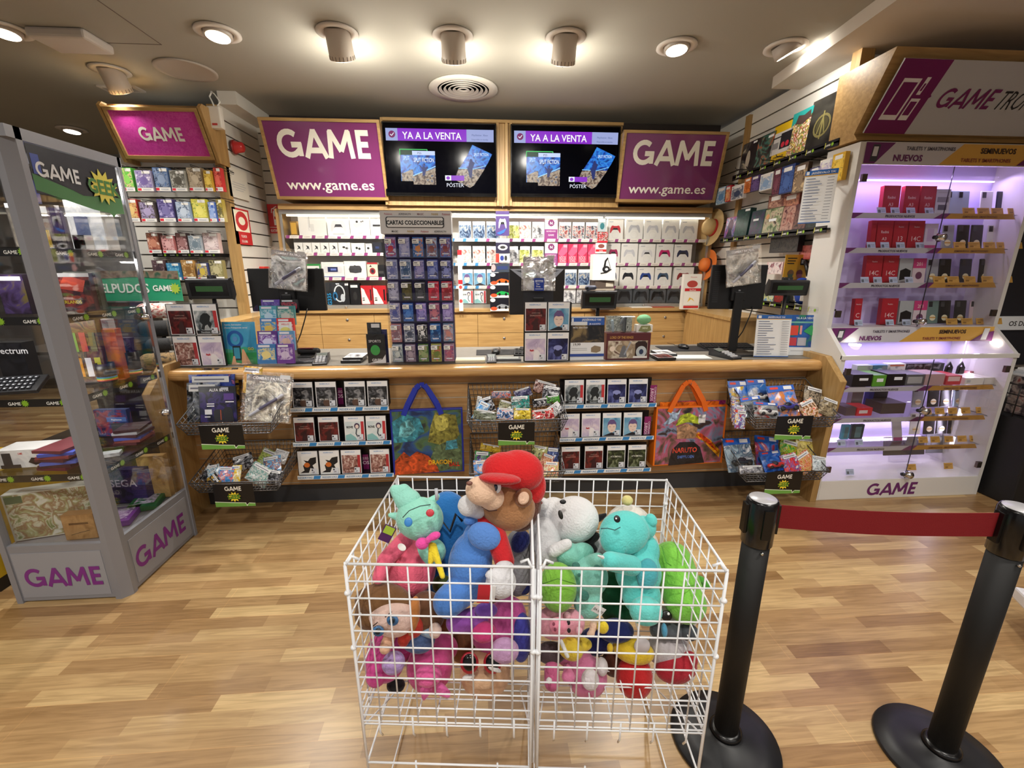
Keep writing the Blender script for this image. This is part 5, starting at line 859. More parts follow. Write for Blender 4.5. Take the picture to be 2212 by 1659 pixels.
for i in range(30):
    r, c_ = divmod(i, 5); cols = PC[i]; pw, ph = .066, .118
    sp_ = [('r', .06, .04, .94, .96, A_(340+i, cols, 36, .18)), ('r', .06, .9, .94, .93, M('#c8c8e8', .3))]
    if i == 22: sp_ += [('e', .5, .5, .16, .12, M('#e8e8ec', .4)), ('s', [(.25, .32), (.75, .68)], .06, M('#e8e8ec', .4)), ('s', [(.75, .32), (.25, .68)], .06, M('#e8e8ec', .4))]
    else: sp_ += [('e', .5, .42, .24, .16, M(cols.split()[1], .3)), ('r', .2, .14, .8, .2, M('#e0e0f0', .4))]
    X_ = X0-w0/2+(c_+.5)*w0/5
    simple('trading_card_pack', pw, ph, .02, M(cols.split()[0], .25), sp_, (X_, 2.89, TZ+zz[5-r]+.001), 0, f'{PN[i]} card pack, {ORD[c_]} from the left, row {["one", "two", "three", "four", "five", "six"][r]} of the card display', 'card pack', 'trading card packs in the card display', (.3, .68, .62, .22))
# middle and right counter things
def flat(name, px, py, w, d, h, m, lb, cat, rz=0, Y=None, **k):
    p = PZ(px, py, TOP+h/2); o = MB().box(-w/2, w/2, -d/2, d/2, 0, h, m).build(name, None, (p.x, Y or p.y, TZ), (0, 0, rz), bevel=min(h*.3, .004)); return tag(o, lb, cat)
flat('cream_box', 1016, 778, .2, .1, .02, M('#d8ccb0', .5), 'flat cream box lying on the counter right of the card display', 'box', .0)
p = PZ(1061, 776, TOP); terminal(p.x, 2.94, 0, 'small card payment terminal in the middle of the counter', .8)
p = PZ(1100, 778, TOP); o = MB().box(-.09, .09, -.05, .05, 0, .015, M('#4c4d50', .35)).box(-.075, .075, -.035, .035, .015, .0165, M('#9a9c98', .2)).build('signature_pad', None, (p.x-.01, 2.97, TZ), (0, 0, -.05), bevel=.004); tag(o, 'flat signature pad right of the small terminal in the middle', 'device')
flat('desk_mat', 1080, 757, .36, .2, .004, M('#1c1c1e', .6), 'black desk mat in the middle of the counter', 'mat', 0, 3.25)
def mouse(x, y, lb, rz=0):
    o = MB().ell((0, 0, .012), (.032, .055, .022), M('#1a1a1c', .3), 20).build('computer_mouse', None, (x, y, TZ+.005), (0, 0, rz)); tag(o, lb, 'mouse'); MB().tube([(0, .05, .01), (.01, .1, .005), (.04, .16, .004), (.03, .22, .004)], .002, M('#111', .5)).build('cable', o)
p = PZ(1070, 752, TOP+.02); mouse(p.x, 3.2, 'black computer mouse on the middle desk mat')
def keyboard(x, y, rz, lb):
    o = empty('keyboard', (x, y, TZ), rz); tag(o, lb, 'keyboard'); MB().prism([(-.07, 0), (-.07, .012), (.07, .028), (.07, 0)], -.2, .2, M('#1c1c1e', .4)).build('case', o, bevel=.003)
    q = MB()
    for r in range(5):
        for c_ in range(15): q.box(-.19+c_*.0255, -.19+c_*.0255+.021, -.06+r*.025, -.06+r*.025+.02, .014+.003*r, .0225+.003*r, M('#2a2a2d', .4))
    q.build('keys', o, kind='stuff')
p = PZ(1135, 757, TOP); keyboard(p.x+.1, 3.15, -.1, 'black keyboard behind the middle game cases')
POSTW = M('#e6eaee', .35)
poster(1232, 684, 1306, 780, 2.92, [('r', 0, .88, 1, .97, M('#2c5cb0', .35)), ('t', '\u00a1RES\u00c9RVALO YA!', .62, .9, .065, Wt, .015, .95), ('r', .03, .8, .5, .86, POSTW), ('r', .5, .8, 1, .88, M('#2c5cb0', .35)), ('t', '28 AGOSTO', .72, .81, .05, Wt, .01), ('r', 0, .4, 1, .8, A_(42, '#0c0c10 #1c1c20 #4c4030 #8c7850', 10)), ('t', 'METAL GEAR SOLID', .3, .73, .045, Wt, .01, .85), ('r', .04, .87, .1, .96, Wt), ('r', 0, .14, 1, .4, POSTW), ('t', '19,99', .2, .33, .08, M('#222', .4), .02), ('p', [(.62, .18), (.62, .28), (.72, .33), (.9, .3), (.9, .2), (.78, .16)], M('#8c7c64', .4)), ('r', .05, .26, .5, .275, G1), ('r', .05, .22, .5, .235, G1), ('r', 0, .08, 1, .14, M('#2c4c9c', .35))], 'standing poster reading RESERVALO YA with price 19,99, right of the middle game cases')
o = front('figure_box', 1309, 725, 1404, 782, 2.92, .1, M('#58242c', .4), [('r', .04, .05, .94, .72, A_(43, '#b8a890 #8c7c68 #d8d0c0 #5c3c34', 9)), ('t', 'LORD OF THE RINGS', .34, .8, .13, M('#c89c50', .4), .015, .72), ('e', .14, .42, .06, .1, M('#e8dcd0', .4)), ('p', [(.3, .1), (.36, .5), (.4, .55), (.44, .5), (.48, .1)], M('#6c7078', .4)), ('s', [(.42, .2), (.55, .68)], .03, M('#9ca4b4', .4)), ('p', [(.66, .1), (.66, .62), (.72, .7), (.88, .7), (.93, .6), (.93, .1)], M('#2c1c1c', .4)), ('e', .8, .3, .12, .22, M('#b8c4cc', .3)), ('e', .8, .3, .05, .1, M('#2c3c5c', .3)), ('r', .62, .06, .94, .14, M('#e8e4e0', .4))], 'dark red and brown boxed figure set reading LORD OF THE RINGS on the counter', 'box')
o.location.z = TZ
zt_ = o.location.z+PY(1356, 725, 2.92).z-PY(1356, 782, 2.92).z
o = empty('bead_tray_box', (PY(1355, 700, 2.93).x, 2.94, zt_+.001)); tag(o, 'clear plastic box of small metal parts stacked on the figure box', 'box'); ww = PY(1373, 700, 2.93).x-PY(1313, 700, 2.93).x
hh_ = PY(1340, 684, 2.93).z-zt_; o.location.x = PY(1343, 700, 2.93).x
MB().box(-ww/2, ww/2, 0, .07, 0, hh_, glass('clear_box_plastic', (.9, .92, .9, 1), .25, .1)).build('clear_box', o, bevel=.004)
MB().box(-ww/2+.004, ww/2-.004, .05, .06, .004, hh_-.004, A_(44, '#b8bcb8 #8c9088 #dcdcd4 #545850', 30)).build('inner_tray', o)
MB().box(ww*.16-.004, ww*.16+.004, .0, .05, .004, hh_-.004, M('#5c6068', .4)).limb((-ww*.25, .02, .01), (-ww*.3, .02, hh_*.7), .008, .01, M('#a8b8c8', .3)).limb((0, .02, hh_*.5), (ww*.1, .02, hh_*.85), .008, .01, M('#6c7078', .3)).build('metal_parts', o)
X_ = PY(1396, 700, 2.93).x; o = empty('yarn_kit', (X_, 2.95, zt_+.001)); tag(o, 'white boxed kit with a green yarn ball on top of the figure box', 'kit')
MB().box(-.055, .055, 0, .06, 0, .05, M('#e8e6e0', .4)).build('kit_box', o); MB().ell((0, .03, .085), (.05, .035, .034), M('#7cb888', .7, bump=.6, bs=90), 20).build('yarn_ball', o); q = MB(); q.deco(.09, .045, [('p', [(0, .2), (.2, 1), (.9, 1), (1, .3), (.6, 0)], M('#8c9060', .4)), ('t', 'MINI', .5, .5, .4, M('#d8dcb8', .4), .04)], -.002); q.build('printed_label', o)
p = PZ(1432, 775, TOP); CPs['shadow'].put((p.x, 2.87, TZ+.018), (-PI/2, 0, 0), 'red edged game case lying at the front of the counter right of the figure box', 'game case'); p = PZ(1425, 762, TOP); CPs['grey'].put((p.x, 3.0, TZ+.018), (-PI/2, 0, 0), 'game case with pale cover lying behind the red edged one', 'game case')
p = PZ(1487, 772, TOP); o = MB().box(-.17, .15, -.06, .07, 0, .002, M('#e2e2e0', .5)).build('paper_sheet', None, (p.x, 2.98, TZ), (0, 0, -.06)); tag(o, 'white paper sheet lying on the counter left of the right keyboard', 'paper')
flat('desk_mat', 1470, 752, .34, .22, .004, M('#1e1e22', .6), 'black desk mat at the right end of the counter', 'mat', 0, 3.3)
p = PZ(1481, 750, TOP+.02); mouse(p.x, 3.3, 'black computer mouse on the right desk mat', .3)
p = PZ(1555, 748, TOP); keyboard(p.x-.0, 3.3, -.08, 'black keyboard at the right end of the counter')
p = PZ(1580, 777, TOP); terminal(p.x, 2.96, .35, 'black payment terminal on the right part of the counter', 1.1)
p = PZ(1598, 772, TOP); o = MB().box(-.12, .12, -.06, .06, 0, .014, M('#26272a', .35)).build('signature_pad', None, (p.x+.07, 3.02, TZ), (0, 0, .1), bevel=.004); tag(o, 'dark flat pad beside the right payment terminal', 'device')
rnd = random.Random(3)
LIST = lambda: [('r', 0, 0, 1, 1, M('#f2f4f6', .35)), ('r', 0, .91, 1, 1, M('#2c68b8', .35)), ('r', 0, .895, 1, .91, M('#e8b020', .35)), ('r', .04, .925, .13, .985, Wt), ('t', '\u00a1RES\u00c9RVALO YA!', .56, .93, .055, Wt, .015, 1.0), ('r', 0, 0, 1, .02, M('#2c68b8', .35))]+[('r', .06, .84-.055*i, .3+.3*rnd.random(), .853-.055*i, M('#6c7898', .4)) for i in range(15)]+[('r', .72, .84-.055*i, .92, .85-.055*i, M('#888c98', .4)) for i in range(15)]
poster(1636, 681, 1706, 774, 2.93, LIST(), 'white standing price list with blue RESERVALO YA header at the right end of the counter').rotation_euler = (-.1, 0, -.12)
poster(1700, 681, 1772, 772, 2.97, [('r', 0, .2, 1, 1, A_(45, '#1c6c50 #2c8c60 #1c50a0 #2c68c0', 5, soft=.3)), ('t', 'YA A LA VENTA', .54, .9, .07, Wt, .02, .95), ('r', .05, .9, .13, .97, Wt), ('r', .15, .8, .85, .84, M('#7cc0b0', .4)), ('r', .08, .5, .36, .74, M('#e04c3c', .4)), ('r', .4, .52, .46, .74, M('#e8a0a0', .4)), ('r', .02, .24, .34, .44, M('#c8404c', .4)), ('r', .36, .24, .6, .44, M('#b8b8c4', .4)), ('p', [(.5, .6), (.7, .76), (.9, .5), (.7, .5)], M('#3cb06c', .4)), ('r', 0, 0, 1, .2, POSTW), ('r', .2, .1, .8, .12, G1)], 'green and blue standing poster reading YA A LA VENTA at the far right of the counter').rotation_euler = (-.1, 0, -.15)
# ------------------------------------------------------------ monitors seen from behind
BP = M('#0e0e11', .4); BP2 = M('#3a3a3f', .95)
def flatmon(x0, y0, x1, y1, Y, rz, label, vents=False, ztilt=0):
    X, w, z, h = atpx(x0, y0, x1, y1, Y); o = empty('monitor', (X, Y, TZ), rz); tag(o, label, 'monitor'); z -= TZ
    MB().box(-w/2, w/2, .0, .03, z, z+h, BP).build('rear_shell', o, bevel=.006)
    MB().box(-w/2+.008, w/2-.008, .03, .032, z+.008, z+h-.008, M('#1c2440', .15)).build('screen', o)
    q = MB(); q.box(-.05, .05, -.03, .0, z+h*.2, z+h*.55, BP); q.box(-.03, .03, -.045, -.02, .02, z+h*.4, BP); q.build('stand_neck', o, bevel=.004)
    MB().box(-.13, .13, -.1, .09, 0, .015, BP).build('stand_foot', o, bevel=.005)
    q = MB(); q.box(-.007, .007, -.032, -.0305, z+h*.42, z+h*.45, M('#9a9aa0', .3)); q.build('maker_badge', o)
    MB().tube([(.12, -.01, z+.02), (.1, -.02, z-.05), (.06, -.03, z-.16), (.0, -.02, .05)], .004, M('#111', .5)).build('cable', o)
    if vents:
        q = MB()
        for i in range(16): q.box(-w/2+.02, -w/2+.06, -.002, 0, z+.05+i*h*.045, z+.056+i*h*.045, M('#2c2c30', .5))
        q.build('vent_slots', o)
    return o, X, w, z, h
flatmon(541, 580, 700, 672, 3.2, .06, 'large black monitor seen from behind at the left, with a grey bag hung over it')
flatmon(1538, 572, 1650, 668, 3.12, -.12, 'black monitor seen from behind at the right end of the counter', True)
X, w, z, h = atpx(1101, 581, 1219, 680, 3.3); o = empty('monitor', (X, 3.3, TZ)); tag(o, 'old black monitor with tapered grey back in the middle of the counter', 'monitor'); z -= TZ
MB().box(-w/2, w/2, .02, .06, z, z+h, M('#18181b', .45)).build('front_shell', o, bevel=.004)
q = MB(); a, b = w/2-.004, w*.27; dd = -.07
for s_ in (-1, 1): q.add([(s_*a, .02, z+h), (s_*b*.98, dd, z+h*.78), (s_*b*.98, dd, z+h*.18), (s_*a, .02, z)], [(0, 1, 2, 3) if s_ < 0 else (3, 2, 1, 0)], M('#101013', .5))
q.add([(-a, .02, z+h), (a, .02, z+h), (b, dd, z+h*.78), (-b, dd, z+h*.78)], [(3, 2, 1, 0)], BP2); q.add([(-a, .02, z), (a, .02, z), (b, dd, z+h*.18), (-b, dd, z+h*.18)], [(0, 1, 2, 3)], BP2); q.add([(-b, dd, z+h*.78), (b, dd, z+h*.78), (b, dd, z+h*.18), (-b, dd, z+h*.18)], [(3, 2, 1, 0)], BP2)
for i in range(9):
    for s_ in (-1, 1): q.box(s_*(w*.3+.008*i)-.002, s_*(w*.3+.008*i)+.002, .0-.01+.003*i, .02, z+h*.9, z+h*.97, M('#2c2c30', .5)) if i < 7 else None
q.build('tapered_back', o)
q = MB(); q.box(-.04, .04, -.1, -.06, 0.01, z+h*.4, M('#141417', .4)); q.build('stand_neck', o, bevel=.008); MB().box(-.12, .12, -.14, .08, 0, .018, BP).build('stand_foot', o, bevel=.006)
MAGB = A_(72, '#2c2c2c #8c8c88 #c8c8c4 #444040', 9, det=7)
bagged(576, 536, 660, 626, 3.11, .008, A_(73, '#585c64 #a8b0b4 #d8dce0 #4c4c58 #8cb0b4', 9, det=7), 'COMBAT PATROL', 'grey bagged COMBAT PATROL magazine hung over the left monitor', 0, .12)
o = bagged(1126, 549, 1200, 628, 3.2, .008, A_(74, '#1c1e20 #5c5c58 #a0a4a8 #34302c', 8, det=7), 'COMBAT PATROL', 'grey bagged COMBAT PATROL magazine hung over the middle monitor', 0, 0, brush=False)
bagged(1572, 530, 1648, 616, 3.04, .008, MAGB, 'COMBAT PATROL', 'grey bagged COMBAT PATROL magazine hung over the right monitor', 0, -.14)
front('tax_free_sticker', 1154, 601, 1175, 628, 3.17, .003, M('#2444b0', .35), [('r', .1, .68, .9, .86, M('#c8d0f0', .4)), ('t', 'Global', .5, .7, .14, M('#2444b0', .4), .02), ('t', 'Tax', .36, .48, .19, Wt, .02), ('t', 'Free', .42, .28, .19, Wt, .02), ('r', .1, .12, .9, .16, Wt)], 'blue Tax Free label stuck below the bag on the middle monitor', 'sticker')
# customer displays on poles
def cdisp(x0, y0, x1, y1, Y, lb, rz=0, tilt=.12):
    X, w, z, h = atpx(x0, y0, x1, y1, Y); o = empty('customer_display', (X, Y, TZ), rz); tag(o, lb, 'display', 'customer displays'); z -= TZ
    q = MB(); q.T = Matrix.Translation((0, 0, z)) @ Matrix.Rotation(tilt, 4, 'X'); q.prism([(0, .008), (.0, h-.004), (.03, h), (.05, h*.6), (.05, h*.2), (.02, 0)], -w/2, w/2, M('#26272b', .4)); q.build('housing', o, bevel=.005)
    q = MB(); q.T = Matrix.Translation((0, 0, z)) @ Matrix.Rotation(tilt, 4, 'X'); q.deco(w, h, [('r', .07, .2, .93, .84, M('#0c0c0e', .25)), ('r', .2, .4, .82, .66, M('#5a8c50', .3, em=.25))], -.001); q.build('green_readout', o)
    MB().tube([(0, .03, z+.02), (0, .03, .02)], .013, M('#17171a', .4), 12).build('pole', o); MB().box(-.05, .05, -.02, .08, 0, .02, M('#17171a', .4)).build('foot', o, bevel=.004)
cdisp(406, 602, 500, 648, 3.05, 'customer display with green readout on a pole at the left end'); cdisp(1258, 628, 1331, 668, 3.15, 'customer display with green readout under the white headset box'); cdisp(1662, 605, 1747, 640, 3.1, 'customer display with green readout at the right end', -.05)
for x0, y0, x1, y1, Y, lb in ((446, 592, 462, 604, 3.06, 'small black webcam on top of the left customer display'), (1694, 597, 1714, 607, 3.11, 'small black webcam on top of the right customer display')):
    X, w, z, h = atpx(x0, y0, x1, y1, Y); o = empty('webcam', (X, Y, z-.006)); tag(o, lb, 'webcam'); MB().box(-w/2, w/2, 0, .03, 0, h, M('#151518', .3)).build('housing', o, bevel=.004); q = MB(); q.T = Matrix.Translation((0, 0, h/2)) @ Matrix.Rotation(PI/2, 4, 'X'); q.lathe([(.001, .002), (.008, .002), (.008, 0)], M('#445', .1), 12); q.build('lens', o)
q = PY(1275, 622, 3.15); o = empty('webcam', q-Vector((0, 0, .02))); tag(o, 'grey rounded webcam standing on the middle customer display', 'webcam'); MB().limb((-.02, 0, .02), (.03, .0, .022), .018, .016, M('#4c5064', .3)).build('housing', o); MB().ell((-.024, -.014, .02), .009, M('#111', .1), 12).build('lens', o)
# leaflets on the cabinet top
for px, py, c_, lb in ((1375, 662, '#e0dcd4', 'white leaflet lying on the cabinet ledge below the controller packs'), (1432, 664, '#a04030', 'red brown leaflets lying on the cabinet ledge right of the white leaflet')):
    p = PZ(px, py, zc); o = MB().box(-.11, .11, -.045, .045, 0, .006, M(c_, .4)).build('leaflet', None, (p.x, 4.56, zc+.001), (0, 0, .05)); tag(o, lb, 'leaflet')
# ============================================================ RIGHT ALCOVE WALL (faces -X at X=2.5)
RX = 2.5
def wbox(x0, y0, x1, y1, Xp): # pixel rect on plane X=Xp: returns Ycentre,width,zbottom,height
    xm, ym = (x0+x1)/2, (y0+y1)/2; a, b = PX(x0, ym, Xp), PX(x1, ym, Xp); return (a.y+b.y)/2, abs(a.y-b.y), PX(xm, y1, Xp).z, PX(xm, y0, Xp).z-PX(xm, y1, Xp).z
def onright(name, x0, y0, x1, y1, Xp, d, side, spec, label, cat, grp=None, stk=None, rx=0):
    y, w, z, h = wbox(x0, y0, x1, y1, Xp); o = simple(name, w, h, d, side, spec, (Xp, y, z), 0, label, cat, grp, stk)
    o.rotation_euler = (Matrix.Rotation(-PI/2, 3, 'Z') @ Matrix.Rotation(rx, 3, 'X')).to_euler(); return o
SHK = M('#141416', .4)
def wshelf(pl, pr, Xf, lb, n=7):
    a, b = PX(*pl, Xf), PX(*pr, Xf); z = (a.z+b.z)/2; y0, y1 = b.y, a.y
    o = empty('display_shelf', (2.49, (y0+y1)/2, z-.03)); tag(o, lb, 'shelf'); D = 2.49-Xf; w = y1-y0
    MB().box(-D, 0, -w/2, w/2, .018, .03, SHK).box(-D, -D+.006, -w/2, w/2, -.0, .045, SHK).build('board', o)
    q = MB(); q.T = Matrix.Translation((-D-.001, 0, 0)) @ Matrix.Rotation(-PI/2, 4, 'Z')
    for i in range(n):
        x = -w/2+w*(i+.5)/n; q.poly([(x-.03, .005), (x-.024, .005), (x-.018, .04), (x-.024, .04)], 0, M('#c8c83c', .4)); q.text('GAME', x, .014, .018, 0, M(WH, .4), .02); q.star(x+.04, .02, .014, .008, 8, 0, M('#8cbc30', .4))
    q.build('shelf_strip', o); return z
z1 = wshelf((1582, 386), (1812, 300), 2.33, 'upper black wall shelf of game packages on the right slat wall')
z2 = wshelf((1556, 518), (1785, 492), 2.33, 'lower black wall shelf of game packages on the right slat wall', 8)
z3 = wshelf((1610, 655), (1770, 660), 2.36, 'lowest black wall shelf behind the right customer display', 6)
def rs(name, x0, x1, ytop, zs, Xp, d, side, spec, label, cat, **k):
    o = onright(name, x0, ytop, x1, ytop+60, Xp, d, side, spec, label, cat, **k); return o
def shelfitem(name, x0, x1, yt, zb, Xp, d, side, spec, label, cat, grp=None, stk=None, rx=-.08):
    xm = (x0+x1)/2; a, b = PX(x0, yt+40, Xp), PX(x1, yt+40, Xp); h = PX(xm, yt, Xp).z-zb; w = abs(a.y-b.y)
    o = simple(name, w, h, d, side, spec, (Xp, (a.y+b.y)/2, zb+.001), 0, label, cat, grp, stk); o.rotation_euler = (Matrix.Rotation(-PI/2, 3, 'Z') @ Matrix.Rotation(rx, 3, 'X')).to_euler(); return o
g1 = 'large packages on the upper wall shelf'
shelfitem('art_book', 1598, 1628, 308, z1, 2.36, .03, M('#101012', .3), [('r', .03, .02, .97, .98, A_(81, '#0c0c0e #1c1c1e #4c4c48 #b0a890', 6)), ('e', .5, .45, .14, .28, M('#b8b0a0', .4)), ('r', .7, .9, .95, .96, Wt)], 'black art book with a pale figure, farthest on the upper wall shelf', 'book', g1)
shelfitem('art_book', 1630, 1666, 292, z1, 2.36, .03, M('#14141c', .3), [('r', .03, .02, .97, .98, A_(82, '#14141c #38302c #3c7c70 #b05c38', 12)), ('r', .6, .86, .9, .93, Wt)], 'dark blue art book with teal and orange print on the upper wall shelf', 'book', g1)
shelfitem('art_book', 1665, 1704, 268, z1, 2.36, .03, M('#e8c020', .35), [('r', 0, .25, 1, .8, M('#d8d8d8', .35)), ('r', .45, .35, 1, .75, M('#26262c', .4)), ('e', .62, .45, .09, .07, M('#d03048', .4)), ('e', .84, .45, .09, .07, M('#d03048', .4)), ('r', .05, .4, .38, .55, M('#8c8c90', .4)), ('t', 'CONSOLAS DE', .5, .14, .07, M('#222', .4), .02, .9), ('t', 'VIDEOJUEGOS', .5, .05, .07, M('#222', .4), .02, .9), ('r', .05, .66, .6, .69, M('#222', .4))], 'yellow and grey book reading CONSOLAS DE VIDEOJUEGOS on the upper wall shelf', 'book', g1)
shelfitem('art_book', 1704, 1744, 240, z1, 2.36, .04, M('#2c9c94', .35), [('r', .02, .02, .98, .98, A_(83, '#e8e4dc #c84c30 #3c8c5c #e8b83c #f4f4f0 #4c4440', 22)), ('p', [(0, 1), (0, .72), (.3, .8), (.7, .76), (1, .85), (1, 1)], M('#2ca09c', .35)), ('p', [(.2, .74), (.3, .92), (.6, .88), (.9, .94), (.95, .78), (.6, .7)], M('#50403c', .4))], 'colourful teal topped box with crowded print on the upper wall shelf', 'box', g1)
shelfitem('game_chest', 1747, 1814, 206, z1, 2.36, .07, M('#2c2a28', .35), [('r', .0, .0, 1, 1, A_(84, '#24221f #34322e #44423c', 5)), ('o', .45, .45, .24, .2, M('#7c7448', .4), .05), ('e', .45, .45, .19, .16, M('#4c4830', .4)), ('s', [(.45, .2), (.45, .72)], .04, M('#8c8450', .4)), ('s', [(.33, .3), (.45, .62), (.57, .3)], .03, M('#8c8450', .4)), ('r', .72, .88, .94, .96, Wt)], 'large black box with a round gold emblem, nearest on the upper wall shelf', 'box', g1)
# hooks with packs
def hook(px, py, ln, lb):
    p = PX(px, py, 2.47); o = MB().tube([(2.5, p.y, p.z), (2.5-ln, p.y, p.z+.005), (2.5-ln-.01, p.y, p.z+.02)], .003, SHK).build('peg_hook'); tag(o, lb, 'hook', 'black wall hooks'); return o
HKN = [(1575, 405), (1602, 402), (1640, 372), (1665, 370), (1700, 352), (1735, 345), (1770, 350), (1795, 345)]
for i, (a, b) in enumerate(HKN): hook(a, b-4, .24, f'black wall hook, {ORD[i]} from the back corner, under the upper shelf')
for i, (a, b) in enumerate(((1674, 420), (1707, 418))): hook(a, b, .16, ('far', 'near')[i]+' short black hook holding a bagged figure pack, second row')
HP = [((1548, 405, 1568, 440), '#a8c8e0 #5888b8 #e8ecf0', 'clear and light blue hanging pack nearest the corner'), ((1566, 402, 1578, 435), '#c83040 #e0a878 #7c2030', 'red and orange hanging pack next to the corner one'), ((1580, 400, 1606, 430), '#e8e8e8 #3c4c6c #a8b0b8', 'white topped hanging pack, third from the corner'), ((1608, 385, 1622, 415), '#e08038 #b86020 #f0c090', 'orange hanging pack'), ((1622, 380, 1640, 412), '#4c3c70 #6c5890 #2c2848', 'violet hanging pack'), ((1642, 375, 1668, 410), '#f0f0f0 #88a8d0 #c8d0d8', 'white and light blue hanging pack'), ((1670, 365, 1686, 420), '#4c2838 #7c4858 #2c1c24', 'dark maroon hanging pack'), ((1686, 358, 1714, 416), '#2c4078 #4868a8 #1c2850', 'navy blue hanging pack'), ((1714, 355, 1742, 415), '#5c4c3c #8c7860 #c8b088', 'brown hanging pack'), ((1748, 362, 1770, 392), '#40406c #6c6c9c #d8d8e0', 'blue and white hanging pack'), ((1770, 344, 1796, 385), '#e8e4d8 #c8c0d8 #706088', 'pale hanging pack'), ((1796, 332, 1822, 390), '#d8a820 #f0cc50 #8c6c18', 'yellow hanging pack nearest the camera'),
      ((1658, 420, 1690, 480), '#6c3c38 #a87868 #d0a890', 'brown bagged figure pack in the second row'), ((1690, 418, 1724, 478), '#a05c50 #c88c6c #5c3038', 'rust coloured bagged figure pack in the second row')]
for i, (b, cols, lb) in enumerate(HP):
    onright('hanging_pack', *b, 2.32 if i < 12 else 2.4, .03, M(cols.split()[0], .35), [('r', .04, .04, .96, .9, A_(400+i, cols, 30)), ('r', .2, .78, .8, .93, M('#e8e8e8', .4)), ('e', .5, .4, .25, .22, M(cols.split()[1], .4))], lb+' on the right wall hooks', 'pack', 'packs on the right wall hooks')
g2 = 'packages on the lower wall shelf'
for i, (a, b, yt, cols, sp_, lb) in enumerate(((1563, 1585, 470, '#c858a0 #3c58a8 #e8c8d8', [('e', .5, .6, .25, .3, M('#5c2c58', .4)), ('p', [(.2, .1), (.4, .5), (.6, .5), (.8, .1)], M('#1c2438', .4))], 'pink and blue box with a dark figure'), (1585, 1613, 452, '#1c3c3c #284c48 #3c605c', [('r', .6, .9, .95, .97, Wt)], 'dark teal flat package'), (1617, 1645, 455, '#1c4c44 #503860 #24605c', [('r', .2, .6, .6, .68, Wt)], 'dark green and violet bagged package'), (1646, 1684, 450, '#4c5c3c #90a078 #c8b8a0 #3c3028', [('r', .3, .5, .7, .6, Wt), ('e', .2, .7, .1, .1, M('#d8a070', .4))], 'olive figure box with orange head'), (1684, 1712, 445, '#8c4c48 #c09888 #5c3038', [], 'rose brown figure box'), (1712, 1740, 440, '#50383c #7c5850 #28282c', [], 'dark brown figure box'), (1742, 1788, 430, '#181c1c #26302c #34403c', [('r', .2, .88, .5, .96, Wt)], 'large dark flat package nearest the camera'))):
    shelfitem('figure_box', a, b, yt, z2, 2.36, .05, M(cols.split()[0], .35), [('r', .03, .03, .97, .97, A_(430+i, cols, 16))]+sp_, lb+' on the lower wall shelf', 'box', g2)
Yq, wq, zq, hq = wbox(1722, 375, 1800, 490, 2.28)
o = onright('price_list', 1737, 372, 1778, 482, 2.2, .004, Wt, LIST(), 'white price list with blue RESERVALO YA header hanging in front of the right wall shelves', 'sign'); o.rotation_euler = (0, 0, -.9); o.location = PX(1757, 482, 2.2); p = PX(1757, 372, 2.2)
o.rotation_euler = (0, .0, -.75); pl = MB().tube([(0, .002, .3), (0, .12, .31), (.1, .24, .32)], .003, HK).build('hanging_rod', o)
front('small_device_box', 1651, 542, 1672, 568, 3.9, .03, M('#e8e8e8', .35), [('r', .25, .2, .8, .85, M('#8c9c9c', .3))], 'white box with a small grey screen behind the right bagged magazine', 'box')
for i, (b, X_, cols, lb) in enumerate((((1664, 508, 1724, 545), 2.4, '#26262c #4c4844 #141418', 'dark package under the lower wall shelf'), ((1656, 566, 1690, 592), 2.4, '#e8c8c8 #f0e8e8 #8c4858', 'pink and white package left of the yellow card'), ((1726, 530, 1758, 560), 2.44, '#a84848 #c87068 #70282c', 'dull red package right of the yellow card'), ((1605, 480, 1608, 482), 2.4, '#333333 #444444 #555555', 'x'), ((1650, 622, 1672, 655), 2.4, '#5c98c8 #e8e0a0 #48885c', 'blue and yellow package on the lowest wall shelf'), ((1672, 620, 1694, 655), 2.4, '#1c2c24 #a82c2c #384c3c', 'dark green and red package on the lowest wall shelf'), ((1716, 615, 1738, 650), 2.38, '#a8a4a0 #c8c4bc #807c78', 'grey cloth cap pack on the lowest wall shelf'))):
    if lb != 'x': onright('figure_box', *b, X_, .05, M(cols.split()[0], .35), [('r', .03, .03, .97, .97, A_(450+i, cols, 20))], lb, 'box')
front('mystery_card', 1694, 550, 1744, 606, 3.3, .004, M('#f0b840', .35), [('r', .1, .84, .5, .88, M('#333', .4)), ('r', .1, .74, .45, .78, M('#333', .4)), ('r', .1, .64, .4, .68, M('#333', .4)), ('r', .66, .6, .9, .86, M('#26262c', .4)), ('r', .7, .66, .86, .8, Wt), ('e', .3, .28, .14, .14, M('#8c6c50', .4)), ('e', .68, .28, .14, .14, M('#8c4c50', .4)), ('r', .2, .1, .4, .25, M('#5c7058', .4)), ('r', .58, .1, .8, .25, M('#c87080', .4)), ('r', 0, 0, 1, .05, M('#e88c2c', .4))], 'yellow orange leaflet standing on the counter display at right', 'sign').location.z += 0
p = PX(1735, 635, 2.42); o = MB().limb((0, -.0, 0), (.0, .03, .09), .05, .06, M('#1c44a8', .5)).build('blue_pouch', None, (2.42, p.y-.0, z3+.06)); tag(o, 'bright blue cloth pouch on the lowest wall shelf', 'pouch')
for a, b, lb in ((1778, 385, 'black curved price hook on the slat wall above the lower shelf end'), (1752, 572, 'black curved bracket under the lower wall shelf')):
    p = PX(a, b, 2.45); o = MB().tube([(2.49, p.y+.1, p.z+.02), (2.44, p.y+.05, p.z+.02), (2.42, p.y, p.z-.02), (2.42, p.y-.03, p.z-.08)], .014, SHK, 8).build('curved_bracket'); tag(o, lb, 'bracket')
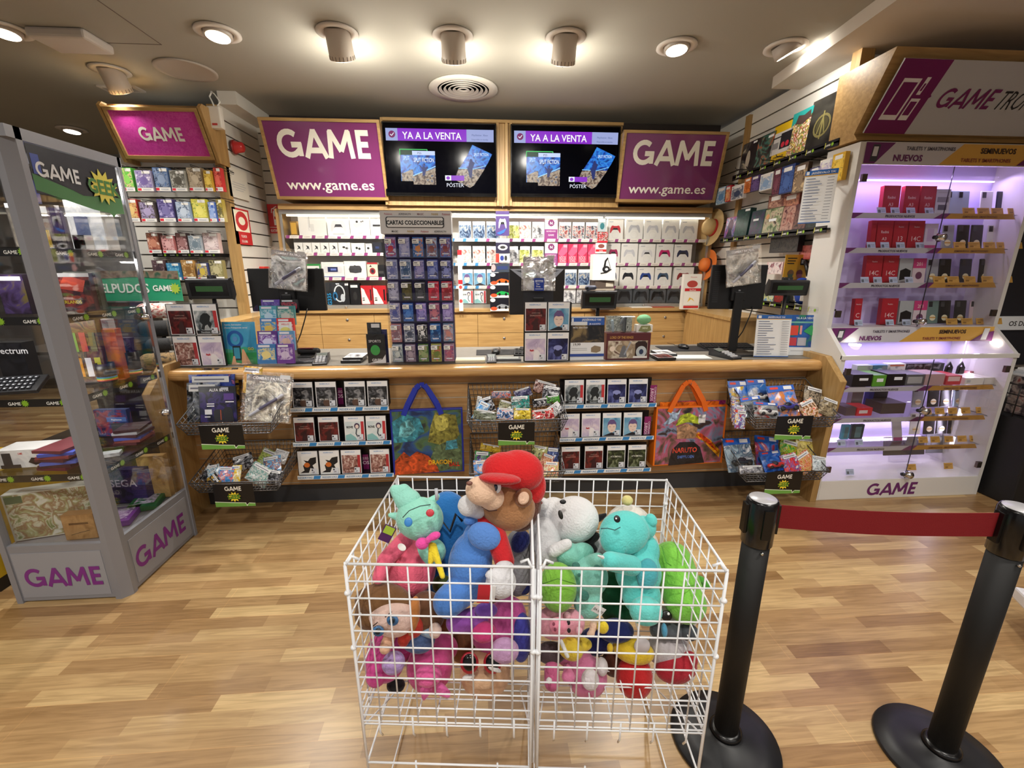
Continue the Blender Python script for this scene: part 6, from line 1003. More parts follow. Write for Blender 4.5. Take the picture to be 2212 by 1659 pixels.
# hats
def hat(px, py, Y, X, mat, band, lb, r=.17):
    p = PX(px, py, X); o = empty('hat', (X, p.y, p.z)); o.rotation_euler = (0, -PI/2+.15, .1); tag(o, lb, 'hat')
    MB().lathe([(r*.44, 0), (r*.7, -.004), (r, .012), (r*1.02, .018), (r, .02), (r*.7, .006), (r*.44, .006)], mat, 36).build('brim', o); MB().lathe([(r*.46, 0), (r*.45, r*.3), (r*.42, r*.45), (r*.3, r*.56), (r*.12, r*.6), (.001, r*.61)], mat, 36).build('crown', o)
    MB().lathe([(r*.47, .002), (r*.475, .004), (r*.465, r*.16), (r*.45, r*.162)], band, 36).build('hat_band', o); return o
hat(1541, 492, 4.4, 2.4, M('#c8ac78', .7, bump=.8, bs=60), M('#b82c28', .6), 'straw hat with a red band hanging on the right wall', .18)
o = hat(1530, 573, 4.3, 2.4, M('#e07830', .65), M('#3c1c18', .6), 'orange hat with a dark beaded band hanging below the straw hat', .155)
MB().ell((.0, .09, .03), (.014, .014, .01), M('#5878a8', .3), 12).build('hat_badge', o)
# ============================================================ GAMETRONICS SIGN
Yt, Yb = 2.66, 2.86
a, b = PY(1933, 124, Yt), PY(1883, 287, Yb); xl = (a.x+b.x)/2; xr = 4.3; zt_, zb_ = a.z, b.z
w = xr-xl; h = math.hypot(zt_-zb_, Yb-Yt); tl = math.atan2(Yb-Yt, zt_-zb_)
o = empty('department_sign', ((xl+xr)/2, Yb, zb_)); tag(o, 'purple and grey sign with tablet picture reading GAMETRONICS above the phone showcase', 'sign')
MB().prism([(0.0, -.04), (.24, -.04), (.24, h+.01), (-.17, h+.01), (.03, 0)], -w/2-.03, w/2, OAK).build('sign_box', o)
q = MB(); q.T = Matrix.Rotation(tl, 4, 'X') @ Matrix.Translation((0, -.008, 0)); q.box(-w/2, w/2, 0, .01, 0, h, M('#b2b4b8', .35)); pw = .36/w
GP = M('#70205c', .25); q.deco(w, h, [('p', [(0, 0), (.138, 0), (.15, 1), (0, 1)], GP)], 0)
k = MB
def S_(x, z): return (-w/2+x*.6, z*h)
lw = M('#dcd8dc', .4)
q.poly([S_(.0+.2, .2), S_(.235+.2, .2), S_(.235+.2, .78), S_(.2, .78)][:0] or [S_(.07, .2), S_(.25, .2), S_(.28, .76), S_(.1, .76)], -.002, lw); q.poly([S_(.09, .27), S_(.233, .27), S_(.257, .71), S_(.113, .71)], -.003, GP)
q.poly([S_(.275, .2), S_(.37, .2), S_(.385, .5), S_(.29, .5)], -.002, lw); q.poly([S_(.29, .27), S_(.358, .27), S_(.368, .46), S_(.3, .46)], -.003, GP)
q.poly([S_(.31, .55), S_(.35, .55), S_(.365, .78), S_(.325, .78)], -.002, lw); q.poly([S_(.32, .6), S_(.342, .6), S_(.35, .7), S_(.33, .7)], -.003, GP)
q.poly([S_(.42, .46), S_(.48, .53), S_(.43, .62)], -.002, GP)
q.game(-w/2+.51, h*.38, h*.27, -.002, M('#70205c', .35), wd=.17, shear=.2, sx=.87)
q.text('TRONICS', -w/2+.715, h*.38, h*.37, -.002, M('#1c1c20', .4), -.005, .62, 'l', .2); q.build('sign_face', o)
# ============================================================ PHONE SHOWCASE
SX0, SX1, SY = 2.36, 3.62, 2.68; WP = M('#dedcd8', .3); WPI = M('#cfc4ee', .5)
sc = empty('phone_showcase', (SX0, SY, 0)); tag(sc, 'large white glazed showcase of phones with purple glow and GAME lettering', 'display case'); SW = SX1-SX0; UT = PY(1915, 345, 2.85).z; ST = UT+.1; UY = .17
LZ = PY(1850, 768, SY).z; UZ = PY(1838, 708, SY+UY).z
sd = [(0, 0), (.44, 0), (.44, ST), (UY, ST), (UY, UZ), (0, LZ)]
for x_ in (0, SW-.03): MB().prism(sd, x_, x_+.03, WP).build('side_panel', sc)
MB().box(.03, SW-.03, .41, .43, .0, ST, WPI).build('back_panel', sc)
MB().box(.03, SW-.03, 0, .41, 0, .15, WP).build('plinth', sc); q = MB(); q.box(.03, SW-.03, -.002, 0, .004, .146, M('#e4e2de', .3)); q.game(SW*.5-.06, .025, .095, -.003, M('#6c2a6c', .4), wd=.2, shear=.12, sx=1.0); q.build('plinth_panel', sc)
MB().box(.03, SW-.03, UY, .41, ST-.02, ST, WP).build('top_panel', sc)
MB().box(.03, SW-.03, UY-.01, .41, UZ-.1, UZ-.0, WP).build('middle_rail', sc)
q = MB(); q.T = Matrix.Translation((.03+(SW-.06)/2, UY-.012, UZ-.1)); ww = SW-.06
ban = lambda up: [('r', 0, 0, 1, 1, M('#c8c6cc', .35)), ('p', [(.42, 0), (1, 0), (1, 1), (.54, 1)], M('#d8a850', .35)), ('p', [(0, 0), (.06, 0), (.16, 1), (0, 1)], M('#6c2a66', .35)), ('p', [(.03, .1), (.07, .1), (.08, .9), (.04, .9)], M('#3c3c44', .35)), ('p', [(.04, .35), (.066, .35), (.07, .8), (.045, .8)], M('#d8d8dc', .35)), ('t', 'TABLETS Y SMARTPHONES', .36, .66, .24, M('#55505c', .4), .02, .95), ('t', 'NUEVOS', .24, .14, .42, M('#6c2a66', .4), .03), ('t', 'SEMINUEVOS', .74, .56, .36, M('#3c2c28', .4), .03, .95), ('t', 'TABLETS Y SMARTPHONES', .68, .14, .25, M('#8c4440', .4), .02, .95), ('p', [(.86, 0), (1, 0), (1, .7), (.94, .6)], M('#6c2a66', .35)), ('p', [(.925, .1), (.96, .1), (.97, .9), (.935, .9)], M('#d8d8dc', .35))]
q.deco(ww, .1, ban(0), 0); q.build('banner_strip', sc)
q = MB(); q.box(.03, SW-.03, UY-.006, UY+.006, ST-.13, ST-.0, WP); q.T = Matrix.Translation((.03+ww/2, UY-.008, ST-.125)); q.deco(ww, .12, ban(1), 0); q.build('top_banner', sc)
gf = MB(); gf.add([(.02, .0, LZ), (SW-.02, .0, LZ), (SW-.02, UY-.02, UZ-.1), (.02, UY-.02, UZ-.1)], [(0, 1, 2, 3)], GLS); gf.build('sloping_glass', sc)
MB().box(.0, SW, -.012, .012, LZ-.03, LZ, WP).build('front_rail', sc, bevel=.003)
MID = SW*.52
for (za, zb_, yy, nm) in ((.15, LZ-.03, .0, 'lower'), (UZ+.002, ST-.13, UY, 'upper')):
    for x0_, x1_ in ((.03, MID-.002), (MID+.002, SW-.03)):
        d = MB().box(x0_, x1_, yy-.004, yy, za+.004, zb_-.004, GLS).build('glass_door', sc)
        xx = x0_+.012 if x0_ < MID-.1 else x1_-.045
        for z_ in (za+.07, zb_-.1): MB().box(xx, xx+.033, yy-.012, yy+.006, z_, z_+.045, M('#6c6058', .25, .8)).build('hinge', d)
        MB().box(MID-.0015, MID+.0015, yy-.0045, yy+.0005, za+.004, zb_-.004, M('#2c2c34', .3)).build('door_edge', d) if x0_ > .1 else None
    for z_, r_ in ((za+.04, 0), ((za+zb_)/2+.08, 1)):
        q = MB(); q.T = Matrix.Translation((MID, yy-.01, z_)) @ Matrix.Rotation(PI/2, 4, 'X'); q.lathe([(.001, .04), (.02, .038), (.022, .01), (.03, .0)], CHROME, 16); q.T = Matrix.Translation((MID-.04, yy-.012, z_)) @ Matrix.Rotation(PI/2, 4, 'Y'); q.lathe([(.012, 0), (.014, .08)], M('#26262c', .3), 12); q.build('door_lock', sc)
LED = M('#e8ccff', .5, em=4)
MB().box(.04, SW-.04, .395, .405, ST-.18, ST-.172, LED).build('light_strip', sc); MB().box(SW-.045, SW-.04, .3, .305, .2, UZ-.12, LED).build('light_strip', sc); MB().box(.1, SW-.1, .395, .405, .3, .305, LED).build('light_strip', sc)
area('showcase_top_light', (SX0+SW/2, SY+.34, ST-.16), (-.3, 0, 0), SW-.15, .03, 4.5, (.66, .5, 1.0)); area('showcase_mid_light', (SX0+SW/2, SY+.3, LZ+.02), (0, 0, 0), SW-.15, .04, 2.6, (.78, .66, 1.0)); area('showcase_right_light', (SX1-.06, SY+.2, .75), (0, PI/2, 0), .9, .03, 2, (.85, .75, 1.0))
area('showcase_low_light', (SX0+SW/2, SY+.36, .45), (0, 0, 0), SW-.15, .03, 1.6, (.85, .75, 1.0))
for px in (1852, 2160):
    p = PY(px, 745, SY+.1); o = MB().lathe([(.001, 0), (.035, 0), (.036, .01), (.001, .012)], M('#fff6e8', .5, em=9), 20).build('cabinet_light', sc, (p.x-SX0, .12, UZ-.115))
def sshelf(py, YY, za=None):
    z = PY(1980, py, YY).z; yr = YY-SY; MB().box(.03, SW-.03, yr, .4, z-.006, z, glass('acrylic', refl=.2)).build('glass_shelf', sc)
    q = MB(); q.T = Matrix.Translation((.03+ww/2, yr-.002, z-.03)); q.deco(ww*.98, .034, [('p', [(0, 0), (.52, 0), (.58, 1), (.02, 1)], M('#b8b6be', .35)), ('p', [(.56, 0), (1, 0), (.98, 1), (.6, 1)], M('#b88a40', .35)), ('p', [(.5, 0), (.57, 0), (.6, 1), (.55, 1)], M('#6c2a66', .35)), ('p', [(0, 0), (.03, 0), (.08, 1), (0, 1)], M('#6c2a66', .35)), ('t', 'PRODUCTOS NUEVOS', .3, .2, .6, M('#333038', .4), .02), ('t', 'SEMINUEVOS  SMARTPHONES', .78, .22, .55, M('#6c4038', .4), .01)]); q.build('shelf_strip', sc); return z
UYW = SY+UY+.04; LYW = SY+.05
us = [sshelf(462, UYW), sshelf(537, UYW), sshelf(612, UYW)]+[UZ+.004]; MB().box(.03, SW-.03, UY+.01, .4, UZ-.004, UZ+.002, WP).build('shelf', sc)
ls = [sshelf(835, LYW), sshelf(901, LYW), sshelf(963, LYW)]+[.152]
def phonebox(x, Y, z, w, h, spec, side, lb, rx=-.12, name='phone_box', cat='box', grp=None, d=.02):
    return simple(name, w, h, d, side, spec, (x, Y, z), 0, lb, cat, grp) if not rx else tag(_rot(simple(name, w, h, d, side, spec, (x, Y, z), 0, lb, cat, grp), rx), lb, cat, grp)
def _rot(o, rx): o.rotation_euler = (rx, 0, 0); return o
RB = M('#b02030', .35); pk = M('#e8c8cc', .4)
rowcells = [[(1912, 1948, 'Redmi A3'), (1958, 1990, 'Redmi A3'), (1993, 2026, 'Redmi A3'), (2027, 2058, 'W')], [(1885, 1896, 'r'), (1898, 1932, 'Redmi A3'), (1934, 1964, '13'), (1966, 2000, '14C'), (2002, 2030, 'P')], [(1874, 1909, '14C'), (1911, 1944, '14C'), (1946, 1975, 'K'), (1976, 2004, 'M')], [(1852, 1868, 'C'), (1911, 1946, '14C'), (1950, 1980, 'K'), (1981, 2010, 'M')]]
tops = [392, 469, 545, 620]; RN = ['top', 'second', 'third', 'bottom']
for r, cells in enumerate(rowcells):
    cn = {}
    for a, b, t in cells:
        Y = UYW+.07; xa, xb = PY(a, tops[r]+30, Y).x, PY(b, tops[r]+30, Y).x; z = us[r]+.001; h = .185; cn[t] = cn.get(t, 0)+1; w_ = xb-xa
        pos = ORD[cn[t]-1]+' such from the left'
        if t in ('W', 'P', 'M', 'K'):
            sp_ = {'W': [('r', .1, .5, .9, .7, M('#8c8c94', .4)), ('r', .2, .2, .8, .4, M('#5c5c68', .4)), ('r', .1, .85, .9, .9, G1)], 'P': [('r', .2, .3, .7, .8, M('#c8b0d8', .4)), ('r', 0, 0, 1, .15, M('#c04c8c', .4))], 'M': [('r', 0, .6, 1, 1, M('#c83c7c', .4)), ('t', '201', .5, .7, .2, pk, .02), ('e', .5, .3, .25, .15, M('#6c3c5c', .4))], 'K': [('p', [(.1, .1), (.1, .5), (.5, .6), (.9, .5), (.9, .2)], M('#15151a', .3))]}[t]
            simple('phone_box', w_, h*.9, .03, M({'W': '#c8ccd4', 'P': '#d8d0e4', 'M': '#d8c8d0', 'K': '#b0b4b8'}[t], .35), sp_, (xa/2+xb/2, Y, z), 0, {'W': 'grey boxed accessory right of the red boxes', 'P': 'pale lilac phone box', 'M': 'pink and grey boxed phone', 'K': 'grey box picturing a black phone'}[t]+f' on the {RN[r]} shelf of the upper showcase', 'box', 'goods in the upper showcase').rotation_euler = (-.1, 0, 0)
        else:
            sp_ = [('t', 'Redmi', .5, .55, .14, pk, .01, .85), ('t', 'A3', .5, .3, .16, pk, .01)] if t == 'Redmi A3' else [('t', t, .5, .28, .24 if len(t) > 1 else .24, pk, .005), ('t', 'Redmi', .5, .75, .08, pk, 0)] if t not in 'r' else []
            simple('phone_box', w_, h, .03, RB, [('r', .03, .01, .97, .99, RB)]+sp_, (xa/2+xb/2, Y, z), 0, f'red phone box{" marked "+t.split()[-1] if len(t) > 1 else " cut by the cabinet side"}, {pos} on the {RN[r]} shelf of the upper showcase', 'box', 'red phone boxes').rotation_euler = (-.1, 0, 0)
PHC = {'l': ('#a8b8c8', 'light blue'), 'w': ('#e4e4e6', 'white'), 'k': ('#16181c', 'black'), 'n': ('#1c2438', 'navy'), 'g': ('#6c8480', 'grey green'), 'p': ('#d0b8c4', 'pink'), 's': ('#9ca0a8', 'silver')}
uph = [[(2062, 'l'), (2086, 'l'), (2137, 'w'), (2172, 'n'), (2204, 's')], [(2052, 's'), (2085, 'k'), (2115, 'k'), (2150, 'w'), (2183, 'p')], [(2018, 's'), (2045, 'k'), (2090, 'n'), (2132, 'k'), (2166, 'n')], [(2022, 'g'), (2048, 'k'), (2082, 'k'), (2114, 'p'), (2150, 'k')]]
yel = M('#cfa04c', .45)
def phone(x, Y, z, c, lb, w=.09, h=.165, grp='used phones in the showcase', badge=True):
    o = empty('phone', (x, Y, z)); o.rotation_euler = (-.15, 0, 0); tag(o, lb, 'phone', grp); MB().box(-w/2, w/2, 0, .008, 0, h, M(PHC[c][0], .2)).build('rear_shell', o, bevel=.006)
    MB().box(-w*.4, -w*.08, -.002, 0, h*.72, h*.95, M('#2a2c30', .2) if c != 'k' else M('#3c3e44', .2)).build('camera_block', o, bevel=.002)
    if badge: q = MB(); q.deco(w, h, [('e', .5, .25, .26, .13, M('#e8e0c0', .4)), ('r', .25, .23, .75, .28, yel)], -.001); q.build('price_badge', o)
def tagrow(xs, Y, z, w, nm, rowlb):
    for i, x in enumerate(xs): o = simple('price_card', w, .045, .003, yel, [('r', .1, .7, .9, .78, M('#8c6428', .4)), ('r', .1, .5, .7, .56, M('#8c6428', .4)), ('r', .1, .2, .4, .4, M('#8c6428', .4))], (x, Y, z+.003), 0, f'yellow price card, {ORD[i]} from the left {rowlb}', 'price card', 'yellow price cards'); o.rotation_euler = (-.35, 0, 0)
def wtags(xs, Y, z, rowlb):
    for i, x in enumerate(xs): o = simple('price_card', .06, .042, .003, M('#b8c4dc', .35), [('r', .08, .12, .38, .6, M('#5c6470', .4)), ('r', .45, .55, .9, .62, M('#7c8490', .4)), ('r', .45, .3, .9, .37, M('#7c8490', .4))], (x, Y, z+.003), 0, f'pale blue price card, {ORD[i]} from the left {rowlb}', 'price card', 'pale price cards'); o.rotation_euler = (-.35, 0, 0)
for r, cells in enumerate(uph):
    n = {}
    for px, c in cells:
        n[c] = n.get(c, 0)+1; p = PY(px, tops[r]+40, UYW+.1); phone(p.x, UYW+.1, us[r]+.002, c, f'{PHC[c][1]} phone, {ORD[n[c]-1]} of its colour from the left on the {RN[r]} shelf of the upper showcase', badge=r > 0)
    tp = [446, 519, 595, 670][r]; xs0 = [(2098, 2130, 2160, 2196), (2078, 2110, 2143, 2172, 2202), (2033, 2064, 2100, 2138, 2180), (2065, 2098, 2130, 2162)][r]
    tagrow([PY(x_, tp, UYW+.02).x for x_ in xs0], UYW+.02, us[r], 0.085, '', f'on the {RN[r]} shelf of the upper showcase')
    xw = [(1908, 1938, 1972, 2012), (1886, 1916, 1950, 1992), (1872, 1900, 1934, 1968), (1862, 1930, 1966)][r]; wtags([PY(x_, tp, UYW+.015).x for x_ in xw], UYW+.015, us[r], f'on the {RN[r]} shelf of the upper showcase')
# lower showcase goods
def lb_(x0, y0, x1, y1, Y, d, c, spec, label, name='accessory_box', cat='box', z=None, rx=0):
    X, w, zz_, h = atpx(x0, y0, x1, y1, Y); o = simple(name, w, h, d, M(c, .35), spec, (X, Y, z if z is not None else zz_), 0, label, cat, 'goods in the lower showcase'); o.rotation_euler = (rx, 0, 0); return o
z = ls[0]+.001
for i, (a, b, yt, c, sp_, lb) in enumerate(((1842, 1884, 806, '#15151a', [('r', .35, .5, .8, .7, Wt)], 'black'), (1886, 1914, 808, '#5c9c30', [('r', .3, .4, .8, .7, Wt)], 'green'), (1916, 1955, 806, '#101014', [('r', .4, .5, .85, .75, Wt)], 'second black'), (1957, 1996, 808, '#5c5c60', [('r', .1, .2, .9, .8, M('#a8a8a8', .4))], 'grey'), (1998, 2040, 808, '#b89898', [], 'dusty pink'), (2044, 2076, 812, '#c83c44', [('r', .1, .4, .9, .9, M('#e8c8c8', .4))], 'red and white'), (2084, 2124, 818, '#e4e2dc', [('r', .1, .3, .3, .7, G1)], 'white flat'), (2126, 2172, 818, '#d8d4cc', [('r', .6, 0, 1, 1, M('#1c1a18', .4))], 'white and black flat'))):
    lb_(a, yt, b, 832, LYW+.02, .14, c, sp_, f'{lb} accessory box in the front row of the top shelf of the lower showcase', z=z)
for i, (a, b, yt, c, sp_, lb) in enumerate(((1853, 1886, 775, '#a8b0a8', [('r', .7, .2, .85, .6, M('#c8d040', .4))], 'grey and lime box'), (1887, 1917, 775, '#4c7890', [('e', .5, .5, .3, .3, M('#a8c8d8', .4))], 'blue box with a round picture'), (1919, 1957, 773, '#e0dcdc', [('r', .1, .85, .9, .95, M('#c86c48', .4)), ('r', .3, .3, .7, .5, M('#3c4ca0', .4))], 'white box with blue device'), (1958, 1995, 773, '#1c1c24', [], 'black bag like box'), (1993, 2040, 773, '#121218', [], 'large black box'))):
    lb_(a, yt, b, 806, LYW+.2, .05, c, [('r', .04, .04, .96, .96, A_(470+i, ' '.join([c, c, '#8c8c94']), 20))]+sp_, f'{lb} in the back row of the top shelf of the lower showcase', z=z)
for i, px in enumerate((2052, 2078)):
    p = PY(px, 785, LYW+.15); o = MB().tube([(0, 0, .02), (-.022, 0, .05), (-.02, 0, .1), (0, 0, .13), (.02, 0, .1), (.022, 0, .05), (0, 0, .02)], .008, M('#17171c', .4)).box(-.018, .018, -.014, .0, .05, .1, M('#0c0c10', .15)).build('smart_band', None, (p.x, LYW+.15, z+.0)); tag(o, f'black smart band, {("left", "right")[i]} one of two standing on the top shelf of the lower showcase', 'watch')
o = lb_(2082, 795, 2126, 812, LYW+.16, .03, '#8c1c2c', [], 'dark red cloth pouch lying behind the white flat box', 'cloth_pouch', 'pouch', z=z)
z = ls[1]+.001
for a, b, y0, y1, Y, d, c, lb in ((1838, 1862, 842, 895, .2, .04, '#8c8488', 'grey narrow box at the left'), (1876, 1886, 842, 880, .2, .04, '#3c3c98', 'blue violet box edge'), (1886, 1915, 842, 885, .22, .04, '#1c1c34', 'dark navy box'), (1828, 1852, 876, 893, .06, .12, '#5c4c50', 'brown grey box in front'), (1852, 1885, 876, 893, .05, .12, '#c83038', 'red box in front'), (1904, 1955, 872, 894, .08, .14, '#4c403c', 'dark brown speaker box')):
    lb_(a, y0, b, y1, LYW+Y, d, c, [('r', .15, .3, .7, .7, M('#d8c8c8', .4))] if c == '#c83038' else [], lb+' on the second shelf of the lower showcase', z=z)
lph = [(1, [(1985, 's'), (2018, 'k'), (2045, 'k'), (2072, 'l'), (2110, 'w')], 842), (2, [(1978, 'w'), (2008, 'k'), (2035, 'k'), (2060, 'n'), (2096, 'l')], 905)]
for si, cells, yt in lph:
    n = {}
    for px, c in cells: n[c] = n.get(c, 0)+1; p = PY(px, yt+25, LYW+.2); phone(p.x, LYW+.2, ls[si]+.002, c, f'{PHC[c][1]} phone, {ORD[n[c]-1]} of its colour from the left on the {RN[si]} shelf of the lower showcase', badge=True)
tagrow([PY(x_, 883, LYW+.04).x for x_ in (2006, 2034, 2062, 2090, 2122)], LYW+.04, ls[1], .07, '', 'on the second shelf of the lower showcase'); tagrow([PY(x_, 945, LYW+.04).x for x_ in (1998, 2024, 2054, 2082, 2108)], LYW+.04, ls[2], .07, '', 'on the third shelf of the lower showcase'); wtags([PY(x_, 945, LYW+.03).x for x_ in (1822, 1860)], LYW+.03, ls[2], 'on the third shelf of the lower showcase')
for a, b, y0, c, lb in ((1822, 1838, 905, '#4c98b0', 'teal phone box at the left'), (1842, 1868, 905, '#2c3c44', 'dark phone box next to the teal one')): lb_(a, y0, b, 936, LYW+.15, .02, c, [('r', .3, .1, .8, .85, M('#5c7c80', .3))], lb+' on the third shelf of the lower showcase', z=ls[2]+.001)
lb_(1936, 906, 1955, 950, LYW+.1, .01, '#b8b4bc', [('r', 0, 0, 1, .15, M('#a03c78', .4))], 'slim grey pack with pink foot leaning on the third shelf of the lower showcase', z=ls[2]+.001, rx=-.3)
def tablet(x0, y0, x1, y1, Y, c, lb):
    X, w, z_, h = atpx(x0, y0, x1, y1, Y); o = empty('tablet', (X, Y, ls[3]+.06)); o.rotation_euler = (-.2, 0, 0); tag(o, lb, 'tablet', 'tablets in the lower showcase'); MB().box(-w/2, w/2, 0, .008, 0, h, M(c, .35)).build('rear_shell', o, bevel=.006); MB().ell((0, -.001, h*.65), (.01, .001, .012), M('#1c1c20', .3), 10).build('round_mark', o); MB().box(-w*.3, w*.3, -.01, .03, -.055, 0, GLS).build('acrylic_easel', o)
tablet(1908, 967, 1996, 1004, LYW+.2, '#3c3c40', 'dark grey tablet leaning at the bottom of the lower showcase'); tablet(1998, 967, 2086, 1006, LYW+.22, '#8a8c98', 'silver grey tablet leaning at the bottom right of the lower showcase')
tagrow([PY(x_, 1012, LYW+.06).x for x_ in (1971, 2050)], LYW+.06, ls[3], .07, '', 'on the floor of the lower showcase'); wtags([PY(1837, 1024, LYW+.02).x], LYW+.02, ls[3], 'on the floor of the lower showcase')
# next unit at the far right edge and the black magazine bin
o = empty('magazine_bin', (3.86, 2.78, 0)); tag(o, 'black floor bin holding magazines right of the phone showcase', 'bin')
MB().box(-.2, .4, -.28, .3, 0, .62, M('#1a1a1d', .6)).build('bin_body', o, bevel=.01); w_ = MB()
for i in range(9): w_.tube([(-.2, -.28+.07*i, .62), (-.2, -.28+.07*i, .84)], .004, SHK); w_.tube([(-.2+.075*i, -.29, .62), (-.2+.075*i, -.29, .84)], .004, SHK)
for k_ in (.7, .77, .84): w_.tube([(-.2, .3, k_), (-.2, -.29, k_), (.4, -.29, k_)], .004, SHK)
w_.build('wire_rim', o)
for i in range(5): o = MB().box(0, .05, -.2, .02, 0, .26, A_(490+i, '#2c2c30 #5c5058 #b8a8a0 #8c3c40', 14)).build('magazine', None, (3.72+.09*i, 2.72, .625), (0, 0, 0)); tag(o, f'magazine standing in the black bin, {ORD[i]} from the left', 'magazine', 'magazines in the black bin')
for i in range(4): o = MB().box(0, .3, -.16, .04, 0, .012, M(['#e8e8ec', '#c8ccd0', '#d8d8dc', '#f0f0f0'][i], .35)).build('magazine', None, (3.73+.015*i, 2.73, .888+.0125*i), (0, 0, .06*i)); tag(o, f'white magazine lying on top of the black bin, {["lowest", "second from below", "third from below", "topmost"][i]}', 'magazine', 'white magazines on the bin')
o = empty('shelf_unit', (3.7, 3.0, 0)); tag(o, 'dark shelf unit with a white header at the right edge beside the showcase', 'shelf unit')
MB().box(0, .9, 0, .1, .9, 2.3, M('#23242c', .5)).build('back_panel', o); q = MB(); q.T = Matrix.Translation((.45, -.02, 1.17)); q.box(-.45, .45, 0, .02, 0, .1, Wt); q.deco(.9, .1, [('t', 'OS DE SEGUNDA MANO', .5, .3, .5, M('#333', .4), .02)]); q.build('header', o)
# console island bottom right
o = empty('console_display', (2.3, 1.26, 0)); tag(o, 'white low display platform with console at the lower right edge', 'display stand')
o.rotation_euler = (0, 0, -.45)
MB().box(0, .9, -.42, .34, .13, .19, M('#e0e0e4', .25)).build('platform', o, bevel=.01); MB().box(-.08, .2, -.3, .0, .0, .06, M('#d8d8dc', .3)).build('foot_block', o, bevel=.004); MB().box(.08, .8, -.34, .26, 0, .13, M('#17171a', .5)).build('dark_base', o)
MB().box(.12, .8, .0, .26, .19, .62, M('#dcdce2', .25)).build('white_tower', o, bevel=.02); q = MB(); q.T = Matrix.Translation((.3, -.004, .3)); q.deco(.36, .3, [('e', .5, .5, .38, .42, M('#1c3c9c', .3)), ('e', .5, .5, .3, .33, M('#c8ccd8', .3)), ('p', [(.3, .45), (.5, .62), (.7, .5), (.6, .4)], M('#d8d048', .3))]); q.build('round_emblem', o)
MB().box(.02, .16, -.2, .0, .19, .24, M('#1c1c20', .3)).build('controller_dock', o, bevel=.01)
# ============================================================ QUEUE BARRIER
def stanchion(x, y, lb, rz):
    o = empty('barrier_post', (x, y, 0), rz); tag(o, lb, 'barrier post', 'belt barrier posts'); K = M('#09090a', .62, bump=.05, bs=400)
    MB().lathe([(.178, 0), (.18, .006), (.176, .016), (.12, .026), (.06, .036), (.045, .046), (.044, .05)], M('#15161a', .42), 48).build('base', o)
    MB().lathe([(.052, .035), (.052, .055), (.044, .06), (.039, .062)], M('#0c0c0e', .25), 32).build('collar', o)
    MB().lathe([(.039, .05), (.039, .84)], K, 32).build('post', o)
    h = MB(); h.lathe([(.039, .8), (.044, .805), (.044, .945), (.041, .952)], M('#0c0c0f', .22), 32)
    for a in (0, PI/2, PI, 3*PI/2): h.T = Matrix.Rotation(a, 4, 'Z'); h.box(.04, .05, -.013, .013, .84, .935, M('#0a0a0c', .3))
    h.build('belt_head', o); MB().lathe([(.001, .954), (.036, .954), (.039, .951)], M('#c4c4c8', .3, .3), 32).build('top_cap', o)
    q = MB()
    for z_ in (.79, .92): q.T = Matrix.Translation((0, -.0445, z_)) @ Matrix.Rotation(PI/2, 4, 'X'); q.lathe([(.001, .002), (.004, .0015), (.005, -.005)], CHROME, 10)
    q.build('screw', o)
p1 = Vector((.832, 1.128, 0)); p2 = Vector((1.537, 1.026, 0)); rzz = math.atan2(p2.y-p1.y, p2.x-p1.x)
stanchion(p1.x, p1.y, 'left black barrier post, with a pale round top, right of the plush baskets', rzz); stanchion(p2.x, p2.y, 'right black barrier post, cut by the right edge of the photo', rzz)
d = (p2-p1).normalized(); nn = Vector((-d.y, d.x, 0)); q = MB(); N = 16; vs = []
for i in range(N+1):
    t = i/N; c = p1+d*.04+(p2-p1-d*.08)*t; s_ = -.012*math.sin(PI*t)
    for (o_, z_) in ((-.001, .855), (.001, .855), (.001, .932), (-.001, .932)): vs.append(c+nn*(o_+.003*math.sin(3*t))+Vector((0, 0, z_-.0+s_*(1))))
fs = []
for i in range(N):
    for k_ in range(4): fs.append((i*4+k_, i*4+(k_+1) % 4, (i+1)*4+(k_+1) % 4, (i+1)*4+k_))
q.add(vs, fs, M('#7c0412', .7, bump=.2, bs=300)); o = q.build('barrier_belt'); tag(o, 'dark red fabric belt stretched between the two black posts', 'belt')
# ============================================================ LEFT WALL DISPLAY
PINK = A_(51, '#c8389c #cc40a0 #d64cac #c8389c', 30, .35, soft=.3)
def psign(t, w, h):
    t.game(0, h*.36, h*.27, -.0075, CREAM, wd=.2)
    r_ = random.Random(4); pm = M('#d65cb0', .4)
    for i in range(70):
        x, z, s_ = r_.uniform(-w*.46, w*.46), r_.uniform(.06*h, .94*h), r_.uniform(.008, .016)
        if abs(x) < w*.3 and .3*h < z < .7*h: continue
        if i % 3 == 0: t.stroke([(x+s_*math.cos(a_), z+s_*math.sin(a_)) for a_ in [2*PI*k/8 for k in range(9)]], .003, -.0068, pm)
        elif i % 3 == 1: t.stroke([(x-s_, z-s_*.6), (x+s_, z-s_*.6), (x+s_, z+s_*.6), (x-s_, z+s_*.6), (x-s_, z-s_*.6)], .003, -.0068, pm)
        else: t.stroke([(x-s_, z+s_), (x, z-s_*.5), (x+s_, z+s_)], .003, -.0068, pm)
so, w, h, q = sign('department_sign', 'pink sign with white lettering above the left wall of hanging packs', (230, 231), (430, 231), (268, 343), (462, 343), 3.97, 4.12, (PINK, psign))
bk = MB(); bk.prism([(.025, 0), (.15, 0), (.15, h*.97), (-.12, h*.97)], -w/2+.01, w/2-.01, OAK)
for s_ in (-1, 1): bk.prism([(0, -.03), (.15, -.03), (.15, h), (-.14, h), (-.17, h*.92)], s_*(w/2+.02)-.012, s_*(w/2+.02)+.012, OAKZ)
bk.build('sign_box', so)
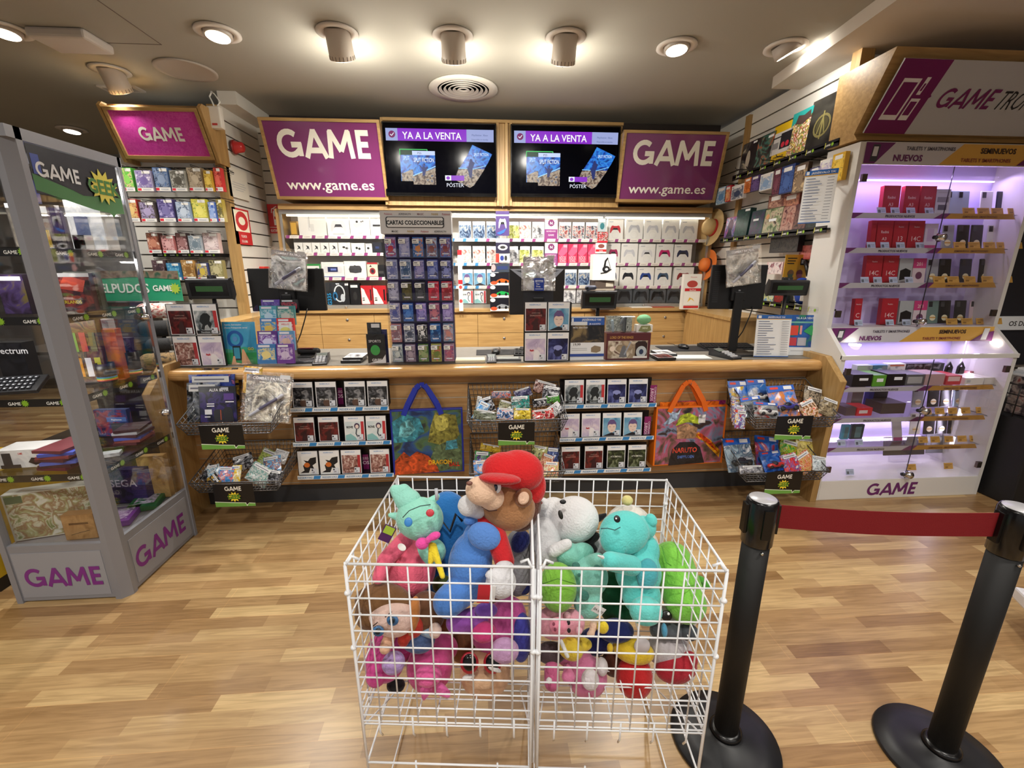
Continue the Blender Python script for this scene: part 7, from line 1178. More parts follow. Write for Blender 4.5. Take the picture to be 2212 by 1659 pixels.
rows = [(4.02, 362, 413, [(262, 288), (293, 329), (332, 366), (368, 402), (405, 438), (441, 458), (463, 479)]), (4.02, 430, 479, [(268, 299), (302, 336), (341, 377), (381, 412), (415, 448), (451, 466), (469, 482)]), (4.1, 503, 547, [(318, 346), (349, 378), (381, 406), (408, 436), (439, 473)]), (4.1, 562, 605, [(330, 357), (361, 390), (393, 421), (425, 450), (453, 483)])]
PCL = [['#58b848 #8cd060 #e8c8a0 #3c8c3c', '#b0a8c8 #7868a0 #e0d8e8', '#506c9c #8c9cb8 #38445c', '#a8a8a0 #58544c #dcdcd4', '#988870 #c8b8a0 #5c5044', '#c8a03c #e8c860 #7c5c24', '#c83838 #e87060 #8c1c24'], ['#b83838 #e0c080 #7c2428', '#5c5450 #a89cc0 #3c3440', '#4c4478 #7c74a8 #b8b0d8', '#8ca0c0 #c0ccdc #50607c', '#c8c040 #e8e078 #6c9040', '#506cb8 #90a8d8 #d8d8e8', '#a89440 #6c6440 #d8cc90'],
       ['#8c4840 #c88870 #e8d0c0', '#b06868 #d8a8a8 #6c3438', '#5c3c40 #9c7070 #d0b0b0', '#a8b0b8 #70808c #d8dce0', '#c8b0b0 #e0d0d0 #8c7074'], ['#6c5458 #483840 #a89098', '#2c6ca0 #58a0c8 #a8c8d8', '#c89858 #8c6438 #e8c898', '#40487c #c8b050 #7080b0', '#8c8458 #b8b088 #54503c']]
RW = ['top', 'second', 'third', 'fourth']; CLN = ['green', 'lilac', 'steel blue', 'grey', 'tan', 'gold', 'red', 'red and gold', 'dark lilac', 'violet', 'pale blue', 'yellow', 'blue and white', 'olive', 'rust', 'rose', 'maroon', 'silver', 'pale pink', 'dark brown', 'bright blue', 'orange brown', 'navy and gold', 'khaki']
ci = 0
for r, (Y, y0, y1, cs) in enumerate(rows):
    for i, (a, b) in enumerate(cs):
        X, w, z, h = atpx(a, y0+(6 if i % 2 else 0), b, y1, Y-.02*(i % 2)); cols = PCL[r][i]
        fc = [('r', 0, 0, 1, .17, M('#eceae6', .35)), ('r', .02, .03, .25, .14, M('#d83040', .4)), ('r', .35, .06, .85, .11, G1), ('r', .05, .18, .95, .97, A_(500+ci, cols, 32, .2)), ('e', .5, .5, .25, .2, M(cols.split()[1], .3)), ('r', .45, .84, .95, .97, M('#e8e6e2', .35))]
        o = simple('hanging_pack', w*.96, h, .05, M(cols.split()[0], .3), fc, (X, Y-.02*(i % 2), z), 0, f'{CLN[ci]} hanging pack, {ORD[i]} from the left, {RW[r]} row under the pink sign', 'pack', 'hanging packs under the pink sign')
        if 1: t = MB(); t.tube([(0, 4.28-Y, h*.98), (0, -.03, h*1.02), (0, -.035, h*1.08), (0, 4.27-Y, h*1.12)], .0025, SHK); t.build('peg_hook', o)
        ci += 1
p = PY(330, 551, 4.12); q2 = PY(474, 552, 4.12); o = MB().box(p.x, q2.x, 4.12, 4.27, p.z-.015, p.z+.015, SHK)
for k_ in range(5): o.text('GAME', p.x+.06+k_*.1, p.z-.005, .015, 4.119, M(WH, .4), .02).star(p.x+.1+k_*.1, p.z, .012, .007, 8, 4.119, M('#8cbc30', .4))
tag(o.build('display_shelf'), 'black strip shelf below the third row of hanging packs at left', 'shelf')
X, w, z, h = atpx(190, 585, 395, 650, 3.75); o = empty('shelf_banner', (X, 3.75, z), -.08); tag(o, 'green banner reading FELPUDOS GAME seen partly through the glass cabinet', 'sign')
MB().box(-w/2, w/2, 0, .006, 0, h, M('#2f9c74', .4)).build('board', o); q = MB(); q.deco(w, h, [('p', [(0, .72), (.5, .8), (1, .72), (1, 1), (0, 1)], A_(52, '#5c4c40 #8c7c6c #3c5c4c', 10)), ('t', 'FELPUDOS', .34, .28, .42, M('#e8f0ec', .4), .02, .95), ('t', 'GAME', .8, .34, .26, M('#e8f0ec', .4), .03), ('*', .94, .42, .2, .12, 10, M('#a8c848', .4))], -.001); q.build('printed_face', o)
# fabric goods between the cabinet and the counter
for i, (x0, y0, x1, y1, Y, c1, lb) in enumerate(((322, 652, 368, 690, 3.6, '#b83c38 #e8e0d8 #8c2c2c', 'red and cream print bag below the green banner'), (325, 690, 372, 730, 3.4, '#141416 #1c1c1e #0c0c0e', 'black folded garment on the dark rack left of the counter'), (340, 728, 385, 760, 3.3, '#1a1a1c #28282a #101012', 'second black folded garment, lower on the dark rack'), (330, 760, 372, 800, 3.2, '#3c3428 #8c7048 #1c1a18', 'black cap with tan edge, lowest on the dark rack'))):
    X, w, z, h = atpx(x0, y0, x1, y1, Y); m = MB(); m.limb((-w*.7, 0, h*.5), (w*.5, .02, h*.5), h*.42, h*.45, A_(540+i, c1, 20, .8)); tag(m.build('folded_garment', None, (X, Y, z)), lb, 'clothing')
X, w, z, h = atpx(300, 700, 385, 1000, 3.75); o = MB().box(X-.5, X+.12, 3.75, 3.8, 0, 1.35, M('#2c241e', .6)).box(X-.5, X+.12, 3.1, 3.8, .82, .84, M('#1a1816', .5)).box(X-.5, X+.12, 3.1, 3.8, 1.05, 1.07, M('#1a1816', .5)).box(X-.5, X+.12, 3.1, 3.8, 0, .4, M('#2c241e', .6)); tag(o.build('rack_unit'), 'dark clothes rack unit behind the left glass cabinet', 'rack')
# ============================================================ LEFT GLASS CABINET
GX0, GX1, GY0, GY1, GH = -2.36, -1.80, 2.0, 2.57, 2.15
GREY = M('#8e8f96', .4, .15, name='grey_metal_frame'); gc = empty('glass_cabinet', (GX0, GY0, 0)); tag(gc, 'tall grey framed glass cabinet with purple GAME lettering at the left edge', 'display case')
cw, cdp = GX1-GX0, GY1-GY0
for x_, y_, s_, n_ in ((cw, 0, .1, 1), (0, 0, .1, 2), (cw, cdp, .045, 3), (0, cdp, .045, 4)):
    sx = -1 if x_ else 1; sy = -1 if y_ else 1; ch = .035 if s_ == .1 else .01
    b = [(x_+sx*s_*.62, y_), (x_+sx*ch, y_), (x_, y_+sy*ch), (x_, y_+sy*s_*.62), (x_+sx*s_*.3, y_+sy*s_*.62), (x_+sx*s_*.62, y_+sy*s_*.3)]
    m = MB(); m.add([(x, y, 0) for x, y in b]+[(x, y, GH) for x, y in b], [tuple(range(6)) if sx*sy < 0 else tuple(reversed(range(6))), tuple(range(6, 12)) if sx*sy > 0 else tuple(reversed(range(6, 12)))]+[(i, (i+1) % 6, (i+1) % 6+6, i+6) for i in range(6)], GREY); m.build('corner_post', gc)
MB().box(0, cw, 0, .07, GH-.045, GH, GREY).box(0, cw, cdp-.07, cdp-.004, GH-.045, GH, GREY).box(0, .07, .07, cdp-.07, GH-.045, GH, GREY).box(cw-.07, cw, .07, cdp-.07, GH-.045, GH, GREY).build('top_frame', gc)
MB().box(.03, cw-.03, .03, cdp-.03, .0, .3, GREY).build('base_box', gc)
q = MB(); q.box(.05, cw-.05, .006, .03, .01, .32, GREY); q.box(.07, cw-.08, .004, .006, .03, .28, M('#97989f', .4)); q.game(cw/2, .09, .105, .003, M('#7c2c84', .4), wd=.19, sx=.86); q.build('front_panel', gc)
q = MB(); q.T = Matrix.Translation((cw, 0, 0)) @ Matrix.Rotation(PI/2, 4, 'Z'); q.box(.05, cdp-.02, .006, .03, .01, .32, GREY); q.box(.08, cdp-.05, .004, .006, .03, .28, M('#97989f', .4)); q.game(cdp*.5, .09, .115, .003, M('#7c2c84', .4), wd=.19, sx=.84); q.build('side_panel', gc)
gz = [PY(83, 535, 2.05).z, PY(127, 683, 2.05).z, PY(174, 857, 2.05).z, PY(232, 1016, 2.05).z]
for i, z in enumerate(gz):
    MB().box(.02, cw-.02, .02, cdp-.02, z-.003, z+.003, glass('acrylic', refl=.2)).build('glass_shelf', gc)
    q = MB(); q.box(.06, cw-.03, .02, .022, z-.035, z, M('#1c1c1e', .4)); 
    for k_ in range(3): q.text('GAME', .12+k_*.16, z-.026, .02, .019, M(WH, .4), .02).star(.165+k_*.16, z-.018, .018, .011, 10, .0188, M('#8cbc30', .4))
    q.T = Matrix.Translation((cw-.02, 0, 0)) @ Matrix.Rotation(PI/2, 4, 'Z'); q.box(.06, cdp-.04, 0, .002, z-.035, z, M('#1c1c1e', .4))
    for k_ in range(3): q.text('GAME', .13+k_*.16, z-.026, .02, -.001, M(WH, .4), .02).star(.175+k_*.16, z-.018, .018, .011, 10, -.0012, M('#8cbc30', .4))
    q.build('shelf_strip', gc)
q = MB(); q.T = Matrix.Translation((cw-.004, .07, GH-.3)) @ Matrix.Rotation(PI/2, 4, 'Z'); pw = cdp-.12
q.deco(pw, .25, [('r', 0, .25, 1, 1, M('#14161c', .35)), ('p', [(0, .3), (.2, .24), (.6, .12), (.8, .1), (.84, .02), (.88, .1), (1, .12), (1, .42), (.5, .36), (0, .55)], M('#3c7c3c', .35)), ('p', [(0, .62), (.5, .34), (1, .42), (1, 1), (0, 1)], M('#14161c', .35)), ('r', .02, .55, .1, .86, M('#3c50a8', .35)), ('g', .27, .52, .24, M('#e0e2e6', .4))], 0)
q.star(pw*.27, .14, .08, .05, 12, -.006, M('#d8cc48', .4), 1.1); q.text('GEEK', pw*.27, .108, .088, -.007, M('#3c7c28', .4), .03, .85)
q.T = q.T @ Matrix.Translation((pw/2, 0, 0)); q2 = q
for v in q.v: v.y += pw/2
q.build('header_panel', gc)
MB().box(.06, cw-.06, .012, .018, .33, GH-.05, GLS).build('front_glass', gc)
dg = MB().box(cw-.016, cw-.01, .06, cdp-.02, .33, GH-.05, GLS).build('glass_door', gc)
MB().box(-.0, .006, .06, cdp-.02, .33, GH-.05, GLS).build('left_glass', gc); MB().box(.03, cw-.03, cdp-.012, cdp-.006, .33, GH-.05, GLS).build('back_glass', gc)
MB().box(.07, cw-.07, .07, cdp-.07, GH-.01, GH-.005, GLS).build('top_glass', gc); MB().box(.1, cw-.1, .04, .05, GH-.055, GH-.045, M('#fff4e0', .4, em=3)).build('light_strip', gc)  # glazed top lets light in; glowing strip added to light the goods
area('cabinet_light', (GX0+cw/2, GY0+.09, GH-.07), (.35, 0, 0), cw-.2, .04, 5)  # fill lamp added to brighten the inside of the cabinet
for i, z_ in enumerate(gz[:3]): area('added_shelf_fill', (GX0+cw/2, GY0+.08, z_-.05), (.6, 0, 0), cw-.2, .02, 1.0)  # more fill added below the shelves, without any fitting
for z_ in (1.36, .82):
    q = MB(); q.T = Matrix.Translation((cw-.01, cdp-.06, z_)) @ Matrix.Rotation(PI/2, 4, 'Y'); q.lathe([(.001, .03), (.014, .028), (.016, .008), (.022, 0)], CHROME, 16); q.build('door_lock', dg)
q = MB(); q.box(cw-.018, cw-.006, cdp-.03, cdp-.02, .33, GH-.05, CHROME); q.build('door_edge', dg)
def cabitem(x0, y0, x1, y1, Y, d, cols, spec, lb, rz=0, name='boxed_game', cat='box', sc_=12, tier=None):
    X, w, z, h = atpx(x0, y0, x1, y1, Y); cs = cols.split(); base = ([.303]+gz[::-1])[tier]+.004 if tier is not None else z; h = max(z+h-base, .01)
    q_ = abs(rz) % PI; ex = (abs(w*math.cos(rz))+abs(d*math.sin(rz)))/2
    X = min(max(X, GX0+.03+ex), GX1-.05-ex*.9); Yc = min(max(Y, GY0+.04), GY1-.04-d)
    return simple(name, w, h, d, M(cs[0], .4), [('r', .02, .02, .98, .98, A_(560+int(x0)+int(y0), cols, sc_))]+spec, (X, Yc, base), rz, lb+' in the left glass cabinet', cat, None)
r = .7
cabitem(30, 385, 75, 534, 2.2, .06, '#2838a0 #3848b0 #202c80', [('r', 0, .7, .9, .95, Wt)], 'tall blue box with white label on the top shelf', .3, tier=4); cabitem(60, 440, 110, 534, 2.15, .05, '#1c1a1a #4c443c #7c7468', [('r', 0, .8, .9, .95, Wt)], 'dark game box behind the corner post on the top shelf', .3, tier=4)
cabitem(98, 442, 190, 534, 2.18, .05, '#4a4540 #7c766c #a09a8e #2c2824', [('r', 0, .9, 1, 1, M('#d8d8dc', .4)), ('r', .6, .82, .95, .93, Wt)], 'large game box with grey stone texture print on the top shelf', .35, tier=4, sc_=9)
cabitem(150, 432, 225, 534, 2.42, .06, '#e0e2e4 #c8ccd0 #f0f0f0', [('r', .2, .3, .6, .7, M('#50587c', .4))], 'white console box at the back of the top shelf', 0, tier=4); cabitem(215, 430, 268, 534, 2.44, .06, '#e8eaec #d0d4d8 #f4f4f4', [('r', .5, .2, 1, .6, M('#3c5098', .4))], 'white and blue box at the back right of the top shelf', 0, tier=4)
for i in range(3): cabitem(198+27*i, 508, 223+27*i, 534, 2.3, .05, '#e4e6e8 #3c3c44 #d8dade', [('t', '2', .8, .3, .5, M('#d83040', .4), .02)], f'small white boxed controller, {ORD[i]} from the left on the top shelf', 0, 'controller_box', tier=4)
cabitem(170, 497, 200, 534, 2.12, .01, '#d8b820 #e8cc40 #b89818', [], 'small yellow warning card on the top shelf', .2, 'warning_card', 'card', tier=4)
cabitem(0, 592, 60, 684, 2.1, .08, '#201828 #382848 #483868 #6c6030', [('r', .1, .84, .9, .94, Wt)], 'dark purple box at the left of the second shelf', 0, tier=3); cabitem(108, 590, 195, 682, 2.25, .05, '#4c1c24 #8c3430 #382028 #1c1418', [('p', [(.3, .6), (.5, .95), (.9, .8), (.8, .5)], M('#c04838', .4)), ('t', 'BORDERLANDS', .4, .2, .12, M('#c8b830', .4), .02, .8), ('r', .1, .9, 1, 1, M('#c8c8cc', .4))], 'dark red game box with yellow title on the second shelf', .3, tier=3)
cabitem(200, 587, 258, 680, 2.3, .05, '#4c5044 #7c8070 #2c3028 #a0a494', [('t', 'OMEGA', .5, .14, .12, M('#c8b868', .4), .02, .9), ('r', .1, .88, .9, .96, Wt)], 'grey green game box with gold title on the second shelf', .25, tier=3); cabitem(60, 600, 110, 683, 2.4, .04, '#2c2420 #483c34 #181412', [], 'dark brown game box at the back of the second shelf', 0, tier=3)
cabitem(0, 740, 60, 855, 2.25, .06, '#101012 #1c1c20 #0c0c0e', [('t', 'Spectrum', .5, .75, .2, M('#c8c8cc', .4), .01)], 'black box reading Spectrum on the third shelf', 0, tier=2)
X, w, z, h = atpx(20, 795, 125, 850, 2.06); o = empty('retro_keyboard', (-2.17, 2.08, gz[2]+.004), 0); o.rotation_euler = (.45, 0, .25); tag(o, 'black retro computer keyboard lying in the left glass cabinet', 'keyboard'); MB().box(-.12, .12, 0, .12, 0, .02, M('#1a1b1f', .4)).build('case', o, bevel=.004); q = MB()
for r_ in range(4):
    for c_ in range(10): q.box(-.11+c_*.021, -.11+c_*.021+.015, .012+r_*.025, .012+r_*.025+.017, .02, .027, M('#2c2e34', .4)); q.box(-.107+c_*.021, -.1+c_*.021, .016+r_*.025, .021+r_*.025, .027, .0273, M('#c8ccd4', .4))
q.build('keys', o, kind='stuff')
cabitem(145, 690, 205, 742, 2.3, .05, '#2c2420 #5c3430 #6c5c30 #28282f', [('r', .1, .1, .3, .4, M('#c88c30', .4)), ('r', .4, .1, .6, .4, M('#d8d8e0', .4)), ('r', .7, .1, .9, .4, M('#c0c030', .4)), ('r', .1, .5, .3, .8, M('#5c8c40', .4)), ('r', .4, .5, .6, .8, M('#a03c3c', .4)), ('r', .7, .5, .9, .8, M('#606038', .4))], 'box printed with small coloured squares on the third shelf', .2, tier=2, sc_=20); cabitem(190, 690, 236, 722, 2.45, .04, '#c8c8cc #70707c #e8e8ec', [], 'white and grey boxes at the back of the third shelf', 0, tier=2)
cabitem(236, 712, 268, 745, 2.35, .07, '#c05820 #a84818 #d86c2c', [], 'orange box on the third shelf', .3, tier=2)
def mug(px, py, Y, lb, r_=.04, h_=.1):
    p = PY(px, py, Y); o = empty('rainbow_mug', (min(p.x, GX1-.08), Y, gz[2]+.004)); tag(o, lb, 'mug'); MB().lathe([(r_*.9, 0), (r_, .004), (r_, h_), (r_*.93, h_), (r_*.9, .01), (.001, .01)], M('#1c1c28', .3), 24).build('cup', o)
    for i, c_ in enumerate(('#d83c3c', '#e8b830', '#58b048', '#3c90d0')): MB().lathe([(r_+.0006, .014+.005*i), (r_+.0006, .019+.005*i)], M(c_, .4), 24).build('rainbow_stripe', o)
mug(232, 815, 2.3, 'black mug with rainbow stripes in the left glass cabinet'); mug(298, 790, 2.45, 'dark blue mug with rainbow stripes nearest the cabinet door', .04, .13)
cabitem(190, 770, 225, 828, 2.35, .05, '#182870 #2c3c98 #c05c28', [], 'dark blue and orange box behind the mugs', .2, tier=2); cabitem(268, 730, 288, 800, 2.48, .03, '#1c2444 #38406c #6070a0', [], 'slim blue box between the mugs on the third shelf', 0, tier=2)
cabitem(0, 972, 100, 1030, 2.1, .12, '#d8d8d8 #e4e4e2 #c8c8ca', [('r', .12, .15, .3, .85, M('#2c2c30', .4)), ('r', .05, .0, .45, .2, M('#302828', .4)), ('p', [(.62, .3), (.7, .55), (.9, .5), (.92, .25), (.75, .12)], M('#2c1c1c', .4)), ('t', 'GAME', .5, .75, .16, M('#c83030', .4), .01, .5)], 'white console box on the fourth shelf', .1, tier=1)
cc = ['#6c2c38', '#4c2830', '#5c6cc8', '#5c3038', '#8c4048', '#4858b8', '#703840']
for i in range(7): o = MB().box(-.07, .07, -.09, .09, 0, .014, M(cc[i], .35)).build('game_case', None, (-2.03+.004*(i % 3), 2.14, gz[3]+.005+.0145*i), (0, 0, .15*(i % 3)-.1)); tag(o, f'{["dark red", "maroon", "blue violet", "brown red", "rose red", "deep blue", "wine red"][i]} game case lying in the pile behind the corner post, {ORD[i]} from the bottom', 'game case', 'stacked cases in the left cabinet')
for i in range(6): o = MB().box(-.06, .06, -.07, .07, 0, .014, M(['#5c3038', '#8c4c4c', '#5060b8', '#4c2c34', '#a8a8b0', '#3c2428'][i], .35)).build('game_case', None, (-1.93+.006*(i % 2), 2.42, gz[3]+.005+.0145*i), (0, 0, .12*(i % 3))); tag(o, f'{["plum", "dusty red", "violet blue", "dark plum", "grey", "blackish red"][i]} game case in the pile nearest the cabinet door, {ORD[i]} from the bottom', 'game case', 'stacked cases near the cabinet door')
cabitem(215, 885, 285, 1000, 2.5, .03, '#1c2c5c #283c78 #8c2c38 #142048', [('r', .35, .55, .95, .72, M('#4868a8', .4)), ('t', 'PlayStation', .65, .6, .08, Wt, .01), ('r', .45, .1, .9, .5, M('#40444c', .4))], 'dark blue console box at the back of the fourth shelf', 0, tier=1); cabitem(228, 980, 262, 1016, 2.2, .05, '#b8bcc0 #dcdee0 #50545c', [], 'silver wrapped box on the fourth shelf', .4, tier=1)
cabitem(15, 1058, 185, 1175, 2.12, .07, '#d0d2c8 #a0a478 #8c6c50 #c8ccb8 #70804c', [('r', .02, .8, .2, .95, M('#3c5c44', .4))], 'long white and green boxed set on the cabinet floor', .28, tier=0, sc_=16); cabitem(140, 1112, 205, 1172, 2.07, .05, '#9c7448 #b08858 #886238', [('r', .2, .6, .8, .68, M('#5c3c20', .4)), ('s', [(.2, .2), (.5, .28), (.8, .34)], .02, M('#3c2c20', .4))], 'brown cardboard parcel leaning on the long box', .1, tier=0); 
cabitem(235, 1015, 315, 1085, 2.42, .05, '#2c1c54 #3c2870 #1c1440', [('t', 'SEGA', .4, .5, .3, M('#d0c8e8', .4), .01)], 'dark violet box at the back of the cabinet floor', 0, tier=0); cabitem(325, 985, 380, 1060, 2.47, .04, '#b08c54 #c8a468 #987444', [], 'tan cardboard box at the back right of the cabinet floor', .1, tier=0)
for i, (x, y, c_, lb) in enumerate(((-1.96, 2.27, '#6c2c8c', 'purple flat box lying on the cabinet floor near the door'), (-1.93, 2.43, '#2c6c3c', 'green flat box lying on the cabinet floor behind the purple one'))): o = MB().box(-.07, .07, -.09, .09, 0, .03, M(c_, .35)).box(-.05, .05, -.06, .06, .03, .0305, A_(600+i, ' '.join([c_, '#c8b8d8', c_]), 24)).build('flat_box', None, (x, y-.02, .305), (0, 0, .3)); tag(o, lb, 'box')
p = PZ(20, 1272, 0); o = MB().box(-.6, 0, 0, .5, 0, .07, M('#1a1612', .5)).box(-.6, 0, 0, .5, .07, .6, M('#c8a41c', .4)).build('yellow_stand', None, (p.x-.02, p.y-.02, 0)); tag(o, 'yellow floor stand with black foot cut by the left edge', 'stand')
# ============================================================ WHITE WIRE BASKETS OF PLUSH TOYS
WW = M('#eceef2', .3, coat=.3, name='white_coated_wire'); RIMZ, CELL = .93, .049
def grid_basket(p0, w, d, rz, lb):
    o = empty('dump_basket', (p0[0], p0[1], 0), rz); tag(o, lb, 'basket', 'white plush baskets'); R, zb, zf = .0023, RIMZ-10*CELL, .46
    nx, ny = round(w/.0485), round(d/.0485)
    def side(f, n, L):
        g = MB()
        for i in range(1, n): g.tube([f(L*i/n, RIMZ), f(L*i/n, zb-.004)], R, WW, 5)
        for k in range(11): g.tube([f(0, RIMZ-k*CELL), f(L, RIMZ-k*CELL)], R*(1.5 if k == 0 else 1), WW, 6)
        return g
    side(lambda t, z: (t, 0, z), nx, w).build('front_grid', o); side(lambda t, z: (t, d, z), nx, w).build('back_grid', o)
    side(lambda t, z: (0, t, z), ny, d).build('left_grid', o); side(lambda t, z: (w, t, z), ny, d).build('right_grid', o)
    for x, y in ((0, 0), (w, 0), (0, d), (w, d)):
        sx, sy = (1 if x else -1), (1 if y else -1); g = MB()
        g.tube([(x, y, RIMZ+.004), (x, y, .012)], .0036, WW, 8); g.tube([(x+sx*.005, y-sy*.006, RIMZ-.01), (x+sx*.005, y-sy*.006, .3)], .003, WW, 8)
        for z in (RIMZ-.085, RIMZ-.25): g.ell((x+sx*.003, y-sy*.003, z), (.009, .009, .007), WW, 10)
        g.build('corner_post', o)
    f = MB()
    for i in range(nx+1): f.tube([(w*i/nx, 0, zf), (w*i/nx, d, zf)], R, WW, 5)
    for i in range(ny+1): f.tube([(0, d*i/ny, zf), (w, d*i/ny, zf)], R, WW, 5)
    f.tube([(0, 0, zf-.03), (w, 0, zf-.03), (w, d, zf-.03), (0, d, zf-.03)], .003, WW, 6, True)
    for i in range(5): f.tube([(w*(.1+.2*i), .0, zf), (w*(.1+.2*i), -.001, zf-.06), (w*(.1+.2*i), .012, zf-.085)], .0028, WW, 5)
    f.build('floor_grid', o)
    b = MB(); b.tube([(0, 0, .29), (w, 0, .29)], .003, WW); b.tube([(0, d, .29), (w, d, .29)], .003, WW); b.tube([(0, 0, .29), (0, d, .29)], .003, WW); b.tube([(w, 0, .29), (w, d, .29)], .003, WW); b.tube([(0, 0, .015), (w, 0, .015), (w, d, .015), (0, d, .015)], .0035, WW, 6, True)
    b.tube([(w, .0, .42), (w-.03, d*.5, .29), (w, d, .08)], .0025, WW); b.tube([(0, .0, .42), (0.03, d*.5, .29), (0, d, .08)], .0025, WW); b.tube([(w*.3, 0, .3), (w*.3, 0, .015)], .0028, WW); b.tube([(w*.8, 0, .3), (w*.8, 0, .015)], .0028, WW); b.build('leg_frame', o)
    h_ = MB(); h_.tube([(.004, -.002, RIMZ+.0), (.012, .012, RIMZ+.012), (.03, .012, RIMZ+.004)], .004, WW); h_.tube([(w-.004, -.002, RIMZ), (w-.012, .012, RIMZ+.012), (w-.03, .012, RIMZ+.004)], .004, WW); h_.build('corner_hook', o)
    return o
RZB = -.097
grid_basket((-.337, .937), .452, .455, RZB, 'left white wire basket of plush toys on legs'); grid_basket((.131, .89), .437, .455, RZB, 'right white wire basket of plush toys on legs')
def F(c): return M(c, .95, bump=.7, bs=160, sheen=.35)
def stitch(c): return M(c, .6)
class Plush:
    """a soft toy: each part is a set of blobs melted into one soft skin"""
    def __init__(s, lb, at=(0, 0, 1.15), name='plush_toy', grp='plush toys'):
        s.o = empty(name, PY(at[0], at[1], at[2]) if at[0] else (0, 0, 0)); s.loc = Vector(s.o.location); tag(s.o, lb, 'plush toy', grp); s.p = None
    def Q(s, px, py, Y): return PY(px, py, Y-.055*max(0, min(1, (py-1360)/70)))
    def P(s, px, py, Y): return s.Q(px, py, Y)-s.loc
    def sz(s, px, py, Y): return depth(s.Q(px, py, Y))/FPX
    def skin(s, name, blobs, col, vox=.0045, parent=None, sm=6):
        """blobs: ('e',px,py,Y,rx,ry,rot,thick) or ('l',px0,py0,Y0,px1,py1,Y1,r0,r1)"""
        m = MB(); mat = F(col)
        for b in blobs:
            if b[0] == 'e':
                k = s.sz(b[1], b[2], b[3]); rot = math.radians(b[6]) if len(b) > 6 else 0; th = b[7] if len(b) > 7 else .85
                m.ell(s.P(*b[1:4]), (b[4]*k, (b[4]+b[5])/2*k*th, b[5]*k), mat, 24, Matrix.Rotation(-YAW, 3, 'Z') @ Matrix.Rotation(-PITCH-.1, 3, 'X') @ Matrix.Rotation(rot, 3, 'Y'))
            else:
                k = s.sz(b[1], b[2], b[3]); m.limb(s.P(*b[1:4]), s.P(*b[4:7]), b[7]*k, b[8]*k, mat, 18)
        o = m.build(name, parent or s.o)
        r = o.modifiers.new('melt', 'REMESH'); r.mode = 'VOXEL'; r.voxel_size = vox; r.use_smooth_shade = True
        q = o.modifiers.new('soften', 'SMOOTH'); q.factor = .8; q.iterations = sm
        return o
    def dot(s, name, px, py, Y, rx, ry, col, rot=0, th=.35, parent=None, r=.35, f=False):
        m = MB(); k = s.sz(px, py, Y); m.ell(s.P(px, py, Y), (rx*k, (rx+ry)/2*k*th, ry*k), F(col) if f else M(col, r), 18, Matrix.Rotation(-YAW, 3, 'Z') @ Matrix.Rotation(-PITCH-.2, 3, 'X') @ Matrix.Rotation(math.radians(rot), 3, 'Y')); return m.build(name, parent or s.o)
    def line(s, name, pts, w, col, parent=None):
        m = MB(); k = s.sz(*pts[0]); m.tube([s.P(*q) for q in pts], w*k, stitch(col)); return m.build(name, parent or s.o)
# --- left basket
t = Plush('big deep blue plush leaning at the back of the left basket', (965, 1200, 1.27)); b = t.skin('body', [('e', 965, 1150, 1.27, 58, 88, 0, .7), ('e', 962, 1235, 1.25, 52, 60)], '#2474c0'); t.line('zigzag_seam', [(940, 1165, 1.2), (955, 1125, 1.19), (972, 1148, 1.185), (985, 1110, 1.19), (998, 1125, 1.2)], 3, '#10141c'); t.skin('foot', [('e', 955, 1262, 1.16, 22, 20)], '#4c5c2c')
t = Plush('coral pink round plush under the mint plush in the left basket', (880, 1225, 1.12)); t.skin('body', [('e', 884, 1228, 1.13, 58, 62)], '#e4627c'); t.skin('arm', [('l', 872, 1170, 1.14, 832, 1210, 1.08, 20, 17), ('l', 832, 1210, 1.08, 818, 1248, 1.04, 17, 14)], '#e0607c'); t.dot('white_label', 868, 1182, 1.065, 10, 7, '#f0eeec', 30, .1)
t = Plush('mint green plush rabbit with a pink bow lying in the left basket', (905, 1120, 1.1))
hd_ = t.skin('head', [('e', 907, 1120, 1.12, 52, 46, 12)], '#96dcc8'); t.skin('ear', [('l', 890, 1085, 1.14, 872, 1058, 1.15, 20, 14), ('l', 872, 1085, 1.14, 853, 1058, 1.15, 18, 12), ('e', 882, 1080, 1.14, 28, 24)], '#98dccb'); t.skin('ear', [('l', 925, 1088, 1.14, 945, 1072, 1.15, 12, 7)], '#98dccb'); t.skin('ear', [('l', 868, 1118, 1.13, 842, 1112, 1.13, 12, 6)], '#98dccb')
t.dot('eye', 882, 1128, 1.045, 9, 10, '#3c88d0'); t.dot('eye', 929, 1108, 1.05, 9, 8, '#c83c48'); t.line('mouth', [(870, 1118, 1.045), (884, 1103, 1.045), (908, 1093, 1.05), (930, 1090, 1.06)], 1, '#30504c'); t.skin('bow', [('e', 912, 1174, 1.06, 15, 13), ('e', 938, 1158, 1.06, 15, 9, -20), ('e', 925, 1166, 1.055, 7, 8)], '#ec50a8', .003, sm=3)
t.skin('ribbon', [('l', 932, 1178, 1.07, 930, 1215, 1.05, 7, 6), ('l', 936, 1180, 1.07, 956, 1245, 1.02, 8, 6)], '#ecd430', .003, sm=3); t.skin('body', [('e', 930, 1192, 1.13, 34, 30)], '#96dcc8'); t.line('cord_clasp', [(942, 1055, 1.1), (944, 1080, 1.09)], 4, '#b8bcc4')
o = tag(MB().box(-.016, .016, 0, .002, -.03, .02, M('#502060', .4)).box(-.013, .013, -.001, 0, -.005, .018, M('#a8c840', .4)).build('paper_tag', None, PY(838, 1150, 1.05), (0, .5, 0)), 'purple and green paper tag hanging left of the mint plush', 'tag')
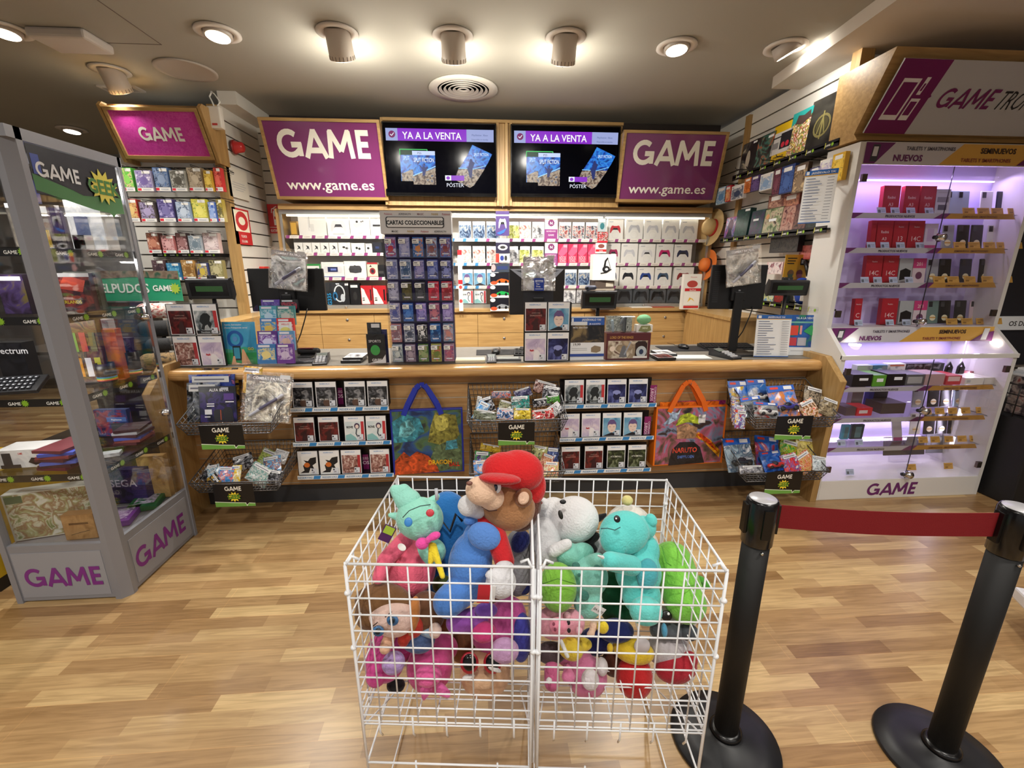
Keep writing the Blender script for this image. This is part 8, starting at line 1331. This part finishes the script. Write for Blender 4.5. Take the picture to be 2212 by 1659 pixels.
def bigdoll():
    t = Plush('large plush bear doll in red cap and blue dungarees sitting highest in the left basket', (1040, 1180, 1.08))
    h = t.skin('head', [('e', 1096, 1092, 1.12, 62, 52, 20)], '#a87850'); t.skin('muzzle', [('e', 1040, 1060, 1.06, 36, 32, 15), ('e', 1060, 1075, 1.07, 30, 28)], '#e8c4a8', parent=h)
    t.skin('hood', [('e', 1122, 1085, 1.16, 48, 62), ('e', 1124, 1118, 1.15, 36, 26)], '#5c2e1c'); t.skin('ear', [('e', 1131, 1075, 1.075, 20, 22, 25)], '#8c5c3c'); t.dot('inner_ear', 1131, 1076, 1.052, 12, 14, '#e4bfa4', 20, .4, f=True)
    c = t.skin('cap', [('e', 1122, 1016, 1.13, 54, 44, 12), ('e', 1090, 1014, 1.12, 50, 38), ('e', 1150, 1050, 1.15, 30, 40, 0)], '#cf1f24'); t.skin('cap_peak', [('e', 1080, 1034, 1.065, 48, 12, 4, 1.5)], '#c41c22', parent=c)
    t.dot('eye', 1071, 1053, 1.055, 12, 13, '#e8ecf4', 10); t.dot('pupil', 1070, 1054, 1.048, 5, 8, '#18243c', 10); t.dot('nose', 1014, 1044, 1.035, 7, 5, '#7c5044', 0, .8); t.line('mouth', [(1040, 1094, 1.05), (1056, 1104, 1.048), (1074, 1102, 1.05)], 1.3, '#4c2c24')
    b = t.skin('dungarees', [('e', 1016, 1215, 1.08, 48, 66, 8), ('e', 1040, 1165, 1.09, 42, 42), ('l', 1005, 1268, 1.06, 968, 1300, 1.0, 36, 32), ('l', 1045, 1130, 1.1, 1010, 1125, 1.08, 10, 10)], '#4c80cc'); t.skin('bib', [('e', 1046, 1158, 1.05, 38, 30, 20, .5)], '#5888d2', parent=b)
    t.skin('sleeve', [('l', 1072, 1160, 1.07, 1090, 1212, 1.04, 24, 22)], '#c41e26'); t.skin('paw', [('e', 1082, 1258, 1.0, 34, 34), ('e', 1062, 1242, .995, 15, 12), ('e', 1090, 1225, 1.01, 22, 14)], '#dcdce0'); t.skin('paw', [('e', 1012, 1092, 1.09, 24, 24), ('l', 1020, 1098, 1.1, 1032, 1105, 1.1, 19, 17)], '#dcdce0'); t.skin('shirt_collar', [('e', 1048, 1130, 1.1, 38, 16, 15)], '#c41e26')
    t.skin('foot', [('e', 920, 1325, 1.04, 42, 46, 0)], '#66422a'); t.dot('sole', 893, 1330, 1.0, 14, 40, '#b8763c', 5, .6, f=True)
    q = MB(); q.box(-.016, .016, 0, .002, -.028, .028, M('#c42434', .4)).box(.004, .03, .001, .003, -.024, .024, M('#e8e8e8', .4)); q.build('paper_tag', t.o, t.P(1045, 1283, .965), (0, .1, 0))
bigdoll()
t = Plush('grey and navy striped plush ball at the right side of the left basket', (1125, 1225, 1.2)); t.skin('body', [('e', 1118, 1215, 1.2, 34, 70)], '#8c8c90'); t.skin('navy_stripe', [('e', 1124, 1170, 1.17, 20, 26, 30)], '#1c2468'); t.skin('navy_stripe', [('e', 1130, 1265, 1.16, 18, 20)], '#1c2468')
t = Plush('plush doll with brown hair and big blue eyes tipped over at the front of the left basket', (840, 1320, 1.04))
h = t.skin('face', [('e', 846, 1330, 1.0, 52, 40, 25)], '#e4c4b8'); t.skin('hair', [('e', 828, 1298, 1.03, 62, 36, 5), ('e', 800, 1325, 1.02, 34, 34), ('e', 866, 1308, 1.03, 30, 26, 30)], '#74502e')
for x, y in ((848, 1340), (817, 1363)): t.dot('eye', x, y, .945, 13, 11, '#3c6c9c', 15, .3); t.dot('pupil', x-1, y+1, .938, 6, 7, '#14202c', 15, .3); t.line('eyebrow', [(x-16, y-7, .945), (x-2, y-18, .945)], 1.2, '#3c2418')
t.skin('torso', [('e', 900, 1375, 1.03, 42, 32, 20)], '#4c6490'); t.skin('red_vest', [('e', 895, 1352, 1.0, 22, 26, 20), ('e', 872, 1380, 1.0, 14, 18)], '#b83428'); t.skin('arm', [('l', 842, 1375, 1.0, 832, 1400, .99, 14, 13)], '#dcae90'); t.skin('hand', [('e', 940, 1362, .99, 15, 17)], '#e4c8bc'); t.skin('sleeve', [('l', 900, 1350, 1.02, 935, 1365, 1.0, 16, 14)], '#8ca8c0')
t = Plush('brown plush peeking out behind the brown haired doll', (845, 1262, 1.15)); t.skin('body', [('e', 842, 1268, 1.14, 26, 22), ('e', 960, 1340, 1.13, 30, 28)], '#7c4a24')
t = Plush('fuzzy magenta plush with lilac patch at the lower left of the left basket', (835, 1420, 1.06)); t.skin('body', [('e', 830, 1430, 1.08, 44, 40, 20), ('e', 845, 1400, 1.1, 52, 34), ('e', 812, 1460, 1.04, 22, 24)], '#cc4890'); t.skin('lilac_patch', [('e', 850, 1432, 1.02, 26, 24, -20)], '#b094cc')
t.skin('black_foot', [('e', 855, 1480, 1.05, 21, 16)], '#141216')
t = Plush('fuzzy bright pink plush with two ears down at the bottom of the left basket', (930, 1450, 1.05)); t.skin('body', [('e', 928, 1440, 1.08, 50, 52), ('e', 950, 1400, 1.1, 40, 30)], '#d2508e'); t.skin('ear', [('l', 920, 1490, 1.0, 916, 1508, .99, 15, 6)], '#e068a8'); t.skin('ear', [('l', 950, 1488, 1.0, 968, 1500, .99, 13, 8)], '#e068a8'); t.skin('muzzle', [('e', 925, 1460, 1.0, 30, 22)], '#d85c98')
t = Plush('pink purple and blue mottled plush under the big bear doll', (1060, 1350, 1.06)); b = t.skin('body', [('e', 1070, 1360, 1.08, 56, 52), ('e', 1100, 1330, 1.1, 38, 40)], '#c65498'); t.skin('arm', [('l', 1030, 1338, 1.03, 985, 1345, 1.01, 26, 22)], '#9a54b4'); t.skin('blue_side', [('e', 1125, 1375, 1.07, 24, 52)], '#3c3c98'); t.skin('lilac_belly', [('e', 1090, 1405, 1.0, 32, 26)], '#c89cc8'); t.skin('violet_patch', [('e', 1050, 1318, 1.01, 26, 16)], '#7448a8'); t.skin('rose_patch', [('e', 1045, 1365, 1.0, 28, 22)], '#d03c7c')
t = Plush('upside down tan plush head with dark red glasses at the bottom right of the left basket', (1045, 1455, 1.06)); h = t.skin('head', [('e', 1048, 1452, 1.08, 55, 52)], '#d4a884'); t.skin('chin', [('e', 1042, 1466, 1.03, 30, 22)], '#dcb490', parent=h)
for x in (1014, 1064): t.dot('glasses_rim', x, 1432, 1.015, 20, 22, '#a81c2c', 0, .3); t.dot('dark_lens', x, 1431, 1.008, 15, 17, '#0c0a0c', 0, .3, r=.15)
t.dot('white_eyebrow', 1068, 1445, 1.0, 16, 5, '#e4e2e0', 20, .5, f=True); t.dot('white_eyebrow', 1012, 1462, 1.01, 14, 5, '#e4e2e0', -10, .5, f=True)
t = Plush('brown and cream plush with a small face behind the mottled plush', (1000, 1400, 1.15)); t.skin('body', [('e', 1000, 1395, 1.15, 34, 34), ('e', 1085, 1300, 1.18, 26, 30)], '#8c5c3c')
# --- right basket
t = Plush('fluffy white plush bear at the back left of the right basket', (1230, 1130, 1.22)); h = t.skin('head', [('e', 1240, 1122, 1.22, 54, 50, -10), ('e', 1196, 1108, 1.26, 34, 34)], '#e6e6e8'); t.skin('ear', [('e', 1172, 1088, 1.24, 15, 14)], '#e6e6e8'); t.skin('body', [('e', 1178, 1160, 1.2, 36, 42), ('e', 1190, 1195, 1.15, 34, 26)], '#cfcfd2'); t.dot('eye', 1211, 1112, 1.145, 5, 10, '#17140c', -15); t.dot('nose', 1216, 1084, 1.17, 7, 5, '#17171a'); t.dot('ear_mark', 1167, 1086, 1.19, 5, 4, '#8c3c34'); t.skin('arm', [('l', 1196, 1190, 1.12, 1225, 1175, 1.12, 15, 12)], '#dadadc')
t = Plush('black and white plush between the white bear and the teal plush', (1280, 1150, 1.24)); t.skin('body', [('e', 1290, 1185, 1.25, 34, 34)], '#b8b8bc'); t.skin('black_ear', [('l', 1292, 1120, 1.22, 1308, 1112, 1.22, 9, 5)], '#101012'); t.skin('black_patch', [('e', 1276, 1162, 1.2, 22, 12, -20), ('e', 1276, 1186, 1.19, 16, 12)], '#121214')
t = Plush('white plush with a pale yellow pompom on top, back of the right basket', (1355, 1130, 1.3)); t.skin('body', [('e', 1358, 1140, 1.3, 52, 50), ('e', 1395, 1180, 1.28, 28, 36)], '#dcd8d0'); t.skin('pompom', [('e', 1355, 1081, 1.28, 13, 12)], '#dcd28c')
t = Plush('large teal plush hippo reclining in the middle of the right basket', (1370, 1220, 1.1)); T1 = '#62cfcb'
h = t.skin('head', [('e', 1348, 1150, 1.12, 54, 46, -8), ('e', 1330, 1165, 1.09, 34, 34), ('e', 1390, 1140, 1.14, 28, 26)], T1); t.skin('ear', [('e', 1407, 1124, 1.13, 13, 16, -20)], T1); b = t.skin('body', [('e', 1378, 1235, 1.1, 50, 54), ('e', 1395, 1190, 1.13, 30, 36), ('e', 1385, 1285, 1.07, 42, 42)], T1)
t.skin('arm', [('l', 1365, 1222, 1.06, 1318, 1212, 1.02, 22, 20)], T1); t.skin('foot', [('e', 1395, 1320, 1.0, 36, 30)], '#6cd2cc'); t.skin('claw', [('l', 1302, 1204, 1.0, 1292, 1200, .99, 4, 2)], '#e8e8e8', .002, sm=1); t.line('mouth', [(1298, 1142, 1.035), (1312, 1141, 1.03), (1328, 1145, 1.03), (1340, 1139, 1.035)], 1, '#2c5c60')
t.dot('eye', 1333, 1121, 1.045, 7, 8, '#14141a', -20, .3); t.dot('eye_glint', 1331, 1120, 1.04, 2, 2, '#e8e8ec', -20, .3); t.skin('belly_patch', [('e', 1398, 1240, 1.045, 24, 34, 10, .6)], '#4aa8b4')
t = Plush('mint plush with dark green spots seen from behind, left of the teal one', (1255, 1240, 1.1)); t.skin('head', [('e', 1228, 1198, 1.13, 32, 26, 10), ('e', 1258, 1192, 1.14, 26, 20)], '#82c8b8'); t.skin('body', [('e', 1268, 1245, 1.1, 46, 44), ('e', 1270, 1300, 1.07, 32, 36), ('l', 1280, 1215, 1.1, 1292, 1210, 1.08, 18, 16)], '#84c8ba'); t.skin('ear', [('e', 1206, 1190, 1.12, 12, 12)], '#7cc0b0')
for x, y, a, b_ in ((1244, 1222, 9, 8), (1262, 1287, 11, 11), (1290, 1224, 7, 4), (1251, 1242, 4, 4)): t.dot('spot', x, y, 1.04 if y < 1250 else 1.025, a, b_, '#3c7468', 10, .5, f=True)
q = MB(); q.box(-.018, .018, 0, .001, -.012, .012, M('#e4e4e6', .5)).text('ZA CAT', 0, -.004, .009, -.001, M('#333', .5), .02); q.build('cloth_label', t.o, t.P(1293, 1318, .985), (0, .6, 0))
t = Plush('bright green round plush at the left front of the right basket', (1205, 1268, 1.05)); t.skin('body', [('e', 1205, 1268, 1.05, 41, 52)], '#78b43c'); t.line('seam', [(1170, 1262, 1.0), (1205, 1250, .985), (1244, 1262, 1.0)], .9, '#4c8424')
t = Plush('lime green cushion shaped plush at the right of the right basket', (1475, 1250, 1.12)); b = t.skin('body', [('l', 1452, 1215, 1.16, 1480, 1300, 1.06, 44, 42)], '#7cc448'); t.line('zip_seam', [(1430, 1180, 1.12), (1440, 1215, 1.07), (1450, 1222, 1.06)], 1.5, '#58a030'); t.skin('knotted_tail', [('e', 1524, 1262, 1.1, 12, 12), ('e', 1512, 1252, 1.1, 12, 9)], '#4c9c34'); t.line('seam', [(1445, 1262, 1.03), (1480, 1268, 1.02), (1510, 1262, 1.05)], 1, '#5ca034'); t.line('seam', [(1446, 1300, 1.02), (1478, 1306, 1.01), (1512, 1296, 1.03)], 1, '#5ca034')
t = Plush('dark green plush wedged behind the teal plush', (1325, 1290, 1.15)); t.skin('body', [('e', 1325, 1290, 1.18, 36, 56), ('e', 1345, 1320, 1.13, 28, 22)], '#145c38')
t = Plush('pink plush pig lying at the left front of the right basket', (1205, 1345, 1.03)); h = t.skin('head', [('e', 1200, 1345, 1.05, 44, 34), ('e', 1238, 1345, 1.04, 26, 28)], '#e09cac'); t.skin('snout', [('e', 1206, 1352, .985, 22, 18)], '#e88ca4', parent=h); t.dot('eye', 1228, 1345, .995, 4, 5, '#1c1418'); t.dot('eye', 1229, 1362, .992, 4, 5, '#1c1418'); t.dot('nostril', 1196, 1348, .96, 3, 4, '#8c3c54'); t.dot('nostril', 1199, 1360, .96, 3, 4, '#8c3c54'); t.skin('ear', [('e', 1225, 1330, 1.03, 9, 10)], '#e8b0bc'); t.skin('foot', [('e', 1250, 1362, 1.0, 10, 9)], '#e8a8b8')
t = Plush('yellow plush cloth body with white trim below the pink pig', (1230, 1395, 1.03)); t.skin('body', [('e', 1232, 1400, 1.04, 30, 24, 30), ('e', 1258, 1392, 1.05, 22, 14)], '#dcc03c'); t.skin('white_trim', [('l', 1212, 1385, 1.0, 1226, 1418, .995, 5, 5)], '#dcdcd8', .003); t.skin('grey_fur', [('e', 1190, 1410, 1.07, 34, 22)], '#4c3c40')
t = Plush('navy plush with yellow collar lying across the right basket', (1330, 1360, 1.04)); t.skin('body', [('e', 1330, 1362, 1.05, 40, 24), ('e', 1285, 1385, 1.1, 34, 28)], '#1c2664'); t.skin('yellow_collar', [('e', 1302, 1355, 1.0, 14, 14)], '#e0c430'); t.skin('hand', [('e', 1282, 1352, 1.01, 10, 12), ('e', 1276, 1370, 1.0, 10, 8)], '#dcb8a0')
t = Plush('yellow plush with small feet under the navy plush', (1370, 1405, 1.05)); t.skin('body', [('e', 1368, 1405, 1.06, 46, 26, 10)], '#dcb82c'); t.skin('foot', [('e', 1318, 1400, 1.02, 8, 12)], '#e0bc30')
t = Plush('white plush face with black eye below the lime cushion', (1450, 1345, 1.1)); t.skin('head', [('e', 1460, 1335, 1.12, 46, 28)], '#cfc8c4'); t.dot('eye', 1440, 1330, 1.035, 12, 11, '#141012'); t.dot('eye_glint', 1444, 1326, 1.025, 3, 3, '#e8e8ec')
t = Plush('grey plush feet with pale blue cuff at the right of the right basket', (1465, 1365, 1.04)); t.skin('foot', [('e', 1488, 1366, 1.03, 22, 18)], '#44484e'); t.skin('leg', [('l', 1420, 1362, 1.05, 1465, 1364, 1.04, 17, 17)], '#565a60'); t.skin('blue_cuff', [('e', 1435, 1362, 1.025, 7, 17)], '#5ca8d0')
t = Plush('white haired plush in red clothes with white hem at the bottom right of the right basket', (1450, 1430, 1.07)); t.skin('white_hair', [('e', 1445, 1405, 1.08, 50, 34)], '#bcb4b8'); t.skin('red_clothes', [('e', 1460, 1442, 1.06, 46, 30, -10), ('e', 1490, 1425, 1.05, 18, 18)], '#a41c2c'); t.skin('white_hem', [('e', 1482, 1462, 1.04, 22, 12, -20)], '#d4d0d0')
t = Plush('red round plush resting on the floor of the right basket', (1370, 1465, 1.04)); t.skin('body', [('e', 1370, 1462, 1.06, 40, 44)], '#b81c20'); t.skin('brown_hair', [('e', 1325, 1432, 1.1, 26, 28)], '#4c2414')
t = Plush('pink plush ball with big white spots at the bottom left of the right basket', (1268, 1465, 1.04)); t.skin('body', [('e', 1268, 1462, 1.06, 44, 42), ('e', 1240, 1420, 1.09, 40, 20)], '#d078a0'); t.skin('white_spot', [('e', 1275, 1468, 1.005, 20, 22)], '#dcd4d8'); t.skin('white_spot', [('e', 1300, 1440, 1.04, 14, 20)], '#dcd4d8')
t = Plush('small pink and white plush limbs at the bottom left corner of the right basket', (1195, 1465, 1.05)); t.skin('body', [('l', 1192, 1445, 1.05, 1192, 1475, 1.03, 17, 17)], '#c8608c'); t.skin('arm', [('e', 1228, 1462, 1.03, 16, 14), ('e', 1226, 1444, 1.05, 10, 12)], '#d87ca4'); t.skin('white_cuff', [('e', 1186, 1470, 1.0, 8, 8)], '#e0dcdc')
o = MB().lathe([(.001, .003), (.022, .003), (.024, 0), (.001, -.002)], M('#c8c0c4', .3), 20).build('paper_tag', None, PY(1387, 1395, 1.0), (1.3, 0, 0)); tag(o, 'round grey paper tag hanging on the yellow plush', 'tag')
